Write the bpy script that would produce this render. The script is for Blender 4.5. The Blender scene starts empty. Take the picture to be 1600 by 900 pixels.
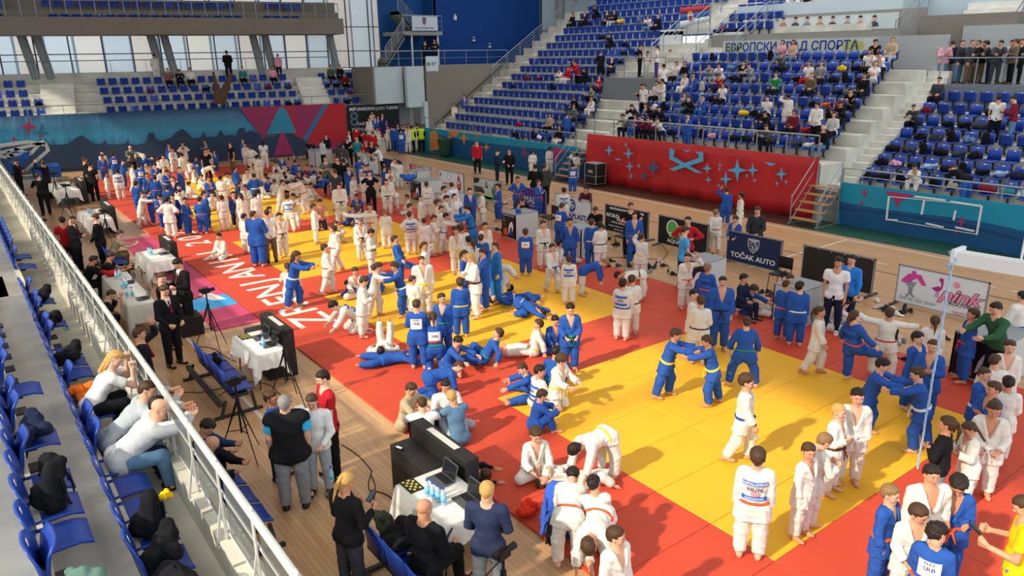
import bpy, bmesh, math, random, time
import numpy as np
from mathutils import Vector, Matrix
T00 = time.time()
random.seed(7); RS = np.random.RandomState(7)
SC = bpy.context.scene
COL = SC.collection
PI = math.pi

# ---------------------------------------------------------------- camera
H = 6.2                                   # eye height above the hall floor
FPX = 1160.0
def _n(v):
    v = np.asarray(v, float); return v / np.linalg.norm(v)
_A = _n([-110 - 800, -(100 - 450), -FPX]); _B = np.array([2430 - 800, -(60 - 450), -FPX])
_B = _n(_B - _A * (_A @ _B) / (_A @ _A)); _Z = np.cross(_B, _A)
RC = np.array([_B, _A, _Z])               # camera axes -> world axes
cam_d = bpy.data.cameras.new('camera'); cam = bpy.data.objects.new('camera', cam_d); COL.objects.link(cam)
cam_d.sensor_width = 36.0; cam_d.lens = FPX / 1600 * 36.0; cam_d.clip_end = 400; cam_d.clip_start = 0.05
mw = Matrix([[RC[i][j] for j in range(3)] + [0] for i in range(3)] + [[0, 0, 0, 1]])
mw.translation = Vector((0, 0, H)); cam.matrix_world = mw
SC.camera = cam

# ---------------------------------------------------------------- world, sun, added fill lights, exposure
w = bpy.data.worlds.new('world'); SC.world = w; w.use_nodes = True
bg = w.node_tree.nodes['Background']; bg.inputs[0].default_value = (0.80, 0.90, 1.0, 1); bg.inputs[1].default_value = 1.7
sd = bpy.data.lights.new('sun', 'SUN'); sd.energy = 4.7; sd.angle = math.radians(1.6); sd.color = (1.0, 0.90, 0.74)
so = bpy.data.objects.new('sun', sd); COL.objects.link(so)
so.rotation_euler = Vector((-0.815, -0.03, 0.575)).to_track_quat('Z', 'Y').to_euler()
def area(name, loc, sx, sy, power, col, rot=(0, 0, 0)):
    d = bpy.data.lights.new(name, 'AREA'); d.shape = 'RECTANGLE'; d.size = sx; d.size_y = sy; d.energy = power; d.color = col
    o = bpy.data.objects.new(name, d); COL.objects.link(o); o.location = loc; o.rotation_euler = rot
    return o
area('fill_light', (14, 22, 15.0), 20, 44, 1500, (1.0, 0.95, 0.88))  # added fill under the roof, lifts the dim interior over the mats
area('fill_light', (33, 22, 15.2), 8, 44, 2800, (0.95, 0.97, 1.0))  # added fill that brightens the right stand, no visible fixture
area('fill_light', (-2.5, 10, 8.6), 3, 36, 520, (1.0, 0.96, 0.9))  # added fill to brighten the concrete of the near left stand
SC.view_settings.view_transform = 'Standard'; SC.view_settings.look = 'None'
SC.view_settings.gamma = 1; SC.view_settings.use_curve_mapping = False
SC.view_settings.exposure = 0.08
try:
    SC.cycles.max_bounces = 5; SC.cycles.diffuse_bounces = 3; SC.cycles.glossy_bounces = 2; SC.cycles.transmission_bounces = 4
    SC.cycles.transparent_max_bounces = 6; SC.cycles.use_denoising = True; SC.cycles.caustics_reflective = False; SC.cycles.caustics_refractive = False
except Exception: pass

# ---------------------------------------------------------------- pixel -> place helpers
def ray(px, py): return RC @ np.array([px - 800, -(py - 450), -FPX])
def P(px, py, z=0.0):
    d = ray(px, py); t = (z - H) / d[2]; return Vector((d[0] * t, d[1] * t, z))
def onX(px, py, X):
    d = ray(px, py); t = X / d[0]; return Vector((X, d[1] * t, H + d[2] * t))
def onY(px, py, Y):
    d = ray(px, py); t = Y / d[1]; return Vector((d[0] * t, Y, H + d[2] * t))
def onPlane(px, py, p0, n):
    d = Vector(ray(px, py)); n = Vector(n); o = Vector((0, 0, H)); return o + d * ((Vector(p0) - o).dot(n) / d.dot(n))
def proj(p):
    c = RC.T @ (np.array(p, float) - np.array([0, 0, H])); return 800 + FPX * c[0] / -c[2], 450 - FPX * c[1] / -c[2]

# ---------------------------------------------------------------- materials
MATS = {}
def srgb(h):
    if isinstance(h, str):
        h = h.lstrip('#'); c = [int(h[i:i + 2], 16) / 255 for i in (0, 2, 4)]
    else: c = h
    return tuple(x / 12.92 if x <= 0.04045 else ((x + 0.055) / 1.055) ** 2.4 for x in c) + (1,)
def mat(name, col, rough=0.7, metal=0.0, noise=0.0, nscale=8.0, bump=0.0, bscale=60.0, spec=0.3, emit=None, alpha=None, stretch=(1, 1, 1)):
    if name in MATS: return MATS[name]
    m = bpy.data.materials.new(name); m.use_nodes = True; nt = m.node_tree; b = nt.nodes['Principled BSDF']
    c = srgb(col); b.inputs['Base Color'].default_value = c; b.inputs['Roughness'].default_value = rough
    b.inputs['Metallic'].default_value = metal; b.inputs['Specular IOR Level'].default_value = spec
    if noise or bump:
        tc = nt.nodes.new('ShaderNodeTexCoord'); mp = nt.nodes.new('ShaderNodeMapping'); mp.inputs['Scale'].default_value = stretch
        nt.links.new(tc.outputs['Object'], mp.inputs[0])
    if noise:
        n = nt.nodes.new('ShaderNodeTexNoise'); n.inputs['Scale'].default_value = nscale; n.inputs['Detail'].default_value = 4
        nt.links.new(mp.outputs[0], n.inputs['Vector'])
        r = nt.nodes.new('ShaderNodeMapRange'); r.inputs[1].default_value = 0.3; r.inputs[2].default_value = 0.7
        r.inputs[3].default_value = 1 - noise; r.inputs[4].default_value = 1 + noise * 0.5
        nt.links.new(n.outputs['Fac'], r.inputs[0])
        mx = nt.nodes.new('ShaderNodeMix'); mx.data_type = 'RGBA'; mx.blend_type = 'MULTIPLY'; mx.inputs[0].default_value = 1
        mx.inputs[6].default_value = c; nt.links.new(r.outputs[0], mx.inputs[7]); nt.links.new(mx.outputs[2], b.inputs['Base Color'])
    if bump:
        n2 = nt.nodes.new('ShaderNodeTexNoise'); n2.inputs['Scale'].default_value = bscale; n2.inputs['Detail'].default_value = 3
        nt.links.new(mp.outputs[0], n2.inputs['Vector'])
        bu = nt.nodes.new('ShaderNodeBump'); bu.inputs['Strength'].default_value = bump; bu.inputs['Distance'].default_value = 0.02
        nt.links.new(n2.outputs['Fac'], bu.inputs['Height']); nt.links.new(bu.outputs[0], b.inputs['Normal'])
    if emit:
        b.inputs['Emission Color'].default_value = srgb(emit[0]); b.inputs['Emission Strength'].default_value = emit[1]
    if alpha is not None:
        b.inputs['Alpha'].default_value = alpha
    MATS[name] = m; return m

# ---------------------------------------------------------------- object helpers
def tag(o, label=None, cat=None, group=None, kind=None):
    if label: o['label'] = label
    if cat: o['category'] = cat
    if group: o['group'] = group
    if kind: o['kind'] = kind
    return o
def empty(name, loc=(0, 0, 0), rz=0, label=None, cat=None, group=None):
    o = bpy.data.objects.new(name, None); COL.objects.link(o); o.location = loc; o.rotation_euler = (0, 0, rz); o.empty_display_size = 0.1
    return tag(o, label, cat, group)
def link(name, me, parent=None, m=None, loc=None, rot=None, scale=None):
    o = bpy.data.objects.new(name, me); COL.objects.link(o)
    if m is not None and hasattr(me, 'materials') and len(me.materials) == 0: me.materials.append(m)
    if parent is not None: o.parent = parent
    if loc is not None: o.location = loc
    if rot is not None: o.rotation_euler = rot
    if scale is not None: o.scale = scale if hasattr(scale, '__len__') else (scale,) * 3
    return o
class MB:
    """collects boxes, bars, tubes and prisms, then becomes one mesh"""
    def __init__(s): s.v = []; s.f = []; s.mi = []; s.m = 0
    def add(s, vs, fs):
        n = len(s.v); s.v += [tuple(v) for v in vs]; s.f += [tuple(i + n for i in f) for f in fs]; s.mi += [s.m] * len(fs); return s
    def hexa(s, a): return s.add(a, [(0, 3, 2, 1), (4, 5, 6, 7), (0, 1, 5, 4), (1, 2, 6, 5), (2, 3, 7, 6), (3, 0, 4, 7)])
    def box(s, x0, y0, z0, x1, y1, z1):
        return s.hexa([(x0, y0, z0), (x1, y0, z0), (x1, y1, z0), (x0, y1, z0), (x0, y0, z1), (x1, y0, z1), (x1, y1, z1), (x0, y1, z1)])
    def cbox(s, c, sx, sy, sz): return s.box(c[0] - sx / 2, c[1] - sy / 2, c[2] - sz / 2, c[0] + sx / 2, c[1] + sy / 2, c[2] + sz / 2)
    def bar(s, a, b, w, h=None, up=(0, 0, 1)):
        a = Vector(a); b = Vector(b); h = h or w; d = (b - a).normalized(); u = Vector(up)
        x = d.cross(u)
        if x.length < 1e-4: x = d.cross(Vector((1, 0, 0)))
        x.normalize(); y = x.cross(d); x *= w / 2; y *= h / 2
        return s.hexa([a - x - y, a + x - y, a + x + y, a - x + y, b - x - y, b + x - y, b + x + y, b - x + y])
    def tube(s, pts, r, n=8, closed=True):
        pts = [Vector(p) for p in pts]; vs = []; fs = []
        rr = r if hasattr(r, '__len__') else [r] * len(pts)
        ref = None
        for i, p in enumerate(pts):
            d = (pts[min(i + 1, len(pts) - 1)] - pts[max(i - 1, 0)]).normalized()
            if ref is None:
                ref = Vector((0, 0, 1)) if abs(d.z) < 0.9 else Vector((1, 0, 0))
            x = (ref - d * ref.dot(d)).normalized(); y = d.cross(x); ref = x
            for k in range(n):
                a = 2 * PI * k / n; vs.append(p + (x * math.cos(a) + y * math.sin(a)) * rr[i])
        for i in range(len(pts) - 1):
            for k in range(n):
                k2 = (k + 1) % n; fs.append((i * n + k, i * n + k2, (i + 1) * n + k2, (i + 1) * n + k))
        if closed: fs.append(tuple(range(n - 1, -1, -1))); fs.append(tuple((len(pts) - 1) * n + k for k in range(n)))
        return s.add(vs, fs)
    def lathe(s, prof, n=16, c=(0, 0, 0)):
        vs = []; fs = []
        for r, z in prof:
            for k in range(n):
                a = 2 * PI * k / n; vs.append((c[0] + r * math.cos(a), c[1] + r * math.sin(a), c[2] + z))
        for i in range(len(prof) - 1):
            for k in range(n):
                k2 = (k + 1) % n; fs.append((i * n + k, i * n + k2, (i + 1) * n + k2, (i + 1) * n + k))
        fs.append(tuple(range(n - 1, -1, -1))); fs.append(tuple((len(prof) - 1) * n + k for k in range(n)))
        return s.add(vs, fs)
    def prism(s, poly, o, u, v, th):
        """polygon (2d) in the frame o,u,v extruded by th along u x v"""
        o = Vector(o); u = Vector(u); v = Vector(v); nn = u.cross(v).normalized() * th; n = len(poly)
        a = [o + u * p[0] + v * p[1] for p in poly]
        return s.add(a + [p + nn for p in a], [tuple(range(n - 1, -1, -1)), tuple(range(n, 2 * n))] + [(i, (i + 1) % n, n + (i + 1) % n, n + i) for i in range(n)])
    def mesh(s, name, mats, smooth=False):
        me = bpy.data.meshes.new(name); me.from_pydata(s.v, [], s.f)
        for m in (mats if isinstance(mats, (list, tuple)) else [mats]): me.materials.append(m)
        if len(me.materials) > 1: me.polygons.foreach_set('material_index', s.mi)
        if smooth: me.polygons.foreach_set('use_smooth', [True] * len(me.polygons))
        me.update(); return me
    def build(s, name, mats, parent=None, smooth=False, **kw):
        return link(name, s.mesh(name, mats, smooth), parent, **kw)
def struct(name, mb, m, parent=None, **kw):
    o = mb.build(name, m, parent, **kw)
    if parent is None: o['kind'] = 'structure'
    return o
def softbox(name, x0, y0, z0, x1, y1, z1, m, r=0.02, seg=2, parent=None, **kw):
    me = bpy.data.meshes.new(name); bm = bmesh.new(); bmesh.ops.create_cube(bm, size=1)
    for v in bm.verts: v.co = Vector(((x0 + x1) / 2 + v.co.x * (x1 - x0), (y0 + y1) / 2 + v.co.y * (y1 - y0), (z0 + z1) / 2 + v.co.z * (z1 - z0)))
    bmesh.ops.bevel(bm, geom=bm.edges[:], offset=r, segments=seg, affect='EDGES', profile=0.5)
    for f in bm.faces: f.smooth = True
    bm.to_mesh(me); bm.free(); me.materials.append(m)
    return link(name, me, parent, **kw)
def copy_tree(o, parent=None, loc=None, rz=None, label=None, group=None):
    c = o.copy(); COL.objects.link(c); c.parent = parent
    if loc is not None: c.location = loc
    if rz is not None: c.rotation_euler = (0, 0, rz)
    if label: c['label'] = label
    if group: c['group'] = group
    for ch in o.children: copy_tree(ch, c)
    return c
FONT_CACHE = {}
def text(name, s, o, u, v, h, m, parent=None, align='CENTER', wscale=1.0, depth=0.002, bold=0.0, shear=0.0):
    """flat lettering: o = anchor, u = reading direction, v = up, h = letter height"""
    cu = bpy.data.curves.new(name, 'FONT'); cu.body = s; cu.align_x = align; cu.align_y = 'CENTER'; cu.size = h * 1.38; cu.extrude = depth
    cu.resolution_u = 3; cu.offset = bold; cu.shear = shear; cu.materials.append(m)
    u = Vector(u).normalized(); v = Vector(v).normalized(); n = u.cross(v)
    ob = bpy.data.objects.new(name, cu); COL.objects.link(ob)
    if parent is not None: ob.parent = parent
    M4 = Matrix(((u.x * wscale, v.x, n.x, o[0]), (u.y * wscale, v.y, n.y, o[1]), (u.z * wscale, v.z, n.z, o[2]), (0, 0, 0, 1)))
    ob.matrix_basis = M4
    return ob
# ================================================================ the hall
def wood_mat(name, c1, c2, along='Y', plank=.075, gloss=.28):
    m = bpy.data.materials.new(name); m.use_nodes = True; nt = m.node_tree; b = nt.nodes['Principled BSDF']; L = nt.links.new
    tc = nt.nodes.new('ShaderNodeTexCoord'); mp = nt.nodes.new('ShaderNodeMapping'); L(tc.outputs['Object'], mp.inputs[0]); mp.inputs['Rotation'].default_value = (0, 0, PI / 2)
    br = nt.nodes.new('ShaderNodeTexBrick'); br.inputs['Scale'].default_value = 1.0; br.inputs['Brick Width'].default_value = 1.3; br.inputs['Row Height'].default_value = plank
    br.inputs['Mortar Size'].default_value = .0018; br.inputs['Color1'].default_value = srgb(c1); br.inputs['Color2'].default_value = srgb(c2); br.inputs['Mortar'].default_value = srgb('#7d6142'); br.offset = .37
    L(mp.outputs[0], br.inputs['Vector'])
    n = nt.nodes.new('ShaderNodeTexNoise'); n.inputs['Scale'].default_value = 3; n.inputs['Detail'].default_value = 5; mp2 = nt.nodes.new('ShaderNodeMapping'); mp2.inputs['Scale'].default_value = (6, .5, 1); L(tc.outputs['Object'], mp2.inputs[0]); L(mp2.outputs[0], n.inputs['Vector'])
    r = nt.nodes.new('ShaderNodeMapRange'); r.inputs[3].default_value = .84; r.inputs[4].default_value = 1.12; L(n.outputs['Fac'], r.inputs[0])
    mx = nt.nodes.new('ShaderNodeMix'); mx.data_type = 'RGBA'; mx.blend_type = 'MULTIPLY'; mx.inputs[0].default_value = 1; L(br.outputs['Color'], mx.inputs[6]); L(r.outputs[0], mx.inputs[7]); L(mx.outputs[2], b.inputs['Base Color'])
    b.inputs['Roughness'].default_value = gloss; b.inputs['Specular IOR Level'].default_value = .4
    return m
M_floor = wood_mat('gym_floor_wood', '#cfa67a', '#c09468')
M_conc = mat('stand_concrete', '#cfcdc0', .85, noise=.22, nscale=1.3, bump=.1, bscale=20)
M_concn = mat('stand_concrete_near', '#cdc8b8', .8, noise=.30, nscale=1.1, bump=.12, bscale=14)
M_grey = mat('grey_plaster', '#8f8d86', .85, noise=.08, nscale=.6)
M_taupe = mat('taupe_plaster', '#827b70', .85, noise=.06, nscale=.6)
M_pale = mat('pale_panel', '#b9c8cc', .6, noise=.05, nscale=.8)
M_blue = mat('blue_wall', '#0d3f86', .8, noise=.08, nscale=.9)
M_steel = mat('steel', '#9aa2a8', .4, metal=.6)
M_white = mat('white_paint', '#dcdfdc', .5)
M_line = mat('court_line_white', '#d8d2c4', .5)
M_lineb = mat('court_line_black', '#2b2825', .5)
M_glass = mat('window_glass', '#cfe2ea', .08, alpha=.18, spec=.5)
M_mull = mat('window_frame_dark', '#3f5263', .5)
M_black = mat('black_plastic', '#141416', .5)
M_seat = mat('seat_blue', '#1741a0', .42, noise=.10, nscale=3, spec=.45)
M_seatp = mat('seat_pan_blue', '#123a94', .45, noise=.08, nscale=3, spec=.45)
M_plate = mat('seat_number_plate', '#d9dde0', .5)
M_dgrey = mat('dark_grey_metal', '#3c3a38', .55, metal=.3)

mb = MB(); mb.box(-10, -6, -.3, 60, 62, 0); floor = struct('floor', mb, M_floor)
# run-off strip along the right-hand podium
mb = MB(); mb.box(24.3, 2, 0, 26.3, 15.8, .004); mb.box(24.3, 30, 0, 26.3, 46, .004); struct('trim_1', mb, mat('green_runoff', '#24503f', .4, noise=.12, nscale=1))
mb = MB(); mb.box(24.3, 15.8, 0, 26.3, 30, .004); struct('trim_2', mb, mat('brown_runoff', '#4c3527', .4, noise=.2, nscale=1))
mb = MB()
mb.box(23.9, 2, 0, 23.96, 46, .003); mb.box(3.55, 2, 0, 3.61, 40, .003); mb.box(17.4, 31.2, 0, 23.9, 31.26, .003); mb.box(18.5, 12.9, 0, 23.9, 12.96, .003)
for i in range(24): mb.box(21.9, 3 + i * .75, 0, 21.95, 3.4 + i * .75, .003)
def arc(mb, cx_, cy_, r, a0, a1, w=.05, n=40, z=.003):
    for i in range(n):
        a = a0 + (a1 - a0) * i / n; b = a0 + (a1 - a0) * (i + 1) / n
        q = [(cx_ + (r + s * w / 2) * math.cos(t), cy_ + (r + s * w / 2) * math.sin(t)) for s, t in ((-1, a), (1, a), (1, b), (-1, b))]
        mb.hexa([(x, y, 0) for x, y in q] + [(x, y, z) for x, y in q])
arc(mb, 20.5, 25, 1.8, 0, 2 * PI); arc(mb, 24, 42, 5, PI * .6, PI * 1.4)
struct('trim_3', mb, M_line)
mb = MB(); mb.box(21.0, 2, 0, 21.05, 30, .0035); mb.box(16.8, 14.2, 0, 21, 14.25, .0035); arc(mb, 21, 24, 3.6, PI * .5, PI * 1.5, z=.0035); mb.box(16.5, 18.4, 0, 20, 18.45, .0035)
struct('trim_4', mb, M_lineb)

# ---------------------------------------------------------------- judo mats, one tatami = 2 x 1 m
def tat_mat(n, c): return mat(n, c, .62, noise=.05, nscale=.9, bump=.12, bscale=90, spec=.25)
MR = tat_mat('tatami_red', '#c94a32'); MY = tat_mat('tatami_yellow', '#edb02a')
me_t = {}
for nm, m in (('r', MR), ('y', MY)):
    bm = bmesh.new(); bmesh.ops.create_cube(bm, size=1)
    for v in bm.verts: v.co = Vector((v.co.x * 1.994, v.co.y * .994, v.co.z * .04))
    bmesh.ops.bevel(bm, geom=[e for e in bm.edges if e.verts[0].co.z > 0 and e.verts[1].co.z > 0], offset=.006, segments=1, affect='EDGES')
    me = bpy.data.meshes.new('tatami_mat'); bm.to_mesh(me); bm.free(); me.materials.append(m); me_t[nm] = me
mats_root = empty('judo_mat_field', (10.35, 24, 0), 0, 'red and yellow foam judo mats laid edge to edge across the hall floor', 'mat')
X0, Y0 = 5.35, 1.4
def yellow_at(x, y):
    if not (7.35 < x < 13.35): return False
    for y0 in (4.4, 12.45, 20.45, 28.45, 36.45):
        if y0 < y < y0 + 6: return True
    return False
for i in range(5):
    for j in range(45):
        x = X0 + 1 + 2 * i; y = 1.4 + .5 + j
        nm = 'y' if yellow_at(x, y) else 'r'
        link('tatami_mat', me_t[nm], mats_root, loc=(x - 10.35, y - 24, .02))
# lettering printed on the red edge
M_wl = mat('mat_lettering_white', '#e9dfd6', .6)
y = 16.8
for k, ch in enumerate('ZRENJANIN 2025'):
    if ch != ' ': text('lettering', ch, (6.38 - 10.35, y + 1.02 * k - 24, .0405), (0, 1, 0), (-1, 0, 0), .95 if k < 9 else .85, M_wl, mats_root, wscale=1.15, bold=.012)
pm = MB(); pm.box(4.25, 17.6, 0, 5.32, 29.4, .03); o = pm.build('printed_mat', mat('mat_pink', '#c8486e', .6, noise=.12, nscale=1)); tag(o, 'pink printed mat strip with blue band lying left of the white ZRENJANIN lettering', 'mat')
a = MB(); a.box(4.25, 19.3, .03, 5.32, 20.4, .032); a.build('blue_band', mat('mat_blue', '#3ba0dc', .6), o)
a = MB()
for yy in (21, 22.3, 23.9, 25.2): a.prism([(0, 0), (.5, .1), (.75, .55), (.3, .45)], (4.5, yy, .03), (0, 1, 0), (-1, 0, 0), -.003 * -1)
a.prism([(0, 0), (.9, .2), (.9, .5), (.1, .35)], (5.2, 19.9, .032), (0, 1, 0), (-1, 0, 0), .002)
a.build('printed_letter', M_wl, o)

# ---------------------------------------------------------------- seats
def seat_back_mesh(wd=.46, h=.40):
    vs = []; fs = []; n = 6
    for i in range(n + 1):
        u = -1 + 2 * i / n; x = u * wd / 2; d = .035 * u * u
        for (z, yy) in ((0, 0), (h * .55, -.03), (h * (1 - .10 * u ** 4), -.075)):
            vs += [(x, yy + d, z), (x, yy + d - .022, z)]
    for i in range(n):
        a = 6 * i; b = a + 6
        for k in (0, 2):
            fs += [(a + k, b + k, b + k + 2, a + k + 2), (a + k + 1, a + k + 3, b + k + 3, b + k + 1)]
        fs += [(a, a + 1, b + 1, b), (a + 4, b + 4, b + 5, a + 5)]
    fs += [(0, 2, 3, 1), (2, 4, 5, 3), (6 * n, 6 * n + 1, 6 * n + 3, 6 * n + 2), (6 * n + 2, 6 * n + 3, 6 * n + 5, 6 * n + 4)]
    mb = MB(); mb.add(vs, fs); return mb.mesh('backrest', M_seat, True)
def seat_pan_mesh(wd=.45, dp=.40):
    vs = []; n = 6; m_ = 4; fs = []
    for i in range(n + 1):
        u = -1 + 2 * i / n
        for j in range(m_ + 1):
            v = j / m_; z = .03 * u * u - .03 * (v > .9) + .008 * math.sin(v * 3); vs.append((u * wd / 2 * (1 - .06 * v), v * dp, z))
    k = len(vs); vs += [(x, y, z - .028) for x, y, z in vs]; idx = lambda i, j: i * (m_ + 1) + j
    for i in range(n):
        for j in range(m_): fs += [(idx(i, j), idx(i + 1, j), idx(i + 1, j + 1), idx(i, j + 1)), (k + idx(i, j), k + idx(i, j + 1), k + idx(i + 1, j + 1), k + idx(i + 1, j))]
    for j in range(m_): fs += [(idx(0, j), idx(0, j + 1), k + idx(0, j + 1), k + idx(0, j)), (idx(n, j), k + idx(n, j), k + idx(n, j + 1), idx(n, j + 1))]
    for i in range(n): fs += [(idx(i, 0), k + idx(i, 0), k + idx(i + 1, 0), idx(i + 1, 0)), (idx(i, m_), idx(i + 1, m_), k + idx(i + 1, m_), k + idx(i, m_))]
    mb = MB(); mb.add(vs, fs); return mb.mesh('seat_pan', M_seatp, True)
ME_BACK, ME_PAN = seat_back_mesh(), seat_pan_mesh()
mb = MB(); mb.box(-.03, -.02, .1, .03, .04, .42); mb.box(-.10, -.03, .36, .10, .20, .39); mb.bar((0, .0, .12), (0, -.18, .06), .05); ME_BR = mb.mesh('bracket', M_dgrey)
mb = MB(); mb.box(-.035, .0, 0, .035, .004, .045); ME_PL = mb.mesh('number_plate', M_plate)
SEATS = []          # (x, y, z floor, facing angle, open?, label, group)
def seat_rot(ang): return ang - PI / 2
def seat_place(x, y, z, ang, opened, label, group):
    o = empty('stadium_seat', (x, y, z), seat_rot(ang), label, 'seat', group)
    link('backrest', ME_BACK, o, loc=(0, 0, .44))
    p = link('seat_pan', ME_PAN, o, loc=(0, .02, .42), rot=(0 if opened else math.radians(78), 0, 0))
    link('bracket', ME_BR, o); link('number_plate', ME_PL, o, loc=(0, -.045, .78), rot=(math.radians(12), 0, 0))
    return o
def add_seat(x, y, z, ang, label, group, popen=.3): SEATS.append((x, y, z, ang, random.random() < popen, label, group))

# ---------------------------------------------------------------- stand on the right
def tier(name, x0, x1, z, y0, y1, zb, m=M_conc): mb = MB(); mb.box(x0, y0, zb, x1, y1, z); return struct(name, mb, m)
ORD = ['front', 'second', 'third', 'fourth', 'fifth', 'sixth', 'seventh', 'eighth', 'ninth', 'tenth', 'eleventh', 'twelfth', 'thirteenth', 'fourteenth', 'fifteenth', 'sixteenth', 'seventeenth']
BLK = {}
def block(tagname, nrow, y0f, y1f, zt0, rise, xb0, dx, label, skip=None, pitch=.6, x_front=26.2, popen=.3):
    BLK[tagname] = (zt0, rise, xb0, dx)
    for k in range(nrow):
        y0, y1 = y0f(k), y1f(k); z = zt0 + rise * k; xb = xb0 + dx * k
        xs = x_front if k == 0 else xb - dx + .12
        n = int((y1 - y0) / pitch)
        for i in range(n):
            yy = y1 - (i + .5) * pitch
            if skip and skip(k, yy): continue
            add_seat(xb, yy, z, PI, f'blue seat, {ORD[k]} row of the {label}', f'blue seats, {ORD[k]} row of the {label}', popen)
A_y1 = lambda k: 44.6 if k < 4 else 43.4
A_y0 = lambda k: [31.6, 31.6, 31.8, 32, 32.4, 33, 33.6, 33.8][k] if k < 8 else 33.2 - (k - 8) * .35
block('A', 17, A_y0, A_y1, 1.05, .51, 27.7, .8, 'far right block', popen=.04)
for k in range(17): tier('wall_tier', 26.25 if k == 0 else 27.7 + .8 * (k - 1) + .12, 27.82 + .8 * k, 1.05 + .51 * k, 28.3 if k < 14 else 22, 46.2, 0 if k < 2 else .5)
B_y0 = lambda k: 15.9 + .12 * k; B_y1 = lambda k: 27.6 + .08 * k
block('B', 8, B_y0, B_y1, 2.0, .475, 27.9, .8, 'middle right block', popen=.45)
for k in range(8): tier('wall_tier', 26.25 if k == 0 else 27.9 + .8 * (k - 1) + .12, 28.02 + .8 * k, 2.0 + .475 * k, 15.6, 28.3, 0 if k < 2 else .8)
C_y1 = lambda k: 14.95 + .02 * k
block('C', 7, lambda k: 4.5, C_y1, 1.0, .45, 28.3, .82, 'near right block', popen=.5)
for k in range(7): tier('wall_tier', 26.25 if k == 0 else 28.3 + .82 * (k - 1) + .12, 28.42 + .82 * k, 1.0 + .45 * k, 2.0, 15.6, 0 if k < 2 else .6)
# small block right of the flag
block('D', 6, lambda k: 24.6, lambda k: 28.6, 6.9, .51, 36.2, .8, 'small block beside the flag', popen=.1)
for k in range(6): tier('wall_tier', 35.5 if k == 0 else 36.2 + .8 * (k - 1) + .12, 36.32 + .8 * k, 6.9 + .51 * k, 20, 29, 5)
block('E', 9, lambda k: 28.9 + .0 * k, lambda k: 31.9, 3.9, .48, 31.2, .8, 'strip between the platform and the stairs', popen=.3, skip=lambda k, y: k < 3 or k > 6 or True)
# pale steps in the aisles: half-height steps, each its own piece
M_step = mat('step_concrete', '#dbd9ce', .85, noise=.15, nscale=1.5)
def steps(y0, y1, x0, z0, n, dx, dz, label, zb=0.0):
    r = empty('aisle_steps', (x0, (y0 + y1) / 2, z0), 0, label, 'stairs'); ya = (y1 - y0) / 2
    for i in range(n):
        mb = MB(); mb.box(dx * i, -ya, -.6 if i else -z0 + zb, dx * (i + 1) + .05, ya, dz * (i + 1)); mb.build('step', M_step, r)
    return r
steps(14.98, 15.85, 26.9, .75, 19, .41, .2375, 'pale concrete steps rising between the middle and near blocks')
steps(44.7, 45.9, 26.7, .6, 27, .42, .255, 'pale concrete steps climbing past the taupe wall with sloping handrail')
steps(28.0, 29.2, 26.7, 1.0, 12, .42, .27, 'pale concrete steps leading up to the railed platform')
steps(29.4, 31.0, 33.8, 5.1, 14, .42, .27, 'pale upper steps climbing left of the flag')
steps(26.9, 28.3, 33.8, 5.6, 14, .42, .27, 'pale upper steps climbing right of the flag')

# podium front walls and murals
def star4(c, r, k=.16, rot=0):
    out = []
    for i in range(16):
        a = PI / 8 * i; rr = r * (1, .40, .30, .40)[i % 4]; out.append((c[0] + rr * math.sin(a + rot) * .85, c[1] + rr * math.cos(a + rot)))
    return out
def decal(parent, name, poly, m, X=None, plane=None, off=.0, th=.006):
    """flat print: polygon given on the picture, laid on the wall plane it is printed on"""
    pts = [onX(x, y, X) if plane is None else onPlane(x, y, *plane) for x, y in poly]
    n = Vector((-1, 0, 0)) if plane is None else Vector(plane[1]).normalized() * (-1 if Vector(plane[1]).dot(Vector(plane[0]) - Vector((0, 0, H))) > 0 else 1)
    mb = MB(); k = len(pts); inv = parent.matrix_world.inverted() if parent else Matrix()
    a = [p + n * off for p in pts]; b = [p + n * (off + th) for p in pts]
    if parent is not None:
        pw = Vector(parent.location); rz = -parent.rotation_euler.z; R_ = Matrix.Rotation(rz, 3, 'Z'); a = [R_ @ (p - pw) for p in a]; b = [R_ @ (p - pw) for p in b]
    mb.add(a + b, [tuple(range(k)), tuple(range(2 * k - 1, k - 1, -1))] + [(i, k + i, k + (i + 1) % k, (i + 1) % k) for i in range(k)])
    return mb.build(name, m, parent)
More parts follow.
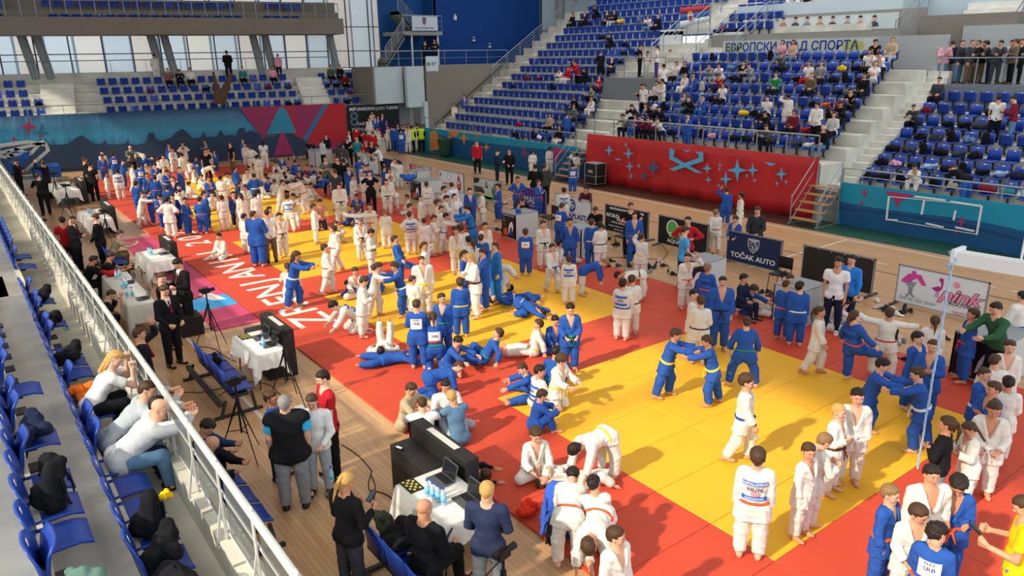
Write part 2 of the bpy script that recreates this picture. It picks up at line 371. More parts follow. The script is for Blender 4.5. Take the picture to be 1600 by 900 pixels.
def gradmat(name, z0, z1, stops, rough=.5, bump=.3, bscale=1.2, stretch=(1, 1, .15)):
    m = bpy.data.materials.new(name); m.use_nodes = True; nt = m.node_tree; b = nt.nodes['Principled BSDF']; L = nt.links.new
    g = nt.nodes.new('ShaderNodeNewGeometry'); s = nt.nodes.new('ShaderNodeSeparateXYZ'); L(g.outputs['Position'], s.inputs[0]); r = nt.nodes.new('ShaderNodeMapRange'); r.inputs[1].default_value = z0; r.inputs[2].default_value = z1; L(s.outputs['Z'], r.inputs[0])
    cr = nt.nodes.new('ShaderNodeValToRGB'); el = cr.color_ramp.elements
    for i, (p, c) in enumerate(stops):
        e = el[i] if i < 2 else el.new(p); e.position = p; e.color = srgb(c)
    L(r.outputs[0], cr.inputs[0]); L(cr.outputs[0], b.inputs['Base Color']); b.inputs['Roughness'].default_value = rough
    n2 = nt.nodes.new('ShaderNodeTexNoise'); n2.inputs['Scale'].default_value = bscale; tc = nt.nodes.new('ShaderNodeTexCoord'); mp = nt.nodes.new('ShaderNodeMapping'); mp.inputs['Scale'].default_value = stretch; L(tc.outputs['Object'], mp.inputs[0]); L(mp.outputs[0], n2.inputs['Vector'])
    bu = nt.nodes.new('ShaderNodeBump'); bu.inputs['Strength'].default_value = bump; bu.inputs['Distance'].default_value = .15; L(n2.outputs['Fac'], bu.inputs['Height']); L(bu.outputs[0], b.inputs['Normal'])
    return m
def podium(name, y0, y1, z1): mb = MB(); mb.box(26.06, y0, 0, 26.3, y1, z1); return struct(name, mb, M_grey)
podium('wall_podium_far', 28.3, 45.9, 1.5); podium('wall_podium_middle', 15.6, 28.3, 2.1); podium('wall_podium_near', 2, 15.6, 1.15)
M_teal = mat('mural_teal', '#1f8fae', .55, noise=.06, nscale=1); M_deep = mat('mural_deep_blue', '#1c5482', .55, noise=.06, nscale=1); M_deep2 = mat('mural_navy', '#17426b', .55)
M_or = mat('mural_orange', '#d98a4a', .55); M_mag = mat('mural_magenta', '#b03468', .55); M_pinkc = mat('mural_rose', '#a32c56', .55)
def wave(x0, y0, x1, y1, n, amp, ph, low):
    top = [(x0 + (x1 - x0) * i / n, y0 + (y1 - y0) * i / n + amp * math.sin(ph + 5 * i / n)) for i in range(n + 1)]
    return top + low
# far mural (left of the red banner)
mu = MB(); mu.box(25.96, 28.95, .0, 26.05, 44.9, 1.58); ban = mu.build('mural_banner', M_teal); tag(ban, 'teal and blue mural banner with orange shapes covering the far podium front', 'banner')
decal(ban, 'wave_print', wave(672, 208, 914, 244, 24, 2.5, 0, [(914, 285), (672, 236)]), M_deep, 25.96)
for c, r in (((690, 222), 10), ((703, 214), 7), ((725, 216), 11), ((745, 210), 7), ((760, 230), 8), ((741, 228), 5)): decal(ban, 'star_print', star4(c, -r), M_or, 25.95)
decal(ban, 'orange_print', [(672, 206), (680, 203), (694, 232), (672, 236)], M_or, 25.95)
decal(ban, 'orange_print', [(700, 204), (719, 206), (712, 214), (704, 212)], M_or, 25.95)
decal(ban, 'arrow_print', [(864, 229), (887, 236), (874, 241), (869, 258), (866, 246)], M_mag, 25.95)
for c, r in (((818, 232), 5), ((820, 240), 7)): decal(ban, 'star_print', star4(c, -r), M_mag, 25.95)
# tall red banner
rb = MB(); n = 60; vs = []; fs = []
for i in range(n + 1):
    yy = 28.2 - (28.2 - 15.45) * i / n
    for (z, fx) in ((0.0, 1), (.5, .7), (1.2, .6), (2.0, .25), (2.33, 0)):
        xx = 25.88 - fx * (.10 + .06 * math.sin(i * .9 + z * 3) + .03 * math.sin(i * 2.3 + 1)); vs += [(xx, yy, z + .02), (xx + .03, yy, z + .02)]
for i in range(n):
    for k in range(4):
        a_, b_ = 10 * i + 2 * k, 10 * (i + 1) + 2 * k; fs += [(a_, a_ + 2, b_ + 2, b_), (a_ + 1, b_ + 1, b_ + 3, a_ + 3)]
    fs += [(10 * i + 8, 10 * i + 9, 10 * i + 19, 10 * i + 18), (10 * i, 10 * i + 10, 10 * i + 11, 10 * i + 1)]
rb.add(vs, fs); ban = rb.build('red_banner', mat('red_banner_cloth', '#c02a2c', .45, noise=.12, nscale=.8), smooth=True); tag(ban, 'long red banner with light blue stars hung on the podium below the middle block', 'banner')
M_sky = mat('banner_sky_blue', '#4fb4dc', .5); M_skyd = mat('banner_steel_blue', '#38618a', .5)
for (x, y, r, m) in [(952, 235, 9, 0), (982, 240, 10, 0), (984, 260, 8, 0), (1021, 262, 14, 1), (1006, 275, 9, 1), (986, 275, 5, 0), (1105, 263, 9, 0), (1152, 266, 18, 0), (1176, 266, 11, 0), (1134, 280, 12, 0), (1107, 281, 6, 0), (1123, 290, 4, 0), (1221, 272, 11, 0), (1228, 284, 4, 0), (1214, 287, 4, 0), (1167, 275, 4, 0), (1125, 258, 4, 0), (1124, 264, 3, 0), (978, 226, 4, 0), (1179, 282, 4, 0), (998, 259, 4, 0)]:
    decal(ban, 'star_print', star4((x, y), -r), (M_sky, M_skyd)[m], 25.62)
for pl in ([(1046.25, 242.5), (1051.25, 244.5), (1097.5, 270.5), (1087.5, 269.5), (1046.25, 248.75)], [(1098.75, 244.0), (1098.75, 252.0), (1053.0, 267.0), (1046.25, 264.0)], [(1046.25, 232.0), (1054.5, 234.5), (1051.0, 247.5), (1046.25, 248.75)], [(1090.0, 237.5), (1098.75, 237.5), (1098.75, 252.0), (1094.0, 249.5)],
           [(1068, 234), (1078, 235), (1073, 238)], [(1086, 237), (1098, 238), (1098, 245)], [(1195, 253), (1213, 256), (1203, 259)], [(960, 247), (971, 249), (966, 251)]): (SHN := globals().get('SHN', 0) + 1, decal(ban, 'shape_print', pl, M_sky, 25.62 - .009 * SHN))
# near blue mural
mu = MB(); mu.box(25.96, 2.2, 0, 26.05, 14.55, 1.55); ban = mu.build('mural_banner', M_teal); tag(ban, 'teal mural banner with deep blue waves and rose stars on the near podium front', 'banner')
decal(ban, 'wave_print', wave(1312, 310, 1640, 372, 30, 5, 1.2, [(1640, 445), (1312, 350)]), M_deep, 25.96)
decal(ban, 'wave_print', wave(1312, 318, 1640, 382, 30, 6, 2.0, [(1640, 388), (1500, 352), (1400, 336), (1312, 326)]), M_deep2, 25.952)
decal(ban, 'arrow_print', [(1381, 298), (1429, 305), (1408, 313), (1403, 326), (1398, 312)], M_mag, 25.945)
for c, r in (((1351, 301), 9), ((1346, 317), 6), ((1359, 311), 3), ((1502, 346), 10), ((1494, 361), 6)): decal(ban, 'star_print', star4(c, -r), M_mag, 25.945)
# metal frame of the folded goal in front of it
gm = MB()
for a, b in (((1389, 307), (1385, 343)), ((1444, 313), (1440, 335)), ((1493, 329), (1490, 344)), ((1334 + 200, 322), (1526, 367)), ((1429, 307), (1477, 313)), ((1485, 315), (1532, 322)), ((1447, 349), (1474, 355)), ((1493, 355), (1522, 361)), ((1385, 343), (1402, 344))):
    gm.bar(onX(a[0], a[1], 25.7), onX(b[0], b[1], 25.7), .05)
for a, b in (((1389, 307), (1533, 321)), ((1385, 343), (1526, 366))): gm.bar(onX(a[0], a[1], 25.72), onX(b[0], b[1], 25.72), .022)
o = gm.build('goal_frame', M_white); tag(o, 'white metal goal frame leaning on the near blue mural', 'goal')

# railings
def railing(name, pts, h, label, post=1.6, mid=2, m=M_steel, r=.028, panels=None):
    p0 = Vector(pts[0]); o = empty(name, p0, 0, label, 'railing')
    L = [Vector(p) - p0 for p in pts]; top = MB(); up = Vector((0, 0, h)); top.tube([p + up for p in L], r, 8); top.build('top_rail', m, o)
    for q in range(mid):
        mb = MB(); hh = Vector((0, 0, h * (q + 1) / (mid + 1))); mb.tube([p + hh for p in L], r * .55, 6); mb.build('mid_rail', m, o)
    for a, b in zip(L[:-1], L[1:]):
        n = max(1, round((b - a).length / post))
        for i in range(n + (b == L[-1])):
            p = a + (b - a) * i / n; mb = MB(); mb.bar(p, p + up, .045, .03); mb.build('post', m, o)
    return o
railing('railing', [(26.18, 44.8, 1.5), (26.18, 29.4, 1.5)], .75, 'steel railing along the far block above the teal mural', 1.9, 0)
railing('railing', [(26.18, 28.0, 2.33), (26.18, 15.7, 2.33)], .80, 'steel railing along the middle block above the red banner', 1.3, 0)
railing('railing', [(26.18, 14.6, 1.55), (26.18, 4, 1.55)], .50, 'steel railing along the near block above the blue mural', 1.7, 1)
# little wooden stair up to the podium, near one and far one
def wood_stair(loc, rz, label, n=5, w_=1.1, rise=.27, run=.27):
    o = empty('wooden_stair', loc, rz, label, 'stairs'); H_ = rise * n
    for i in range(n): mb = MB(); mb.box(-w_ / 2, run * i, rise * (i + 1) - .04, w_ / 2, run * (i + 1) + .04, rise * (i + 1)); mb.build('step', mat('step_wood', '#b98d5c', .5, noise=.15), o)
    for s in (-1, 1):
        mb = MB(); x = s * w_ / 2; mb.bar((x, 0, .02), (x, run * n, H_ - .04), .04, .05); mb.bar((x, run * n, 0), (x, run * n, H_), .04); mb.bar((x, 0, .02), (x, run * n, .02), .04); mb.build('stringer', M_steel, o)
        mb = MB(); mb.tube([(x, 0, 1.0), (x, run * n, H_ + .95)], .02); mb.tube([(x, .05, .1), (x, .05, 1.05)], .02); mb.tube([(x, run * n, H_), (x, run * n, H_ + .95)], .02); mb.tube([(x, 0, .55), (x, run * n, H_ + .5)], .015); mb.build('handrail', M_steel, o)
    return o
wood_stair((24.55, 15.05, 0), -PI / 2, 'wooden step stair with metal handrails right of the red banner')
wood_stair((24.75, 28.9, 0), -PI / 2, 'small wooden step stair left of the red banner')
mb = MB(); mb.box(26.02, 15.2, 0, 26.9, 15.85, 1.0); mb.box(26.9, 15.0, 0, 27.5, 15.6, 1.25); struct('wall_stair_landing', mb, M_conc)

# ---------------------------------------------------------------- above and behind the right stand
mb = MB(); mb.box(36.4, 10.8, 4.2, 36.6, 15.6, 7.1); mb.box(34.6, 15.4, 4.2, 34.85, 27.0, 6.75); struct('wall_upper_front', mb, mat('pale_grey_panel', '#a9adac', .7, noise=.05, nscale=.7))
mb = MB(); mb.box(34.85, 17.6, 5.5, 37.0, 28.0, 7.05); mb.box(37.0, 17.6, 6.0, 37.2, 28.2, 8.0); struct('wall_upper_terrace', mb, M_grey)
mb = MB(); mb.box(37.2, 18.8, 6, 40, 28.2, 8.6); mb.box(40, 15, 6, 40.2, 28, 9.7); struct('wall_top_terrace', mb, M_pale)
mb = MB(); mb.box(44.5, 2, 3, 44.8, 30, 14); struct('wall_right', mb, M_taupe)
mb = MB(); mb.box(38.8, 2, 9.0, 44.5, 13.3, 14); struct('wall_upper_right', mb, M_taupe)
mb = MB(); mb.box(36.5, 13.6, 4.8, 37.3, 17.6, 7.6); struct('wall_stair_side', mb, M_taupe)
steps(14.0, 17.0, 37.3, 5.8, 10, .35, .3, 'taupe stairs climbing beside the wall with bright windows')
# windows in the right wall
def window(idx, X, y0, y1, z0, z1, nx=1, label=None):
    fr = MB(); t = .07
    fr.box(X - .06, y0, z0, X, y1, z0 + t); fr.box(X - .06, y0, z1 - t, X, y1, z1); fr.box(X - .06, y0, z0, X, y0 + t, z1); fr.box(X - .06, y1 - t, z0, X, y1, z1)
    o = fr.build(f'window_{idx}', M_mull); o['kind'] = 'structure'
    g = MB(); g.box(X - .04, y0 + t, z0 + t, X - .03, y1 - t, z1 - t); g.build('pane', mat('bright_pane', '#e9f0f4', .3, emit=('#dfeaf2', .9)), o)
wi = 10
for a_, b_, c_, d_ in ((1493, 35, 1518, 54), (1481, 34, 1491, 50), (1499, 12, 1520, 31), (1539, 14, 1549, 40), (1581, 25, 1603, 66)):
    p = onX(a_, d_, 44.4); q = onX(c_, b_, 44.4); window(wi, 44.4, q.y, p.y, p.z, q.z); wi += 1
# platforms
mb = MB(); mb.box(34.1, 3, 3.0, 44.6, 15.35, 4.75); struct('wall_platform_near', mb, mat('platform_grey', '#7c8286', .8, noise=.06))
railing('railing', [(34.15, 15.3, 4.75), (34.15, 4, 4.75)], 1.05, 'steel railing on the near platform with standing spectators behind', 1.5, 0)
mb = MB(); mb.box(31.6, 28.3, 3.6, 36.2, 33.1, 4.85); struct('wall_platform_middle', mb, mat('platform_grey', '#7c8286', .8))
railing('railing', [(31.65, 33.0, 4.85), (31.65, 28.4, 4.85)], 1.1, 'steel railing round the platform between the far and middle blocks', 1.5, 0)
mb = MB(); mb.box(36.2, 28.4, 4.85, 36.4, 33, 6.0); mb.box(36.2, 31.2, 4.85, 36.4, 33, 7.4); mb.box(36.2, 28.3, 4.85, 36.4, 29.0, 7.4); mb.box(36.2, 28.3, 7.2, 36.4, 33, 7.5); struct('wall_exit', mb, M_white)
ex = MB(); ex.box(36.1, 29.0, 4.85, 36.18, 31.2, 7.2); o = ex.build('door_1', M_mull); o['kind'] = 'structure'
g = MB(); g.box(36.06, 29.1, 5.0, 36.1, 30.05, 7.1); g.box(36.06, 30.15, 5.0, 36.1, 31.1, 7.1); g.build('pane', mat('bright_pane', '#e9f0f4', .3, emit=('#dfeaf2', .9)), o)
railing('stair_railing', [(32.8, 28.2, 5.0), (36.8, 28.0, 7.4)], 1.0, 'sloping steel handrail right of the middle platform', 1.2, 3)
railing('stair_railing', [(33.6, 31.3, 5.6), (37.6, 31.2, 8.2)], 1.0, 'sloping steel handrail left of the middle platform', 1.2, 3)
railing('stair_railing', [(33.8, 28.9, 6.6), (37.5, 28.8, 8.9)], 1.0, 'sloping steel handrail under the flag', 1.2, 3)
railing('stair_railing', [(35.0, 17.9, 6.4), (38.5, 17.8, 8.6)], 1.0, 'sloping steel handrail right of the portrait banner', 1.0, 1)
railing('stair_railing', [(37.3, 14.0, 6.6), (41, 14.0, 9.4)], 1.0, 'tall sloping handrail by the taupe stairs', 1.0, 2)
railing('stair_railing', [(33.9, 25.8, 6.0), (37.5, 25.8, 8.2)], 1.0, 'sloping handrail left of the portrait banner', 1.0, 2)
# flag
fl = MB(); p = [onX(1063, 12, 35.9), onX(1111, 8, 35.9), onX(1110, 33, 35.9), onX(1061, 44, 35.9)]
def quadstrip(name, a, b, c, d, m, parent, th=.02, n=10):
    vs = []; fs = []
    for i in range(n + 1):
        t = i / n; off = Vector((.05 * math.sin(6 * t), 0, 0)); u = a.lerp(b, t) + off; v = d.lerp(c, t) + off; vs += [u, v, u + Vector((th, 0, 0)), v + Vector((th, 0, 0))]
    for i in range(n): k = 4 * i; fs += [(k, k + 1, k + 5, k + 4), (k + 2, k + 6, k + 7, k + 3), (k, k + 4, k + 6, k + 2), (k + 1, k + 3, k + 7, k + 5)]
    mb = MB(); mb.add([v_ - parent.location for v_ in vs], fs); return mb.build(name, m, parent, smooth=True)
o = empty('flag', p[3], 0, 'red, blue and white flag with a crest tied to the stair railing', 'flag')
for i, (nm, c) in enumerate((('red_band', '#b0303c'), ('blue_band', '#2b5f9e'), ('white_band', '#cfd6da'))):
    quadstrip(nm, p[0].lerp(p[3], i / 3), p[1].lerp(p[2], i / 3), p[1].lerp(p[2], (i + 1) / 3), p[0].lerp(p[3], (i + 1) / 3), mat('flag_' + nm, c, .8), o)
decal(o, 'crest', [(1074, 22), (1083, 21), (1084, 32), (1079, 38), (1075, 33)], mat('crest_white', '#d8dadb', .8), 35.84); decal(o, 'crest_shield', [(1076, 25), (1082, 24), (1082, 30), (1079, 34), (1076, 30)], mat('crest_red', '#a83a44', .8), 35.82); decal(o, 'crown', [(1075, 18), (1082, 17), (1081, 22), (1076, 22)], mat('crest_gold', '#c79a4a', .8), 35.84)
fp = MB(); fp.tube([p[1] + Vector((0, 0, .1)) - p[3], p[2] + Vector((0, 0, -1)) - p[3]], .03); fp.build('flag_pole', M_steel, o)
# Cyrillic banner
a_, b_, c_, d_ = onX(1131, 62, 34.5), onX(1371, 56, 34.5), onX(1371, 76, 34.5), onX(1131, 81, 34.5)
zb, zt = 6.02, 6.7
bn = MB(); bn.box(34.5, b_.y, zb, 34.56, a_.y, zt); o = bn.build('cyrillic_banner', mat('banner_cream', '#c9cdc6', .7, noise=.12, nscale=1)); tag(o, 'cream banner reading ЕВРОПСКИ ГРАД СПОРТА above the middle block', 'banner')
text('lettering', 'ЕВРОПСКИ ГРАД СПОРТА', (34.49, (a_.y + b_.y) / 2 + .35, (zb + zt) / 2 + .02), (0, -1, 0), (0, 0, 1), .42, mat('letter_navy', '#1d3f8c', .6), o, wscale=1.0, bold=.012)
for yy in (a_.y - .7, b_.y + 1.1):
    e = MB(); e.prism([(math.cos(t) * .55, math.sin(t) * .26) for t in np.linspace(0, 2 * PI, 14)[:-1]], (34.498, yy, 6.35), (0, 1, 0), (0, 0, 1), .004); e.build('emblem_print', mat('emblem_olive', '#b9bb62', .7), o)
# portrait banner
bn = MB(); p, q = onX(1160, 50, 36.9), onX(1405, 20, 36.9); bn.box(36.88, q.y, 7.12, 36.94, p.y, 7.85); o = bn.build('portrait_banner', mat('banner_pale', '#bfc6c6', .7, noise=.1, nscale=1)); tag(o, 'pale banner with a row of nine portraits above the Cyrillic banner', 'banner')
for i, x in enumerate((1204, 1224, 1243, 1261, 1281, 1301, 1324, 1344, 1366)):
    c = onX(x, 35 - i * .35, 36.87); pr = MB(); pr.prism([(-.24, -.26), (.24, -.26), (.2, -.1), (.06, -.02), (-.06, -.02), (-.2, -.1)], c, (0, -1, 0), (0, 0, 1), .004); pr.build('portrait_shoulders', mat('portrait_cloth_%d' % (i % 3), ['#6e7f8c', '#b07a66', '#3c4450'][i % 3], .7), o)
    pr = MB(); pr.prism([(math.cos(t) * .10, .10 + math.sin(t) * .14) for t in np.linspace(0, 2 * PI, 12)[:-1]], c, (0, -1, 0), (0, 0, 1), .006); pr.build('portrait_face', mat('portrait_face', '#c49f88', .7), o)
    pr = MB(); pr.prism([(math.cos(t) * .11, .15 + math.sin(t) * .11) for t in np.linspace(0, PI, 8)], c, (0, -1, 0), (0, 0, 1), .008); pr.build('portrait_hair', mat('portrait_hair', '#2d2a2a', .7), o)

# ---------------------------------------------------------------- far end wall, stand and windows
SL = -.19; def_n = Vector((SL * -1, 1, 0)).normalized()      # y = 52 - .19 x
def FW(d=0.0): return (Vector((0, 52, 0)) + Vector((.19, 1, 0)).normalized() * d, Vector((.19, 1, 0)).normalized())
EU = Vector((1, -.19, 0)).normalized(); EN = Vector((.19, 1, 0)).normalized()
def fw(s, d, z): return Vector((0, 52, 0)) + EU * s + EN * d + Vector((0, 0, z))
def fbox(mb, s0, d0, z0, s1, d1, z1):
    return mb.hexa([fw(s0, d0, z0), fw(s1, d0, z0), fw(s1, d1, z0), fw(s0, d1, z0), fw(s0, d0, z1), fw(s1, d0, z1), fw(s1, d1, z1), fw(s0, d1, z1)])
mb = MB(); fbox(mb, -6, .12, 0, 25.6, .6, 3.15); struct('wall_far_podium', mb, M_grey)
for k in range(5):
    mb = MB(); fbox(mb, -6, .6 + .85 * k, 0 if k == 0 else 2, 27.2, .6 + .85 * (k + 1) + (3 if k == 4 else 0), 2.75 + .533 * k); struct('wall_far_tier', mb, M_conc)
seatang = math.atan2(-EN.y, -EN.x)
for blk, (s0, s1) in enumerate(((-4, 4.35), (7.5, 19.7), (21.3, 27.0))):
    for k in range(4):
        sA = s0 + (.35 * (3 - k) if blk == 1 else .25 * (3 - k) if blk == 2 else 0); sA = s0 - .45 * k * 0 + (0.12 * (3 - k)); e = s1 + .25 * (3 - k) * (blk == 0)
        n = int((e - sA) / .655)
        for i in range(n):
            q = fw(sA + (i + .5) * .655, 1.25 + .85 * k, 0); add_seat(q.x, q.y, 2.75 + .533 * k, seatang, f'blue plastic seat in the {ORD[k]} row of the far end stand, {["left", "middle", "right"][blk]} block', f'blue seats in the far end stand, {["left", "middle", "right"][blk]} block', .12)
for s0, nm in ((4.6, 'left'), (19.9, 'right')):
    r = empty('aisle_steps', fw(s0 + .8, .7, 3.0), math.atan2(EU.y, EU.x), f'pale steps in the {nm} aisle of the far end stand', 'stairs')
    for i in range(8): mb = MB(); mb.box(-.9, .425 * i, -.5, .9, .425 * (i + 1) + .02, .27 * (i + 1) - .25); mb.build('step', M_step, r)
p = [fw(-5, .35, 3.15), fw(25.5, .35, 3.15)]; railing('railing', p, .62, 'thin steel railing along the front of the far end stand', 1.75, 0)
# long printed banner on the far podium
M_bt = gradmat('far_banner_print', 0, 3.3, [(0, '#22344d'), (1, '#27455f'), (.42, '#2a6f92'), (.62, '#2b86a8'), (.85, '#2b6488')], bump=.7, bscale=2.2)
bn = MB(); n = 120; vs = []; fs = []
for i in range(n + 1):
    s = -5 + 21.9 * i / n
    for z in (0.02, .8, 1.7, 2.5, 3.3):
        dd = -.02 - (.05 + .03 * math.sin(i * 1.1 + z) + .02 * math.sin(i * 2.7)) * (1 - z / 3.4); vs += [fw(s, dd, z), fw(s, dd + .03, z)]
for i in range(n):
    for k in range(4): a_, b_ = 10 * i + 2 * k, 10 * (i + 1) + 2 * k; fs += [(a_, b_, b_ + 2, a_ + 2), (a_ + 1, a_ + 3, b_ + 3, b_ + 1)]
    fs += [(10 * i + 8, 10 * i + 18, 10 * i + 19, 10 * i + 9)]
bn.add(vs, fs); ban = bn.build('skyline_banner', M_bt, smooth=True); tag(ban, 'long teal banner with a dark city skyline along the far end podium', 'banner')
PF = (fw(0, -.12, 0), EN)
random.seed(5)
sky = []; x = 2
poly = [(2, 262), (2, 226)]
prof = [(20, 224), (60, 226), (72, 218), (78, 226), (95, 226), (108, 224), (118, 216), (128, 211), (138, 218), (146, 226), (160, 224), (164, 219), (168, 225), (178, 226), (196, 224), (199, 219), (202, 225), (214, 226), (230, 222), (232, 208), (240, 207), (242, 216), (248, 220), (256, 219), (268, 215), (276, 206), (284, 201), (294, 208), (300, 216), (314, 215), (318, 205), (322, 214), (340, 213), (345, 202), (350, 212), (362, 210), (368, 213), (374, 201), (382, 199), (384, 208), (392, 203), (398, 206), (404, 209), (412, 214), (430, 213), (445, 208), (460, 211), (470, 214)]
for xx, yy in prof: poly.append((xx, yy))
poly += [(490, 216), (545, 222), (545, 240), (430, 262), (300, 266)]
decal(ban, 'skyline_print', poly, mat('skyline_navy', '#263a55', .6), plane=PF, off=.02)
def band(pts, nm, c, off=.03): decal(ban, nm, pts, mat('print_' + nm, c, .55), plane=PF, off=off)
M_red2 = '#a52a3c'
rb = MB(); 
band([(374, 168), (539, 161), (542, 218), (516, 238), (374, 170)], 'red_area', '#9a2a46', .022)
band([(436, 168), (446, 170), (463, 207), (416, 210)], 'teal_peak', '#2a86a6', .026); band([(374, 168), (434, 168), (412, 218)], 'magenta_fold', '#8e2c56', .028); band([(462, 168), (502, 164), (480, 218), (474, 216)], 'magenta_fold', '#a02c48', .028)
band([(505, 163), (513, 163), (484, 212), (478, 222), (474, 216)], 'teal_stripe', '#2f6f92', .03); band([(440, 202), (460, 241), (428, 243)], 'rose_triangle', '#9a2c5e', .03)
band([(513, 163), (539, 161), (543, 218), (480, 224)], 'bright_red', '#b0222e', .024)
for c, r in (((45, 198), 17), ((22, 217), 8), ((64, 212), 6)): decal(ban, 'star_print', star4(c, -r), mat('star_rose', '#8e2c50', .6), plane=PF, off=.04)
bb = MB(); bb2 = bb
# black tournament banner next to it
p0 = onPlane(541, 161, fw(0, -.1, 0), EN); p1 = onPlane(622, 158, fw(0, -.1, 0), EN); s0 = (p0 - Vector((0, 52, 0))).dot(EU); s1 = (p1 - Vector((0, 52, 0))).dot(EU)
tb = MB(); fbox(tb, s0, -.14, 0, s1, -.08, 3.12); o = tb.build('tournament_banner', mat('banner_black', '#15171c', .6)); tag(o, 'black banner headed MEĐUNARODNI JUDO TURNIR at the right end of the far wall', 'banner')
mw_ = mat('letter_white', '#d9dcdf', .6); L_ = s1 - s0
text('lettering', 'MEĐUNARODNI JUDO TURNIR', fw((s0 + s1) / 2 + .05, -.145, 2.84), EU, (0, 0, 1), .21, mw_, o, wscale=.84, bold=.006)
text('lettering', '8', fw(s0 + .45, -.145, 2.15), EU, (0, 0, 1), .95, mat('letter_teal', '#4b6f7c', .6), o); text('lettering', 'MART', fw(s0 + .95, -.145, 1.85), EU, (0, 0, 1), .22, mw_, o); text('lettering', 'ZRENJANIN', fw(s0 + 1.0, -.145, 1.5), EU, (0, 0, 1), .22, mw_, o)
# grey gate wall, pale jamb, corner block
pg = FW(.3)
mb = MB(); fbox(mb, s1, .5, 0, 26.9, .7, 3.3); struct('wall_gate_back', mb, mat('gate_grey', '#8b9494', .8))
xj = 27.0
mb = MB(); mb.box(25.7, 46.15, 2.85, 27.05, 46.5, 5.55); struct('trim_5', mb, M_pale)
mb = MB(); mb.box(26.85, 45.95, 0, 27.15, 46.5, 3.2); mb.box(23.6, 46.7, 3.15, 25.7, 46.9, 5.55); struct('trim_6', mb, M_pale)
mb = MB(); mb.box(27.15, 46.0, 0, 34.4, 46.3, 5.62); mb.box(23.5, 46.9, 3.1, 34.4, 50, 5.55); struct('wall_taupe', mb, M_taupe)
hr = MB(); hr.tube([(27.6, 45.9, 1.6), (33.6, 45.9, 5.5)], .04); o = hr.build('handrail', M_dgrey); tag(o, 'dark sloping handrail on the taupe wall beside the far steps', 'handrail')
railing('railing', [(23.6, 46.6, 5.6), (34.2, 46.1, 5.6)], .95, 'steel railing on the landing in front of the blue wall', 1.7, 1)
mb = MB(); mb.box(30.5, 50.2, 5.4, 40.6, 50.5, 12.5); struct('wall_blue', mb, M_blue)
mb = MB(); mb.box(26.8, 51.6, 5.4, 31, 51.9, 12.5); mb.box(30.45, 50.2, 5.4, 30.7, 51.9, 12.5); struct('wall_blue_recess', mb, mat('blue_wall_recess', '#1b5291', .8))
for (x, y) in ((711, 28), (740, 63), (765, 73)):
    c = onY(x, y, 50.1); b_ = MB(); b_.cbox(c, .22, .14, .3 if y < 40 else .12); b_.cbox(c + Vector((0, 0, .22)), .1, .1, .1); q = b_.build('wall_lamp', M_white); tag(q, {28: 'small white box lamp high on the dark blue wall', 63: 'round white fitting in the middle of the dark blue wall', 73: 'short white fitting low on the dark blue wall'}[y], 'lamp')
# landing with coat-of-arms banner and switchback stair
mb = MB(); a_, b_ = onY(628, 50, 48.6), onY(689, 50, 48.6); mb.box(a_.x, 48.4, a_.z - .22, b_.x, 51.5, a_.z + .05); struct('wall_landing', mb, mat('landing_concrete', '#8d9290', .8)); LZ = a_.z + .05
for xx in (a_.x + .75, b_.x - .3): mb = MB(); mb.tube([(xx, 48.6, 5.5), (xx, 48.6, LZ)], .07); struct('trim_7', mb, M_white)
railing('railing', [(a_.x, 48.45, LZ), (b_.x, 48.45, LZ)], 1.05, 'steel railing on the upper landing behind the crest banner', .9, 2)
p, q = onY(643, 25, 48.3), onY(684, 48, 48.3); bn = MB(); bn.box(p.x, 48.28, q.z, q.x, 48.32, p.z); o = bn.build('crest_banner', mat('banner_white', '#c4d0d8', .7)); tag(o, 'white banner with a small city crest on the upper landing', 'banner')
c = onY(663, 33, 48.26); b_ = MB(); b_.prism([(-.15, .25), (.15, .25), (.15, -.1), (0, -.28), (-.15, -.1)], c, (1, 0, 0), (0, 0, 1), .004); b_.build('crest_print', mat('crest_slate', '#54657a', .7), o); b_ = MB(); b_.prism([(-.1, .05), (.1, .05), (.1, -.08), (0, -.2), (-.1, -.08)], c, (1, 0, 0), (0, 0, 1), .008); b_.build('crest_print', mat('crest_rust', '#a0505c', .7), o)
text('lettering', 'ГРАД ЗРЕЊАНИН', onY(663, 44, 48.27), (1, 0, 0), (0, 0, 1), .13, mat('letter_slate', '#44566e', .6), o)
p, q = onY(665, 88, 46.0), onY(685, 111, 46.0); bn = MB(); bn.box(p.x, 45.98, q.z, q.x, 46.02, p.z); o = bn.build('small_white_banner', mat('banner_white', '#c4d0d8', .7)); tag(o, 'small white banner with a green emblem hung over the landing railing', 'banner')
c = onY(669.5, 100, 45.97); b_ = MB(); b_.prism([(math.cos(t) * .13, math.sin(t) * .13) for t in np.linspace(0, 2 * PI, 12)[:-1]], c, (1, 0, 0), (0, 0, 1), .004); b_.build('emblem_print', mat('emblem_green', '#4f8f4a', .7), o)
for i, dz in enumerate((.09, 0, -.09)): b_ = MB(); cc = onY(678, 100, 45.97); b_.box(cc.x - .2, 45.965, cc.z + dz - .02, cc.x + .2 - .1 * i, 45.972, cc.z + dz + .02); b_.build('text_line_print', mat('letter_slate', '#44566e', .6), o)
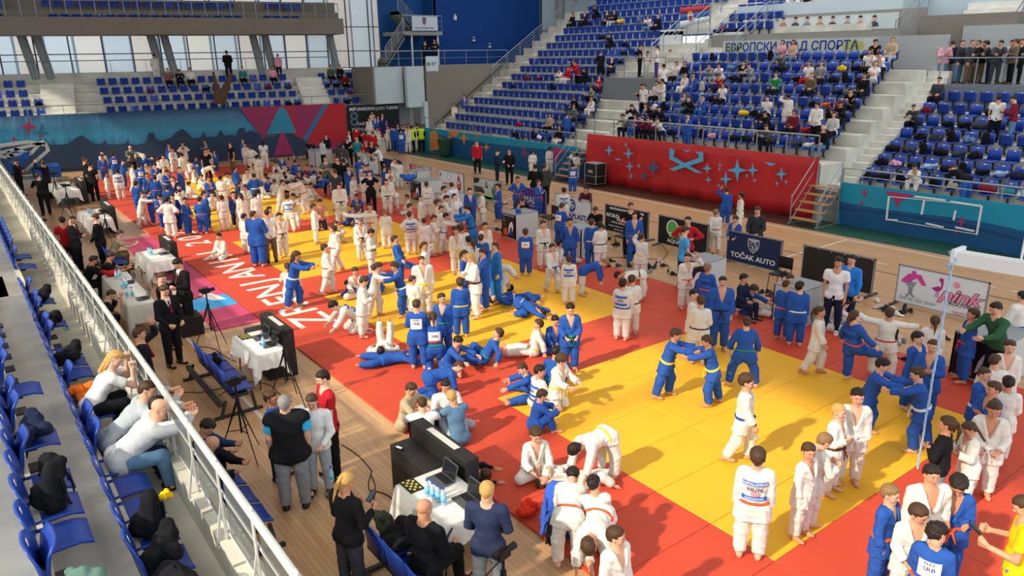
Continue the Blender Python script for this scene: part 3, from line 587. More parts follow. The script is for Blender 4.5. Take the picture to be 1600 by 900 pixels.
def flight(name, p0, p1, wdt, n, label, m):
    r = empty(name, p0, 0, label, 'stairs'); d = Vector(p1) - Vector(p0)
    sb = MB(); 
    a = Vector((0, 0, -.05)); b = d + Vector((0, 0, -.05))
    sb.hexa([a + Vector((0, 0, -.35)), b + Vector((0, 0, -.35)), b + Vector((0, wdt, -.35)), a + Vector((0, wdt, -.35)), a, b, b + Vector((0, wdt, 0)), a + Vector((0, wdt, 0))]); sb.build('soffit', m, r)
    for i in range(n):
        t0 = d * (i / n); t1 = d * ((i + 1) / n); s = MB(); s.box(min(t0.x, t1.x), 0, t0.z - .1, max(t0.x, t1.x), wdt, t1.z); s.build('step', m, r)
    return r
mdk = mat('stair_dark_concrete', '#6e7473', .85)
p0 = onY(603, 98, 48.2); p1 = onY(632, 52, 48.2); flight('stair_flight', p0, p1, 1.3, 14, 'grey concrete stair flight rising to the upper landing', mdk)
railing('stair_railing', [p0, p1], 1.0, 'steel balustrade of the lower flight to the upper landing', .8, 5)
p2 = onY(632, 50, 50.2); p3 = onY(619, 14, 50.2); flight('stair_flight', p3, p2, 1.2, 8, 'short upper stair flight above the landing', mdk) if False else None
p3 = onY(652, 22, 49.8); p4 = onY(622, 22 - 12, 49.8)
fl_ = flight('stair_flight', onY(650, 50, 50), onY(622, 16, 50), 1.2, 8, 'upper stair flight turning back above the landing', mdk)
railing('stair_railing', [onY(650, 48, 49.9), onY(622, 16, 49.9)], 1.0, 'steel balustrade of the upper flight', .8, 5)

# windows and raked columns behind the far stand
zc0, zc1 = 5.5, 8.0
gl = FW(5.8)
SCOL = []
mb = MB(); fbox(mb, -8, 5.2, 4.6, 23.5, 5.5, 5.5); struct('wall_far_sill', mb, M_conc)
wnum = 1
edges = [-8, -3.5, 0.6, 4.4, 8.2, 11.6, 15.0, 18.2, 21.2, 24.2, 27.5]
for a_, b_ in zip(edges[:-1], edges[1:]):
    fr = MB()
    for s in (a_, (a_ + b_) / 2): fbox(fr, s - .04, 5.75, 5.4, s + .04, 5.85, 12)
    for z in (5.45, 6.62, 8.3, 10.2): fbox(fr, a_, 5.76, z, b_, 5.84, z + .06)
    o = fr.build(f'window_{wnum}', M_mull); o['kind'] = 'structure'; wnum += 1
    for (sa, sb) in ((a_ + .04, (a_ + b_) / 2 - .04), ((a_ + b_) / 2 + .04, b_ - .04)):
        for (za, zb_) in ((5.51, 6.62), (6.68, 8.3), (8.36, 10.2)):
            g = MB(); fbox(g, sa, 5.79, za, sb, 5.80, zb_); g.build('pane', M_glass, o)
for s in (4.1, 4.9, 11.3, 12.1, 17.7, 18.5, 23.0):
    if True:
        mb = MB(); b0 = fw(s + .15, 5.3, 5.2); t0 = fw(s - .25, 5.3, 8.1)
        mb.tube([b0, t0], .26, 12); struct('trim_8', mb, mat('column_grey', '#8f9796', .8))
c_pts = [(375, 345), (875, 925), (1395, 1460), (0, 0)]
o_r = railing('railing', [fw(-6, 4.9, 5.3), fw(23, 4.9, 5.3)], .95, 'thin railing in front of the far windows', 2.1, 0)
# upper balcony
mb = MB(); fbox(mb, -8, 2.6, 7.75, 23.2, 2.9, 8.75); fbox(mb, -8, 2.9, 7.75, 23.2, 6.0, 8.15); fbox(mb, -8, 3.0, 8.1, 23.2, 3.9, 8.55); fbox(mb, -8, 3.9, 8.1, 23.2, 4.8, 9.2); fbox(mb, -8, 4.8, 8.1, 23.2, 5.6, 9.9); struct('wall_balcony', mb, M_taupe)
for (s0, s1, k) in [(-4, 3.6, 0), (5.6, 20.9, 0), (-4, 3.6, 1), (5.3, 20.9, 1), (6, 22, 2)]:
    n = int((s1 - s0) / .62)
    for i in range(n):
        if k < 2 and 16.3 < s0 + i * .62 < 17.9: continue
        q = fw(s0 + (i + .5) * .62, 3.55 + .85 * k, 0); add_seat(q.x, q.y, (8.12, 9.0, 9.7)[k], seatang, f'blue plastic seat in the {ORD[k]} row of the upper balcony', 'blue seats on the upper balcony', .1)
railing('railing', [fw(-6, 3.9, 8.75), fw(23.2, 3.9, 8.75)], 1.0, 'steel railing between the balcony seat rows', .8, 0)
# the building opposite, seen through the glass
mb = MB(); fbox(mb, -25, 16, -3, 60, 20, 5.2); struct('wall_outside_low', mb, mat('outside_concrete', '#dce8f2', .8, noise=.1, nscale=.3))
op = empty('opposite_building', fw(10, 22, 0), math.atan2(EU.y, EU.x), 'pale office building with vertical cladding panels seen through the far windows', 'building')
for i in range(40):
    mb = MB(); x = -42 + i * 2.1; mb.box(x, 0, -2, x + 1.9, .6, 16); mb.build('panel', mat('cladding_%d' % (i % 4), ['#eadcd4', '#dfe8f0', '#f4ece2', '#d5e0ea'][i % 4], .7), op)
    mb = MB(); mb.box(x + 1.9, .1, -2, x + 2.1, .3, 16); mb.build('mullion', mat('cladding_joint', '#8ea0b2', .6), op)
# window bay right of the blue wall
fr = MB()
for x in (40.8, 43.2, 45.6, 48): fr.box(x - .06, 50.2, 4, x + .06, 50.35, 14)
for z in (5.5, 8.0, 10.5): fr.box(40.6, 50.22, z, 48, 50.34, z + .1)
o = fr.build('window_20', M_mull); o['kind'] = 'structure'
for x in (40.86, 43.26, 45.66):
    g = MB(); g.box(x, 50.27, 4, x + 2.28, 50.28, 14); g.build('pane', M_glass, o)
mb = MB(); mb.tube([(41.9, 49.2, 5), (41.9, 49.2, 14)], .35, 14); struct('trim_9', mb, mat('column_grey', '#8f9796', .8))
railing('stair_railing', [(31.8, 44.75, 4.4), (42, 44.75, 10.9)], 1.0, 'long sloping steel balustrade beside the far steps and blue wall', 1.5, 4)

# ---------------------------------------------------------------- stand on the left (the photographer's side)
def lt(name, x0, x1, z): mb = MB(); mb.box(x0, -2, 0, x1, 49, z); return struct(name, mb, M_concn)
lt('wall_left_walkway', .74, 1.42, 1.30); lt('wall_left_tier', .02, .74, 1.74); lt('wall_left_tier', -.72, .02, 2.18); lt('wall_left_tier', -1.5, -.72, 2.62); lt('wall_left_tier', -2.3, -1.5, 3.06)
mb = MB(); y = -2
while y < 48: mb.box(1.38, y, 1.0, 1.62, y + 1.02, 1.66 + .02 * math.sin(y)); y += 1.04
mb.box(1.42, -2, 0, 1.6, 49, 1.62); struct('wall_left_parapet', mb, M_concn)
# aisle steps across the near stand
steps_l = empty('aisle_steps', (.75, 18.3, 1.3), 0, 'low concrete aisle steps in the near left stand', 'stairs')
for i in range(4): mb = MB(); mb.box(-.37 * (i + 1), -.9, 0, -.37 * i + .0, .9, .22 * (i + 1)); mb.build('step', M_concn, steps_l)
for k, (xb, z, ys) in enumerate(((.66, 1.30, None), (-.06, 1.74, None))):
    y = 3.9 if k == 0 else 4.2
    while y < (25 if k == 0 else 22):
        if not (17.3 < y < 19.4) and not (k == 0 and 20.8 < y < 0): add_seat(xb, y, z, 0, f'blue seat, {"front" if k == 0 else "second"} row of the near left stand', f'blue seats in the {"front" if k == 0 else "second"} row of the near left stand', .18)
        y += .55
# rail with grey mesh panels
rl = empty('balustrade', (1.46, 3, 1.60), 0, 'white tubular balustrade with grey panels along the near left stand', 'railing')
mb = MB(); mb.tube([(0, -6, .90), (0, 10, .90), (-.05, 30, .90), (-.15, 46, .90)], .036, 10); mb.build('top_rail', mat('rail_white', '#c9c8c0', .4), rl)
for q in (.55, .12): mb = MB(); mb.tube([(.03, -6, q), (.03, 46, q)], .014, 6); mb.build('mid_rail', mat('rail_white', '#c9c8c0', .4), rl)
mp_ = mat('grey_panel', '#6f7472', .5, alpha=.5)
for i in range(50):
    y = -5.5 + 1.03 * i; mb = MB(); mb.bar((0, y, 0), (0, y, .96), .07, .012, up=(1, 0, 0)); mb.bar((0, y, .5), (-.10, y, .02), .02); mb.box(-.1, y - .05, -.0, .06, y + .05, .02); mb.build('post', mat('rail_white', '#c9c8c0', .4), rl)
    mb = MB(); mb.box(.02, y + .09, .14, .035, y + .94, .92); mb.build('panel', mp_, rl)

# the rest of the shell: left wall with its band of high windows, roof
mb = MB(); mb.box(-10.4, -8, 0, -10, 64, 9.2); struct('wall_left', mb, M_pale)
mb = MB()
for i in range(10): mb.box(-10.25, -6 + 7 * i, 9.2, -10.05, -5.8 + 7 * i, 15.4)
struct('trim_10', mb, M_pale)
mb = MB(); mb.box(-10.4, -8, 15.6, 46, 64, 15.9); struct('ceiling', mb, mat('ceiling_pale', '#c9ccc9', .9))
mb = MB(); mb.box(44.8, -8, 0, 45, 64, 15.6); struct('wall_right_outer', mb, M_pale)

# ---------------------------------------------------------------- seats: 300 nearest each built, the rest joined per block
PEOPLE_SEATS = []
def finish_seats():
    vis = []
    for s in SEATS:
        u, v = proj((s[0], s[1], s[2] + .6))
        if -25 < u < 1625 and -20 < v < 920: vis.append(s)
    vis.sort(key=lambda s: math.hypot(s[0], s[1]))
    rows = {}
    for s in vis[:300]: rows.setdefault(s[5], []).append(s)
    NUM = ['leftmost', 'second', 'third', 'fourth', 'fifth', 'sixth', 'seventh', 'eighth', 'ninth', 'tenth', 'eleventh', 'twelfth', 'thirteenth', 'fourteenth', 'fifteenth', 'sixteenth', 'seventeenth', 'eighteenth', 'nineteenth', 'twentieth', 'twenty-first', 'twenty-second', 'twenty-third', 'twenty-fourth', 'twenty-fifth', 'twenty-sixth', 'twenty-seventh', 'twenty-eighth', 'twenty-ninth', 'thirtieth', 'thirty-first', 'thirty-second', 'thirty-third', 'thirty-fourth', 'thirty-fifth', 'thirty-sixth', 'thirty-seventh', 'thirty-eighth', 'thirty-ninth', 'fortieth']
    for lb, ss in rows.items():
        near = 'near left' in lb; ss.sort(key=(lambda s: s[1]) if near else (lambda s: proj(s[:3])[0]))
        for i, s in enumerate(ss):
            q = list(s); q[5] = lb + ', ' + (('nearest to the camera' if i == 0 else NUM[i] + ' from the camera') if near else ('leftmost' if i == 0 else NUM[i] + ' from the left')); seat_place(*q)
    rest = vis[300:]
    groups = {}
    for s in rest: groups.setdefault(s[6].split(',')[-1].strip(), []).append(s)
    bv = np.array([v.co[:] for v in ME_BACK.vertices]); bf = [tuple(p.vertices) for p in ME_BACK.polygons]; pv = np.array([v.co[:] for v in ME_PAN.vertices]); pf = [tuple(p.vertices) for p in ME_PAN.polygons]
    V = []; Fc = []; MI = []; n = 0
    plv = np.array([(-.04, .0, 0), (.04, 0, 0), (.04, 0, .05), (-.04, 0, .05), (-.04, .01, 0), (.04, .01, 0), (.04, .01, .05), (-.04, .01, .05)]); plf = [(0, 1, 2, 3), (4, 7, 6, 5), (0, 4, 5, 1), (3, 2, 6, 7)]
    for (x, y, z, ang, op_, lb, gr) in rest:
        r = seat_rot(ang); c, s_ = math.cos(r), math.sin(r); R_ = np.array([[c, -s_, 0], [s_, c, 0], [0, 0, 1]])
        t = 0 if op_ else math.radians(78); Rx = np.array([[1, 0, 0], [0, math.cos(t), -math.sin(t)], [0, math.sin(t), math.cos(t)]])
        for v, f, mi in ((bv + (0, 0, .44), bf, 0), (pv @ Rx.T + (0, .02, .42), pf, 1), (plv + (0, -.05, .78), plf, 2)):
            V.append(v @ R_.T + (x, y, z)); Fc += [tuple(i + n for i in q) for q in f]; MI += [mi] * len(f); n += len(v)
    me = bpy.data.meshes.new('distant_seats'); me.from_pydata(np.concatenate(V).tolist(), [], Fc)
    for m in (M_seat, M_seatp, M_plate): me.materials.append(m)
    me.polygons.foreach_set('material_index', MI); me.update()
    o = link('stadium_seats', me); tag(o, 'rows of blue plastic seats farther back in the stands', 'seats', kind='stuff')
    print('seats visible', len(vis))
# ================================================================ figures: smooth-blended volumes turned into one skin
def U(v):
    v = np.asarray(v, float); return v / (np.linalg.norm(v) + 1e-12)
class Field:
    def __init__(s, lo, hi, cell):
        s.lo = np.array(lo, float) - 2 * cell; s.c = cell
        s.n = np.ceil((np.array(hi, float) + 2 * cell - s.lo) / cell).astype(int) + 1
        s.F = np.full(s.n, 0.06, np.float32)
        s.ax = [(s.lo[i] + cell * np.arange(s.n[i])).astype(np.float32) for i in range(3)]
    def sub(s, lo, hi):
        i0 = np.clip(np.floor((lo - s.lo) / s.c).astype(int), 0, s.n - 1); i1 = np.clip(np.ceil((hi - s.lo) / s.c).astype(int) + 1, 1, s.n)
        sl = tuple(slice(a, b) for a, b in zip(i0, i1))
        X, Y, Z = np.meshgrid(s.ax[0][sl[0]], s.ax[1][sl[1]], s.ax[2][sl[2]], indexing='ij', sparse=True)
        return sl, X, Y, Z
    def put(s, sl, d, k, op):
        F = s.F[sl]
        if op == 'u':
            if k > 0:
                h = np.maximum(k - np.abs(F - d), 0) / k; s.F[sl] = np.minimum(F, d) - h * h * k * 0.25
            else: s.F[sl] = np.minimum(F, d)
        else:
            if k > 0:
                h = np.maximum(k - np.abs(F + d), 0) / k; s.F[sl] = np.maximum(F, -d) + h * h * k * 0.25
            else: s.F[sl] = np.maximum(F, -d)
    def cone(s, a, b, r1, r2, k=0.02, n=None, sq=1.0, cut=None, op='u'):
        a = np.asarray(a, float); b = np.asarray(b, float); R = max(r1, r2) + 0.03
        sl, X, Y, Z = s.sub(np.minimum(a, b) - R, np.maximum(a, b) + R)
        q = [X - a[0], Y - a[1], Z - a[2]]; ab = b - a
        if n is not None:
            dn = q[0] * n[0] + q[1] * n[1] + q[2] * n[2]
            q = [q[i] + dn * (n[i] * (sq - 1)) for i in range(3)]
            ab = ab + n * (ab @ n) * (sq - 1)
        L2 = ab @ ab
        t = np.clip((q[0] * ab[0] + q[1] * ab[1] + q[2] * ab[2]) / L2, 0, 1) if L2 > 1e-12 else 0.0
        d = np.sqrt((q[0] - t * ab[0]) ** 2 + (q[1] - t * ab[1]) ** 2 + (q[2] - t * ab[2]) ** 2) - (r1 + (r2 - r1) * t)
        if cut is not None:
            for (cp, cd) in (cut if isinstance(cut, list) else [cut]):
                d = np.maximum(d, (X - cp[0]) * cd[0] + (Y - cp[1]) * cd[1] + (Z - cp[2]) * cd[2])
        s.put(sl, d, k, op)
    def ell(s, c, r, k=0.02, op='u', ax=None):
        c = np.asarray(c, float); r = np.asarray(r, float); R = r.max() + 0.03
        sl, X, Y, Z = s.sub(c - R, c + R); q = [X - c[0], Y - c[1], Z - c[2]]
        if ax is not None: q = [q[0] * a[0] + q[1] * a[1] + q[2] * a[2] for a in ax]
        d = (np.sqrt((q[0] / r[0]) ** 2 + (q[1] / r[1]) ** 2 + (q[2] / r[2]) ** 2) - 1) * r.min()
        s.put(sl, d, k, op)
    def full(s): return np.meshgrid(*s.ax, indexing='ij', sparse=True)
    def wrinkle(s, amp, fr):
        X, Y, Z = s.full()
        a = np.sin(fr * 0.55 * (X * 0.9 + Y * .4 + Z * 0.6) + 2.2 * np.sin(fr * 0.30 * (Y + Z - X)) + 1.0); b = np.sin(fr * .42 * (X * .5 - Y * 1.1 + Z * 0.55) + 1.7 * np.sin(fr * .33 * (X + .6 * Z)))
        s.F += amp * (1.5 * (np.abs(a) ** .7 - .65) + .9 * (np.abs(b) ** .7 - .65) + .5 * np.sin(fr * (Z * .4 + X) + 2 * Y * fr) * b)
    def mesh(s):
        F = s.F; neg = F < 0; n = s.n
        c8 = np.zeros(n - 1, np.uint8)
        for i in (0, 1):
            for j in (0, 1):
                for k in (0, 1): c8 += neg[i:n[0] - 1 + i, j:n[1] - 1 + j, k:n[2] - 1 + k]
        act = (c8 > 0) & (c8 < 8); idx = np.argwhere(act)
        if len(idx) == 0: return np.zeros((0, 3)), np.zeros((0, 4), int)
        acc = np.zeros((len(idx), 3)); cnt = np.zeros(len(idx))
        I, J, K = idx.T
        corners = [(i, j, k) for i in (0, 1) for j in (0, 1) for k in (0, 1)]
        val = {c: F[I + c[0], J + c[1], K + c[2]] for c in corners}
        for a in corners:
            for axis in range(3):
                if a[axis] == 0:
                    b = list(a); b[axis] = 1; b = tuple(b); va, vb = val[a], val[b]; m = (va < 0) != (vb < 0)
                    t = np.where(m, va / np.where(m, va - vb, 1), 0)
                    p = np.tile(np.array(a, float), (len(idx), 1)); p[:, axis] = t
                    acc += p * m[:, None]; cnt += m
        V = (idx + acc / cnt[:, None]) * s.c + s.lo
        num = np.full(n - 1, -1, np.int64); num[I, J, K] = np.arange(len(idx))
        Q = []
        for axis in range(3):
            b1, b2 = [(1, 2), (2, 0), (0, 1)][axis]
            sa = [slice(1, n[d] - 1) for d in range(3)]; sb = list(sa); sa[axis] = slice(0, n[axis] - 1); sb[axis] = slice(1, n[axis])
            na, nb = neg[tuple(sa)], neg[tuple(sb)]
            e = np.argwhere(na != nb)
            if len(e) == 0: continue
            flip = na[tuple(e.T)]
            off = np.array([1, 1, 1]); off[axis] = 0; e = e + off
            def g(d1, d2):
                q = e.copy(); q[:, b1] -= d1; q[:, b2] -= d2; return num[tuple(q.T)]
            q = np.stack([g(1, 1), g(0, 1), g(0, 0), g(1, 0)], 1)
            q[~flip] = q[~flip][:, ::-1]
            Q.append(q)
        Q = np.concatenate(Q); Q = Q[(Q >= 0).all(1)]
        return V, Q
def np_mesh(name, parts, mats, smooth=True):
    """parts = [(V, faces(n,4), material indices or int)]"""
    V = []; Fc = []; MI = []; n = 0
    for v, f, mi in parts:
        V.append(v); Fc.append(f + n); MI.append(np.full(len(f), mi) if np.isscalar(mi) else mi); n += len(v)
    V = np.concatenate(V); Fc = np.concatenate(Fc); MI = np.concatenate(MI)
    me = bpy.data.meshes.new(name); me.vertices.add(len(V)); me.vertices.foreach_set('co', V.astype(np.float32).ravel())
    me.loops.add(len(Fc) * 4); me.loops.foreach_set('vertex_index', Fc.astype(np.int32).ravel())
    me.polygons.add(len(Fc)); me.polygons.foreach_set('loop_start', np.arange(0, len(Fc) * 4, 4, dtype=np.int32))
    me.polygons.foreach_set('loop_total', np.full(len(Fc), 4, np.int32))
    for m in mats: me.materials.append(m)
    me.polygons.foreach_set('material_index', MI.astype(np.int32)); me.update(calc_edges=True)
    if smooth: me.polygons.foreach_set('use_smooth', np.ones(len(Fc), bool))
    return me

# ---- head, unit height: chin z=0, crown z=1, face looks along +Y
def head_field(cell, cloth=0.0):
    f = Field((-.52, -.62, -.15), (.52, .62, 1.15), cell)
    f.ell((0, -.05, .63), (.355, .43, .375), 0)
    f.cone((0, .05, .36), (0, .2, .13), .25, .13, .12)
    f.ell((.16, .16, .38), (.13, .16, .2), .1); f.ell((-.16, .16, .38), (.13, .16, .2), .1)
    f.ell((0, .30, .60), (.24, .08, .06), .06)
    return f
def make_head(cell):
    f = head_field(cell)
    f.ell((.145, .395, .52), (.085, .09, .055), .05, 's'); f.ell((-.145, .395, .52), (.085, .09, .055), .05, 's')
    f.cone((0, .335, .56), (0, .43, .37), .03, .055, .04); f.ell((.045, .385, .355), (.035, .045, .03), .03); f.ell((-.045, .385, .355), (.035, .045, .03), .03)
    f.ell((0, .335, .245), (.10, .05, .025), .03); f.ell((0, .325, .205), (.08, .05, .028), .03)
    f.ell((0, .26, .07), (.09, .08, .07), .05)
    for s in (1, -1): f.ell((.365 * s, -.05, .45), (.035, .085, .125), .03); f.ell((.395 * s, -.03, .46), (.03, .045, .07), .02, 's')
    V, Q = f.mesh(); c = V[Q].mean(1); mi = np.zeros(len(Q), int)
    mi[(np.abs(c[:, 0]) < .11) & (c[:, 1] > .30) & (c[:, 2] > .175) & (c[:, 2] < .27)] = 3
    parts = [(V, Q, mi)]
    def ball(c, r, mi, n=8):
        vs = []; q = []
        for i in range(n + 1):
            th = PI * i / n
            for j in range(n): ph = 2 * PI * j / n; vs.append((c[0] + r[0] * math.sin(th) * math.cos(ph), c[1] + r[1] * math.cos(th), c[2] + r[2] * math.sin(th) * math.sin(ph)))
        for i in range(n):
            for j in range(n): q.append((i * n + j, i * n + (j + 1) % n, (i + 1) * n + (j + 1) % n, (i + 1) * n + j))
        return np.array(vs), np.array(q), mi
    for s in (1, -1):
        parts += [ball((.145 * s, .318, .515), (.050, .045, .024), 1, 6), ball((.145 * s, .334, .513), (.027, .034, .024), 2, 6), ball((.15 * s, .362, .61), (.075, .03, .012), 2, 6)]
    V = []; Fc = []; MI = []; n = 0
    for v, q, mi in parts: V.append(v); Fc.append(q + n); MI.append(np.full(len(q), mi) if np.isscalar(mi) else mi); n += len(v)
    return np.concatenate(V), np.concatenate(Fc), np.concatenate(MI)
def make_hair(style, cell):
    f = Field((-.6, -.9, -1.3 if style in ('long', 'tail', 'braid') else -.2), (.6, .6, 1.3), cell)
    th = {'buzz': .016, 'short': .055, 'tousled': .10, 'long': .06, 'tail': .04, 'bun': .04, 'braid': .04, 'crop': .03}[style]
    X, Y, Z = f.full(); front = .13
    nt = 0.03 * np.sin(17 * X) if style in ('short', 'tousled') else 0 * X
    plane = np.minimum(.79 + nt - Z - 0.25 * np.abs(X), Y - front + 0 * Z)           # >0 inside the face region
    side = np.minimum(.58 - Z - .25 * np.maximum(0, Y), Y + .10 + 0 * Z); low = np.minimum(.26 - Z, Y + .34 + 0 * Z)
    if style in ('long',): low = np.minimum(.1 - Z, Y + .0)
    reg = np.maximum(np.maximum(plane, side), low)
    if style in ('buzz', 'short', 'crop', 'tousled', 'bun'): reg = np.maximum(reg, .20 - Z + 0 * X)
    e_ = (np.sqrt((X / .355) ** 2 + ((Y + .05) / .43) ** 2 + ((Z - .63) / .375) ** 2) - 1) * .355
    c_t = np.clip((.45 - Z) / .19, 0, 1); n_ = np.sqrt(X ** 2 + (Y + .2 + .02 * c_t) ** 2 + (Z - .45 + .19 * c_t) ** 2) - (.25 - .05 * c_t)
    h_ = np.maximum(.1 - np.abs(e_ - n_), 0) / .1; f.F[:] = np.minimum(e_, n_) - h_ * h_ * .025
    tt = th * np.clip(-reg / .16, .12, 1) * (1 + .35 * np.clip((Z - .7) * 3, 0, 1) * (style in ('short', 'tousled'))); f.F -= (tt + .012).astype(np.float32)
    if style == 'long':
        for s in (1, -1): f.cone((.27 * s, -.1, .5), (.24 * s, -.16, -.25), .13, .09, .08)
        f.cone((0, -.35, .5), (0, -.38, -.55), .24, .14, .1)
    if style == 'tail':
        f.ell((0, -.5, .68), (.11, .11, .11), .05); f.cone((0, -.56, .66), (0, -.66, .25), .10, .11, .05); f.cone((0, -.66, .25), (0, -.52, -.6), .11, .04, .05)
    if style == 'braid':
        for i in range(7): f.ell((0, -.48 - .02 * i, .45 - .2 * i), (.09, .09, .13), .03)
    if style == 'bun': f.ell((0, -.44, .86), (.15, .14, .14), .03)
    f.F[:] = np.maximum(f.F, reg)
    am = {'tousled': .022, 'buzz': .002, 'crop': .004}.get(style, .009)
    f.F += am * (np.sin(23 * X + 3 * np.sin(9 * Z)) * np.sin(19 * Y + 2 * X) + .6 * np.sin(31 * Z + 11 * X))
    V, Q = f.mesh(); return V, Q
def make_hand(curl, cell):
    f = Field((-.6, -.45, -1.15), (.35, .6, .15), cell)
    ys = [.21, .07, -.07, -.20]; ln = [.46, .52, .48, .37]
    for y, l in zip(ys, ln):
        kn = np.array((0, y, -.50 + abs(y) * .15)); f.cone((0, y * .45, -.02), kn, .115, .10, .05)
        a = 0; p = kn; d0 = np.array((0, y * .25, -1.))
        for j, (fr, r1, r2) in enumerate(((.45, .085, .075), (.3, .072, .065), (.25, .062, .05))):
            a += curl * (1, 1.2, .9)[j]; d = U(d0 * math.cos(a) + np.array((-1., 0, 0)) * math.sin(a)); q = p + d * l * fr
            f.cone(p, q, r1, r2, .012); p = q
    f.cone((-.03, .10, -.08), (-.1, .30, -.30), .10, .085, .05); f.cone((-.1, .30, -.30), (-.14 - curl * .15, .36 - curl * .12, -.55), .078, .06, .012)
    V, Q = f.mesh(); return V, Q
def make_shoe(cell):
    f = Field((-.25, -.5, -.35), (.25, .95, .35), cell)
    f.cone((0, -.18, -.12), (0, .62, -.16), .17, .155, .05, n=np.array((0, 0, 1.)), sq=1.25); f.cone((0, -.05, .12), (0, .2, -.05), .15, .15, .06)
    f.cone((0, -.08, .2), (0, -.08, -.05), .14, .17, .05, cut=(np.array((0, 0, .2)), np.array((0, 0, 1.))))
    X, Y, Z = f.full(); f.F[:] = np.maximum(f.F, -.29 - Z + 0 * X)
    V, Q = f.mesh(); c = V[Q].mean(1); mi = (c[:, 2] < -.21).astype(int)
    return V, Q, mi
HD = {'hi': make_head(.036), 'lo': make_head(.07), 'far': make_head(.13)}
_hc = {}
def hair_mesh(style, lod):
    k = (style, lod)
    if k not in _hc:
        V, Q = make_hair(style, .04 if lod == 'hi' else .065 if lod == 'lo' else .11); _hc[k] = np_mesh('hair', [(V, Q, 0)], [mat('hair_black', '#1d1613', .6)])
    return _hc[k]
HAND = {('r', 'hi'): make_hand(.35, .038), ('f', 'hi'): make_hand(1.1, .038), ('r', 'lo'): make_hand(.35, .075), ('f', 'lo'): make_hand(1.1, .075), ('r', 'far'): make_hand(.35, .13), ('f', 'far'): make_hand(1.1, .13)}
_shv, _shq, _shm = make_shoe(.045)
SHOE_ME = np_mesh('shoe', [(_shv, _shq, _shm)], [mat('shoe_k', '#17171a', .5), mat('shoe_sole', '#d8d5cf', .6)])

BUILD = {
 'k': dict(foot=.042, shin=.215, thigh=.232, torso=.285, neck=.058, hh=.157, ua=.165, fa=.142, hand=.095, sh=.100, hip=.058, g=.95),
 'a': dict(foot=.040, shin=.235, thigh=.243, torso=.300, neck=.058, hh=.132, ua=.172, fa=.150, hand=.102, sh=.112, hip=.056, g=.93),
 'b': dict(foot=.040, shin=.232, thigh=.240, torso=.300, neck=.056, hh=.134, ua=.170, fa=.148, hand=.104, sh=.122, hip=.062, g=1.12),
}
D = lambda *a: U(a)
dn = (0, 0, -1)
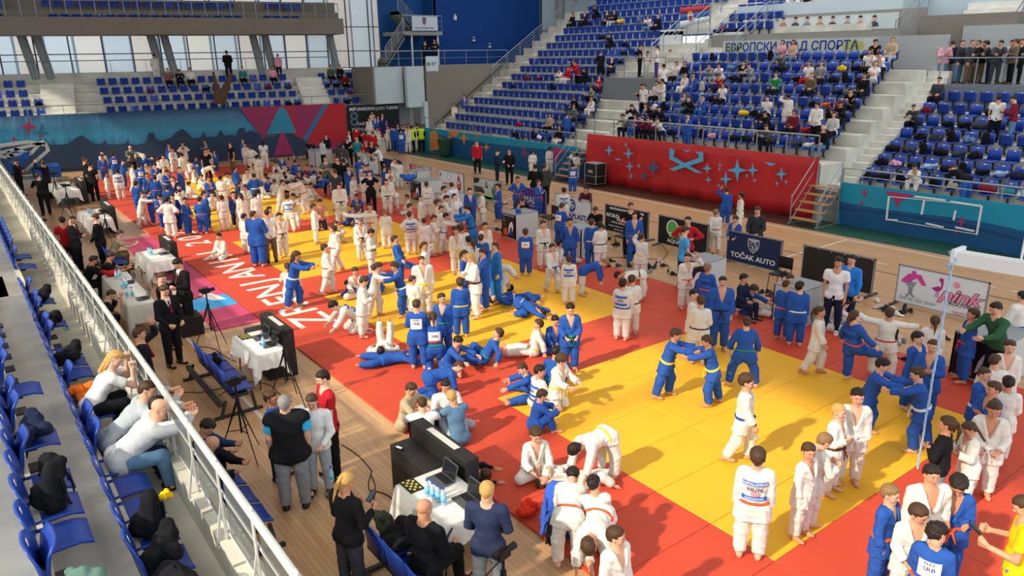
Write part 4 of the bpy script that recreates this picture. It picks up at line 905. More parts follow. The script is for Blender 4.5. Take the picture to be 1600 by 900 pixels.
# pose: t torso up, f front, arms (upper, fore) left/right, legs (thigh, shin) left/right, head pitch/yaw, hands
POSES = {
 's0': dict(),
 's1': dict(uL=(-.75, -.35, -.75), fL=(.75, .45, -.25), uR=(.75, -.35, -.75), fR=(-.75, .45, -.25), h='f'),          # hands on hips
 's2': dict(uL=(-.25, .25, -1), fL=(.9, .45, .12), uR=(.25, .3, -1), fR=(-.9, .5, .22)),                            # arms folded
 's3': dict(uL=(-.2, .15, -1), fL=(.4, .7, -.6), uR=(.2, .15, -1), fR=(-.4, .7, -.6), h='f', hp=18),                  # hands at the belt
 's4': dict(t=(0, .28, 1), uL=(-.15, .9, -.25), fL=(.1, 1, -.05), uR=(.15, .9, -.2), fR=(-.1, 1, .02), lL=(-.12, .3, -1), kL=(0, -.12, -1), lR=(.12, -.25, -1), kR=(0, -.25, -1), h='f', hp=12),
 's5': dict(lL=(-.05, .38, -1), kL=(0, -.08, -1), lR=(.05, -.22, -1), kR=(0, -.5, -1), uL=(-.15, -.3, -1), fL=(0, .1, -1), uR=(.15, .3, -1), fR=(0, .5, -1)),
 's6': dict(uL=(-.15, .15, -1), fL=(.3, .95, .1), uR=(.15, .15, -1), fR=(-.3, .95, .15), h='f', hp=32),               # looking at something held
 's7': dict(uL=(-.5, .5, .2), fL=(.55, .0, .85), uR=(.12, -.05, -1), fR=(0, .15, -1), hp=5),                         # hand at the head
 's8': dict(uL=(-.9, .1, .1), fL=(-.7, .3, .3), uR=(.9, .2, -.1), fR=(.8, .4, -.1), lL=(-.25, 0, -1), lR=(.25, 0, -1)),
 's9': dict(t=(0, .12, 1), uL=(-.25, .3, -1), fL=(.5, .8, .2), uR=(.25, .3, -1), fR=(-.5, .8, .25), lL=(-.1, .12, -1), kL=(0, -.1, -1), lR=(.1, -.05, -1), kR=(0, -.05, -1), h='f', hp=25),
 'sl': dict(t=(0, .35, 1), uL=(-.2, .75, -.7), fL=(.2, .9, -.1), uR=(.2, .75, -.7), fR=(-.2, .9, -.05), hp=10),        # leaning forward on something
 'b0': dict(t=(0, .92, .38), f=(0, .38, -.92), uL=(-.15, .3, -1), fL=(.05, .25, -1), uR=(.15, .3, -1), fR=(-.05, .25, -1), lL=(-.12, -.12, -1), kL=(0, -.05, -1), lR=(.12, -.05, -1), kR=(0, -.05, -1), hp=10),
 'b1': dict(t=(0, .97, -.05), f=(0, -.05, -1), uL=(-.15, .4, -1), fL=(.05, .3, -1), uR=(.15, .4, -1), fR=(-.05, .3, -1), lL=(-.18, -.15, -1), kL=(0, .05, -1), lR=(.18, -.12, -1), kR=(0, .02, -1), hp=0),
 'kick': dict(t=(0, -.18, 1), lL=(0, .02, -1), kL=(0, .02, -1), lR=(.1, .95, -.42), kR=(.02, .95, -.28), uL=(-.5, .2, -.8), fL=(-.2, .3, -.6), uR=(.5, .3, -.7), fR=(.3, .5, -.5)),
 'quad': dict(lL=(-.05, .02, -1), kL=(0, 0, -1), lR=(.12, -.15, -1), kR=(.1, -.95, .15), uL=(-.35, -.1, -1), fL=(-.2, .1, -1), uR=(.35, -.4, -.9), fR=(.1, -.4, -1)),
 'wide': dict(t=(0, .15, 1), uL=(-.45, .2, -1), fL=(-.1, .3, -1), uR=(.45, .2, -1), fR=(.1, .3, -1), lL=(-.4, .1, -1), kL=(-.15, -.1, -1), lR=(.4, .1, -1), kR=(.15, -.1, -1)),
 'f0': dict(t=(0, .12, 1), lL=(-.75, .75, -.02), kL=(.9, -.15, -.10), lR=(.75, .75, -.02), kR=(-.9, -.25, -.10), uL=(-.25, .35, -.9), fL=(.3, .8, -.5), uR=(.25, .35, -.9), fR=(-.3, .8, -.5), hp=14, sit=1),
 'f1': dict(t=(0, -.2, 1), lL=(-.15, 1, .05), kL=(-.05, 1, -.12), lR=(.25, 1, .05), kR=(.1, 1, -.12), uL=(-.35, -.5, -.8), fL=(-.1, -.2, -1), uR=(.35, -.5, -.8), fR=(.1, -.2, -1), sit=1),
 'f2': dict(t=(0, .25, 1), lL=(-.22, .72, .62), kL=(.05, .35, -1), lR=(.22, .72, .62), kR=(-.05, .35, -1), uL=(-.3, .75, -.45), fL=(.6, .8, -.05), uR=(.3, .75, -.45), fR=(-.6, .8, -.05), hp=22, sit=1),
 'f3': dict(t=(0, .55, .85), lL=(-.55, .85, .02), kL=(-.35, .95, -.1), lR=(.55, .85, .02), kR=(.35, .95, -.1), uL=(-.3, .9, -.3), fL=(-.1, .9, -.4), uR=(.3, .9, -.3), fR=(.1, .9, -.4), hp=15, sit=1),
 'k0': dict(t=(0, .1, 1), lL=(-.3, .95, -.14), kL=(.12, -1, -.02), lR=(.3, .95, -.14), kR=(-.12, -1, -.02), uL=(-.2, .25, -1), fL=(.2, .8, -.5), uR=(.2, .25, -1), fR=(-.2, .8, -.5), hp=12, kn=1),
 'k1': dict(t=(0, .15, 1), lL=(-.15, .25, -1), kL=(0, -1, -.05), lR=(.15, .25, -1), kR=(0, -1, -.05), uL=(-.2, .6, -.8), fL=(.2, .9, -.2), uR=(.2, .6, -.8), fR=(-.2, .9, -.2), hp=22, kn=1),
 'k2': dict(t=(0, .85, .5), f=(0, .5, -.85), lL=(-.2, .65, -.75), kL=(0, -1, -.08), lR=(.2, .65, -.75), kR=(0, -1, -.08), uL=(-.3, .6, -.75), fL=(0, .65, -.75), uR=(.3, .6, -.75), fR=(0, .65, -.75), hp=-5, kn=1),
 'a0': dict(t=(0, 1, .12), f=(0, .12, -1), lL=(-.15, .2, -1), kL=(0, -1, -.06), lR=(.15, .2, -1), kR=(0, -1, -.06), uL=(-.15, .15, -1), fL=(0, .05, -1), uR=(.15, .15, -1), fR=(0, .05, -1), hp=-25, kn=1),
 'cat': dict(t=(0, .92, -.35), f=(0, -.35, -.92), lL=(-.2, .6, -.75), kL=(0, -1, -.06), lR=(.2, .6, -.75), kR=(0, -1, -.06), uL=(-.4, .9, -.3), fL=(.2, .9, -.25), uR=(.4, .9, -.3), fR=(-.2, .9, -.25), hp=5, kn=1),
 'l0': dict(t=(0, -1, .02), f=(0, .02, 1), lL=(-.25, 1, .02), kL=(-.1, 1, -.03), lR=(.2, .8, .5), kR=(.1, .8, -.6), uL=(-.6, .4, .1), fL=(.5, .8, .3), uR=(.7, .5, 0), fR=(.3, 1, 0), lie=1),
 'l1': dict(t=(0, .92, .38), f=(0, .38, -.92), lL=(-.15, -1, -.02), kL=(-.05, -1, 0), lR=(.2, -1, -.02), kR=(.1, -1, 0), uL=(-.25, .5, -.8), fL=(.2, 1, -.05), uR=(.25, .5, -.8), fR=(-.2, 1, -.05), hp=-35, lie=1),
 'l2': dict(t=(0, .97, .12), f=(0, .12, -.97), lL=(-.3, -1, 0), kL=(-.1, -1, 0), lR=(.45, -.7, 0), kR=(.1, -1, 0), uL=(-.6, .8, -.15), fL=(.5, .9, -.1), uR=(.6, .8, -.15), fR=(-.4, .9, -.1), hp=-20, lie=1),
 'l3': dict(t=(0, -.55, .85), lL=(-.2, 1, .1), kL=(-.1, 1, -.15), lR=(.3, .8, .5), kR=(.1, .4, -.9), uL=(-.5, -.5, -.7), fL=(-.2, .3, -1), uR=(.4, .2, -.8), fR=(-.2, .9, -.2), sit=1),
 'up': dict(t=(0, -.7, .15), f=(0, .2, .95), lL=(-.1, .15, 1), kL=(0, .2, 1), lR=(.15, .3, 1), kR=(.05, -.05, 1), uL=(-.7, .4, -.2), fL=(.3, .9, .1), uR=(.7, .4, -.2), fR=(-.3, .9, .1), hp=20, lie=1),
 'roll': dict(t=(0, .55, -.75), f=(0, -.75, -.55), lL=(-.1, .05, 1), kL=(0, -.2, 1), lR=(.15, .9, .1), kR=(.1, .6, -.75), uL=(-.5, -.3, -.7), fL=(-.1, -.2, -1), uR=(.5, -.3, -.7), fR=(.1, -.2, -1), hp=30, lie=1),
 'c0': dict(t=(0, .05, 1), lL=(-.12, 1, .02), kL=(0, .08, -1), lR=(.12, 1, .02), kR=(0, .08, -1), uL=(-.2, .2, -1), fL=(.3, .9, -.3), uR=(.2, .2, -1), fR=(-.3, .9, -.3), hp=10),
 'c1': dict(t=(0, .5, .9), lL=(-.2, 1, .02), kL=(0, -.05, -1), lR=(.2, 1, .02), kR=(0, -.1, -1), uL=(-.15, .7, -.6), fL=(.35, .75, .1), uR=(.15, .7, -.6), fR=(-.35, .75, .1), h='f', hp=20),
 'c2': dict(t=(0, -.12, 1), lL=(-.12, 1, .05), kL=(0, .35, -1), lR=(.12, 1, .05), kR=(0, .3, -1), uL=(-.25, .25, -1), fL=(.9, .5, .12), uR=(.25, .3, -1), fR=(-.9, .5, .22)),
 'c3': dict(t=(0, .6, .8), lL=(-.15, 1, .02), kL=(0, -.25, -1), lR=(.15, 1, .02), kR=(0, .1, -1), uL=(-.1, .75, -.5), fL=(.15, .1, 1), uR=(.1, .75, -.5), fR=(-.15, .1, 1), h='f', hp=20),   # chin on fists
 'c4': dict(t=(0, .8, .6), lL=(-.2, 1, .02), kL=(0, .15, -1), lR=(.2, 1, .02), kR=(0, .1, -1), uL=(-.5, .85, .15), fL=(.85, .5, .1), uR=(.5, .85, .15), fR=(-.85, .5, .05), hp=-8),             # arms folded on a rail
}
def skeleton(pose, build):
    p = POSES[pose]; B = BUILD[build]; g = lambda k, d: U(p.get(k, d))
    t = g('t', (0, 0, 1)); f = p.get('f', (0, 1, 0)); f = np.array(f, float); f = U(f - t * (f @ t)); s = np.cross(f, t)
    S = {'t': t, 'f': f, 's': s, 'hip': np.zeros(3)}
    for q, sg in (('L', -1), ('R', 1)):
        h = s * sg * B['hip']; kn = h + g('l' + q, (.06 * sg, 0, -1)) * B['thigh']; shd = g('k' + q, (.01 * sg, -.03, -1)); an = kn + shd * B['shin']
        S['h' + q] = h; S['k' + q] = kn; S['a' + q] = an; S['sd' + q] = shd
        # the foot: forward of the shin, flat when standing
        if shd[2] < -.55: ft = U(np.array((sg * .12, 1, 0)))if abs(shd[1]) < .9 else U((0, 1, 0))
        else:
            ft = U(np.cross(np.cross(shd, np.array((0, 0, 1.)) if shd[2] > -.5 and (p.get('sit') or p.get('lie') and t[1] < 0) else np.array((0, 0, -1.))), shd))
            if p.get('kn') or pose in ('l1', 'l2'): ft = U(shd + np.array((0, 0, -.35)))
        if pose in ('up', 'roll') and shd[2] > 0: ft = U(shd * .4 + np.array((0, .9, 0)))
        S['ft' + q] = ft
        sj = t * B['torso'] + s * sg * B['sh']; el = sj + g('u' + q, (.14 * sg, 0, -1)) * B['ua']; fd = g('f' + q, (-.02 * sg, .18, -1)); wr = el + fd * B['fa']
        S['s' + q] = sj; S['e' + q] = el; S['w' + q] = wr; S['fd' + q] = fd
    S['nb'] = t * (B['torso'] + .012)
    hu = U(t * .6 + np.array((0, 0, .5 if p.get('lie') is None else .1)))
    if p.get('lie') or pose in ('b1', 'cat', 'a0', 'k2', 'b0'): hu = t
    S['nt'] = S['nb'] + hu * (B['neck'])
    hp = math.radians(p.get('hp', 4)); ff = U(f - hu * (f @ hu))
    S['hu'] = U(hu * math.cos(hp) + ff * math.sin(hp)); S['hf'] = U(ff * math.cos(hp) - hu * math.sin(hp))
    # put the lowest contact on the floor
    zs = [S['a' + q][2] - B['foot'] for q in 'LR'] + [S['k' + q][2] - .045 for q in 'LR'] + [-.075 if (p.get('sit') or p.get('lie')) else 9] + [S['w' + q][2] - .02 for q in 'LR'] + [S['e' + q][2] - .03 for q in 'LR']
    if p.get('lie'): zs += [S['nb'][2] - .07, S['nt'][2] - .03]
    dz = -min(zs)
    for k in S:
        if k[0] in 'hkaswen' and k not in ('hu', 'hf', 's') and not k.startswith('sd'): S[k] = S[k] + np.array((0, 0, dz))
    S['dz'] = dz
    return S
def clr(S):
    pts = np.array([S[k] for k in ('hip', 'kL', 'kR', 'aL', 'aR', 'sL', 'sR', 'eL', 'eR', 'wL', 'wR', 'nt')]); return pts.min(0) - .17, pts.max(0) + .17
CELL = {'hi': .0108, 'lo': .0175, 'far': .038}
def torso_prims(F, S, B, g, dr=0.0, hem=.35):
    t, f, s, hip = S['t'], S['f'], S['s'], S['hip']; L = B['torso']
    ch = hip + t * L * .74; wa = hip + t * L * .30
    F.cone(S['sL'] * .80 + S['sR'] * .20, S['sR'] * .80 + S['sL'] * .20, .052 * g + dr, .052 * g + dr, 0)
    F.cone(ch + s * -.028 * g, ch + s * .028 * g, .080 * g + dr, .080 * g + dr, .04, f, 1.18)
    F.cone(ch, wa, .092 * g + dr, .086 * g + dr, .04, f, 1.22)
    F.cone(wa - s * .012, wa + s * .012, .084 * g + dr, .084 * g + dr, .03, f, 1.22)
    F.cone(wa, hip, .088 * g + dr, .088 * g + dr, .03, f, 1.15)
    F.cone(S['hL'], S['hR'], .075 * g + dr, .075 * g + dr, .03)
def vcoords(F, S, B):
    X, Y, Z = F.full(); h0, t, f, s = S['hip'], S['t'], S['f'], S['s']
    q = (X - h0[0], Y - h0[1], Z - h0[2]); dt = lambda v: q[0] * v[0] + q[1] * v[1] + q[2] * v[2]
    return dt(t), dt(s), dt(f)
def mesh_body(pose, build, lod):
    S = skeleton(pose, build); B = BUILD[build]; g = B['g'] * .86; lo, hi = clr(S); F = Field(lo, hi, CELL[lod] * 1.2)
    torso_prims(F, S, B, g)
    F.cone(S['nb'] - S['t'] * .03, S['nt'] + S['hu'] * .02, .044 * g / .8, .036, .03)
    hc = S['nt'] + S['hu'] * B['hh'] * .5 - S['hf'] * B['hh'] * .05
    F.cone(S['nt'] - S['hf'] * .012 + S['hu'] * .015, hc, .034, .045, .02)
    for q in 'LR':
        F.cone(S['s' + q], S['e' + q], .034 * g, .028 * g, .015); F.cone(S['e' + q], S['w' + q], .027 * g, .0185, .012)
        F.cone(S['h' + q], S['k' + q], .062 * g, .042 * g, .02); F.cone(S['k' + q], S['a' + q], .040 * g, .024, .015)
        F.cone(S['k' + q] + S['sd' + q] * .05 - S['ft' + q] * .008, S['k' + q] + S['sd' + q] * .11, .042 * g, .032 * g, .02)
        a = S['a' + q]; ft = S['ft' + q]; sole = a + S['sd' + q] * (B['foot'] - .020)
        F.cone(a, sole - ft * .022, .024, .021, .02); F.cone(sole - ft * .02, sole + ft * .085, .021, .019, .02); F.cone(a, sole + ft * .06, .024, .016, .02)
        F.cone(sole + ft * .085 + np.cross(ft, S['sd' + q]) * .012, sole + ft * .112, .016, .011, .012); F.cone(sole + ft * .085 - np.cross(ft, S['sd' + q]) * .012, sole + ft * .108, .016, .010, .012)
    return F.mesh()
def mesh_jacket(pose, build, lod, kind):
    S = skeleton(pose, build); B = BUILD[build]; g = B['g']; lo, hi = clr(S); F = Field(lo, hi, CELL[lod]); L = B['torso']
    t, f, s, hip = S['t'], S['f'], S['s'], S['hip']
    gi = kind == 'gi'; dr = .008 if gi else (-.004 if kind == 'tee' else .014 if kind in ('puff', 'top') else .0)
    torso_prims(F, S, B, g, dr)
    ar = {'gi': 1.22, 'tee': 1.12, 'long': 1.12, 'suit': 1.12, 'puff': 1.4, 'top': 1.15}[kind]
    hem = {'gi': .50, 'suit': .28}.get(kind, .12)
    for q in 'LR':
        th = S['k' + q] - S['h' + q]; L1 = np.linalg.norm(th); u = th / L1
        bend = max(0.0, 1 - abs(u @ t))
        hm = hem * (1 - .45 * bend) if gi else hem * (1 - .7 * bend)
        F.cone(S['h' + q], S['h' + q] + th * (hm + .15), .076 * g + dr, (.090 if gi else .074) * g + dr, .03, cut=(S['h' + q] + th * hm, u))
        if kind in ('tee',):
            e = S['s' + q] + (S['e' + q] - S['s' + q]) * .62; F.cone(S['s' + q], e, .046 * g, .046 * g, .02, cut=(e, U(e - S['s' + q])))
        elif kind == 'top': e = S['s' + q] + (S['e' + q] - S['s' + q]) * .16; F.cone(S['s' + q], e, .054 * g, .056 * g, .02, cut=(e, U(e - S['s' + q])))
        else:
            F.cone(S['s' + q], S['e' + q], .042 * g * ar, .036 * g * ar, .02)
            fr = .80 if gi else .97; w = S['e' + q] + (S['w' + q] - S['e' + q]) * fr
            F.cone(S['e' + q], w + S['fd' + q] * .01, .036 * g * ar, (.040 if gi else .024) * g * ar, .012, cut=(w, S['fd' + q]))
    if kind in ('long', 'puff'): F.cone(S['nb'], S['nb'] + S['hu'] * .03, .045, .043, .02)
    F.cone(S['nb'] + t * .015, S['nt'] + S['hu'] * .06, .034, .045, .01, op='s')
    h, x, y = vcoords(F, S, B)
    if gi or kind == 'suit':
        h0 = .46 if gi else .62; sl = .30 if gi else .26; vv = np.abs(x) - (h - h0 * L) * sl
        F.F[:] = np.maximum(F.F, -np.maximum(np.maximum(vv, .012 - y), -(h - h0 * L)))
        band = np.clip(1 - np.abs(vv - .013) / .014, 0, 1) * (y > 0) * (h > h0 * L - .02) * (h < L * 1.15)
        diag = np.clip(1 - np.abs(x - (h0 * L - h) * .30) / .012, 0, 1) * (y > 0) * (h <= h0 * L) * (h > -.12)
        F.F -= (.0105 * np.clip(band * 2, 0, 1) + .008 * np.clip(diag * 2, 0, 1)).astype(np.float32)
    F.wrinkle({'gi': .0048 if lod == 'hi' else .003, 'puff': .006}.get(kind, .0028), 62 if gi else 75)
    return F.mesh()
def mesh_trousers(pose, build, lod, kind):
    S = skeleton(pose, build); B = BUILD[build]; g = B['g']; lo, hi = clr(S); F = Field(lo, hi, CELL[lod])
    t, f, s, hip = S['t'], S['f'], S['s'], S['hip']; gi = kind == 'gi'; dr = .004
    wa = hip + t * .06
    F.cone(wa, hip, .078 * g, .082 * g, 0, f, 1.15, cut=(wa, t)); F.cone(S['hL'], S['hR'], .074 * g, .074 * g, .03)
    for q in 'LR':
        if kind == 'short':
            e = S['h' + q] + (S['k' + q] - S['h' + q]) * .8; F.cone(S['h' + q], e, .072 * g, .066 * g, .02, cut=(e, U(e - S['h' + q]))); continue
        r0, r1, r2 = (.072, .064, .056) if gi else (.069, .050, .040)
        F.cone(S['h' + q], S['k' + q], r0 * g, r1 * g, .02)
        fr = .90 if gi else .97; e = S['k' + q] + S['sd' + q] * B['shin'] * fr
        F.cone(S['k' + q], e + S['sd' + q] * .02, r1 * g, r2 * g, .02, cut=(e, S['sd' + q]))
    F.wrinkle(.0044 if gi else .0032, 60)
    return F.mesh()
def mesh_belt(pose, build, lod):
    S = skeleton(pose, build); B = BUILD[build]; g = B['g']; L = B['torso']; t, f, s, hip = S['t'], S['f'], S['s'], S['hip']
    c = hip + t * L * .20; lo = c - .19; hi = c + .19; lo[2] -= .08
    F = Field(lo, hi, .0085 if lod == 'hi' else .012 if lod == 'lo' else .02); torso_prims(F, S, B, g, .0185)
    X, Y, Z = F.full(); h = (X - c[0]) * t[0] + (Y - c[1]) * t[1] + (Z - c[2]) * t[2]
    F.F[:] = np.maximum(F.F, np.abs(h) - .0135)
    k = c + f * (.088 * g + .016); F.cone(k - s * .014, k + s * .014, .017, .017, .005)
    down = U(np.array((0, 0, -1.)) - f * 0 + f * .12) if t[2] > .5 else U(np.array((0, 0, -1.)) if f[2] < .5 else -t)
    for sg in (1, -1): F.cone(k, k + down * .11 + s * .035 * sg + f * .012, .009, .011, .004, n=U(f - down * (f @ down)), sq=1.4)
    return F.mesh()
SKEL = {}
def skel(p, b):
    if (p, b) not in SKEL: SKEL[(p, b)] = skeleton(p, b)
    return SKEL[(p, b)]
_mc = {}
def cached(key, fn):
    if key not in _mc: _mc[key] = fn()
    return _mc[key]
def head_matrix(S, B, yaw):
    y = math.radians(yaw); hf = S['hf'] * math.cos(y) - np.cross(S['hf'], S['hu']) * -math.sin(y); hf = U(hf); x = np.cross(hf, S['hu'])
    M = np.eye(4); M[:3, 0] = x * B['hh']; M[:3, 1] = hf * B['hh']; M[:3, 2] = S['hu'] * B['hh']; M[:3, 3] = S['nt'] - hf * B['hh'] * .02 - S['hu'] * B['hh'] * .04
    return M
def xf(V, M): return V @ M[:3, :3].T + M[:3, 3]
def body_me(pose, build, lod, yaw):
    def fn():
        S = skel(pose, build); B = BUILD[build]; V, Q = cached(('bq', pose, build, lod), lambda: mesh_body(pose, build, lod))
        hv, hq, hm = HD[lod]; parts = [(V, Q, 0), (xf(hv, head_matrix(S, B, yaw)), hq, hm)]
        for q, sg in (('L', 1), ('R', -1)):
            fd = S['fd' + q]; th = S['f'] * .8 + np.array((0, 0, .6)); th = U(th - fd * (th @ fd)); px = np.cross(th, -fd)   # +X axis when hanging
            hv, hq = HAND[(POSES[pose].get('h', 'r'), lod)]
            M = np.eye(4); hl = B['hand']
            M[:3, 0] = px * hl * (1 if q == 'R' else -1); M[:3, 1] = th * hl; M[:3, 2] = -fd * hl; M[:3, 3] = S['w' + q] - fd * .004
            V2 = xf(hv, M); parts.append((V2, hq if q == 'R' else hq[:, ::-1], 0))
        return np_mesh('body', parts, [mat('skin', '#d9a283', .55), mat('eye_white', '#cfc4ba', .3), mat('eye_dark', '#2a1c14', .5), mat('lips', '#b4665a', .5)])
    return cached(('b', pose, build, lod, yaw), fn)
def cloth_me(name, key, fn, m0): 
    def g():
        V, Q = fn(); return np_mesh(name, [(V, Q, 0)], [m0])
    return cached((name,) + key, g)
def setmat(o, m, slot=0):
    o.material_slots[slot].link = 'OBJECT'; o.material_slots[slot].material = m
SKINS = ['#dca687', '#d39b7a', '#e2b296', '#c98e6c', '#d8a488']
HAIRS = {'k': '#241a15', 'b': '#49321f', 'l': '#8a6a45', 'g': '#8d8a85', 'y': '#c79a55'}
CL = {'W': '#e0dace', 'B': '#2c56a4', 'w': '#e9e7e2', 'k': '#18181b', 'r': '#b5202a', 'b': '#2a62c0', 'n': '#1e2740', 'g': '#8b8d90', 'G': '#2f5a3c', 'y': '#f2c516',
      'o': '#e2572a', 'h': '#3d4046', 'c': '#b9a684', 't': '#6d5c45', 'j': '#5d7f9c', 'L': '#4aa8e0', 'm': '#7a2030', 'e': '#a9b0b5', 'p': '#e0a0ae', 'z': '#5e6b5f', 's': '#9fb8d8', 'v': '#5a3c86', 'q': '#2f7d85', 'O': '#e06a1e', 'S': '#c7bfae'}
BELTN = {'w': 'white', 'y': 'yellow', 'o': 'orange', 'g': 'green', 'b': 'blue', 'n': 'brown', 'k': 'black', 'r': 'red'}
BELTC = {'w': '#e8e4dc', 'y': '#efc62e', 'o': '#e2592b', 'g': '#2f8a55', 'b': '#26458f', 'n': '#5b3322', 'k': '#1a1a1c', 'r': '#c33a2c'}
def clothmat(c, kind='cloth'):
    hexc = CL.get(c, c); gi = kind == 'gi'
    return mat(f'{kind}_{hexc}', hexc, .85 if kind != 'leather' else .5, noise=.10, nscale=14, bump=.35 if gi else .2, bscale=40 if gi else 90, spec=.15)
PEOPLE = []; SPECS = []
def person(px, py, st, pose, face, top, bot, belt=None, hair='short', hc='k', build=None, z=0.0, yaw=None, patch=None, lod=None, skin=None, shoes=None, name='person', at=None, extra=None, cap=None, rz=None):
    """registers a figure; its crown is where (px, py) is seen, unless 'at' gives the spot on the ground"""
    build = build or ('k' if st < 1.58 else 'a'); B = BUILD[build]; S = skel(pose, build)
    a = S['nt'] + S['hu'] * B['hh'] * .98; za = z + st * a[2]
    if at is None:
        d = ray(px, py); t = (za - H) / d[2]; Q = np.array([d[0] * t, d[1] * t])
    else: Q = np.array(at, float)
    r = math.atan2(Q[1], Q[0]) + PI + math.radians(face) - PI / 2 if rz is None else rz
    ox, oy = st * (math.cos(r) * a[0] - math.sin(r) * a[1]), st * (math.sin(r) * a[0] + math.cos(r) * a[1])
    if at is None: Q = Q - np.array([ox, oy])
    lod = lod or ('hi' if math.hypot(*Q) < 13 else 'lo')
    if yaw is None: yaw = (0, 0, 32, -32)[RS.randint(4)] if lod == 'hi' else (0, 32)[RS.randint(2)] if pose[0] == 's' else 0
    s = dict(px=px, py=py, st=st, pose=pose, face=face, top=top, bot=bot, belt=belt, hair=hair, hc=hc, build=build, z=z, yaw=yaw, patch=patch, lod=lod, skin=RS.randint(5) if skin is None else skin, shoes=shoes, name=name, extra=extra, cap=cap, q=Q, r=r, anchor=(Q[0] + ox, Q[1] + oy, za), h=st * a[2] * (.75 if pose[0] == 'c' else 1))
    SPECS.append(s); return s
def make_person(s):
    st, pose, top, bot, belt, hair, hc, build, z, yaw, patch, lod, shoes, cap, Q, r = (s[k] for k in ('st', 'pose', 'top', 'bot', 'belt', 'hair', 'hc', 'build', 'z', 'yaw', 'patch', 'lod', 'shoes', 'cap', 'q', 'r'))
    B = BUILD[build]; S = skel(pose, build)
    o = empty(s['name'], (Q[0], Q[1], z), r); o.scale = (st,) * 3; sk = s['skin']
    bd = link('body', body_me(pose, build, lod, yaw), o); setmat(bd, mat('skin_%d' % sk, SKINS[sk], .55, noise=.06, nscale=9, spec=.3))
    if hair and hair != 'bald':
        hm = hair_mesh(hair, lod); ho = link('hair', hm, o); ho.matrix_basis = Matrix(head_matrix(S, B, yaw).tolist()); setmat(ho, mat('hair_' + hc, HAIRS[hc], .55, noise=.25, nscale=20, bump=.3, bscale=30, stretch=(1, 1, .2)))
    tk, tc = top; bk, bc = bot
    jn = {'gi': 'gi_jacket', 'tee': 't_shirt', 'long': 'sweater', 'suit': 'suit_jacket', 'puff': 'coat', 'top': 'vest'}[tk]
    j = link(jn, cloth_me(jn, (pose, build, lod), lambda: mesh_jacket(pose, build, lod, tk), clothmat('W')), o); setmat(j, clothmat(tc, 'gi' if tk == 'gi' else 'cloth'))
    if tk == 'top':
        uk, uc = ('tee', '#35b4e6') if s['hc'] == 'g' else ('long', 'k')
        uj = link('t_shirt' if uk == 'tee' else 'sweater', cloth_me('t_shirt' if uk == 'tee' else 'sweater', (pose, build, lod), lambda: mesh_jacket(pose, build, lod, uk), clothmat('W')), o); setmat(uj, clothmat(uc))
    tn = {'gi': 'gi_trousers', 'slim': 'trousers', 'short': 'shorts'}[bk]
    tr = link(tn, cloth_me(tn, (pose, build, lod), lambda: mesh_trousers(pose, build, lod, bk), clothmat('W')), o); setmat(tr, clothmat(bc, 'gi' if bk == 'gi' else 'cloth'))
    if belt:
        b = link('belt', cloth_me('belt', (pose, build, lod), lambda: mesh_belt(pose, build, lod), clothmat('k')), o); setmat(b, mat('belt_' + belt, BELTC[belt], .8))
    if tk == 'suit':
        def shirt():
            F_S = S; lo, hi = clr(F_S); F = Field(lo, hi, CELL[lod]); torso_prims(F, F_S, B, B['g'], -.004); F.cone(S['nb'] - S['t'] * .01, S['nb'] + S['hu'] * .022, .043, .042, .01)
            h, x, y = vcoords(F, F_S, B); F.F[:] = np.maximum(np.maximum(F.F, -(h - B['torso'] * .5)), np.abs(x) - .055 - 2 * np.maximum(0, h - B['torso'])); F.F[:] = np.maximum(F.F, -(y + 3 * np.maximum(0, h - B['torso']))); return F.mesh()
        sh = link('shirt', cloth_me('shirt', (pose, build, lod), shirt, clothmat('w')), o)
        def tie():
            k0 = S['nb'] + S['f'] * .05 - S['t'] * .004; k1 = S['hip'] + S['t'] * B['torso'] * .6 + S['f'] * (.098 * B['g']); F = Field(np.minimum(k0, k1) - .05, np.maximum(k0, k1) + .05, .007)
            F.cone(k0, k1, .011, .016, 0); return F.mesh()
        ti = link('tie', cloth_me('tie', (pose, build, lod), tie, clothmat('m')), o)
    if shoes or (shoes is None and tk != 'gi' and bk != 'gi'):
        sc_ = shoes or 'k'; 
        for q in 'LR':
            so_ = link('shoe', SHOE_ME, o); a_ = S['a' + q]; ft = S['ft' + q]; up = -S['sd' + q]; up = U(up - ft * (up @ ft)); x = np.cross(ft, up); k = .155
            M = np.eye(4); M[:3, 0] = x * k * 1.15; M[:3, 1] = ft * k; M[:3, 2] = up * k; M[:3, 3] = a_ + S['sd' + q] * .0; so_.matrix_basis = Matrix(M.tolist()); setmat(so_, mat('shoe_' + sc_, CL.get(sc_, sc_), .5)); 
    if cap:
        def capf():
            F = Field((-.55, -.6, .5), (.55, .95, 1.2), .05); F.ell((0, -.04, .70), (.40, .46, .37), 0); F.cone((0, .35, .74), (0, .62, .70), .22, .2, .02, n=np.array((0, 0, 1.)), sq=6)
            X, Y, Z = F.full(); F.F[:] = np.maximum(F.F, .66 - Z + 0 * X); return F.mesh()
        co = link('cap', cloth_me('cap', (), capf, clothmat('k')), o); co.matrix_basis = Matrix(head_matrix(S, B, yaw).tolist()); setmat(co, clothmat(cap))
    if patch:
        back_patch(o, S, B, tk, patch, pose, build, lod)
    return o
_bp = {}
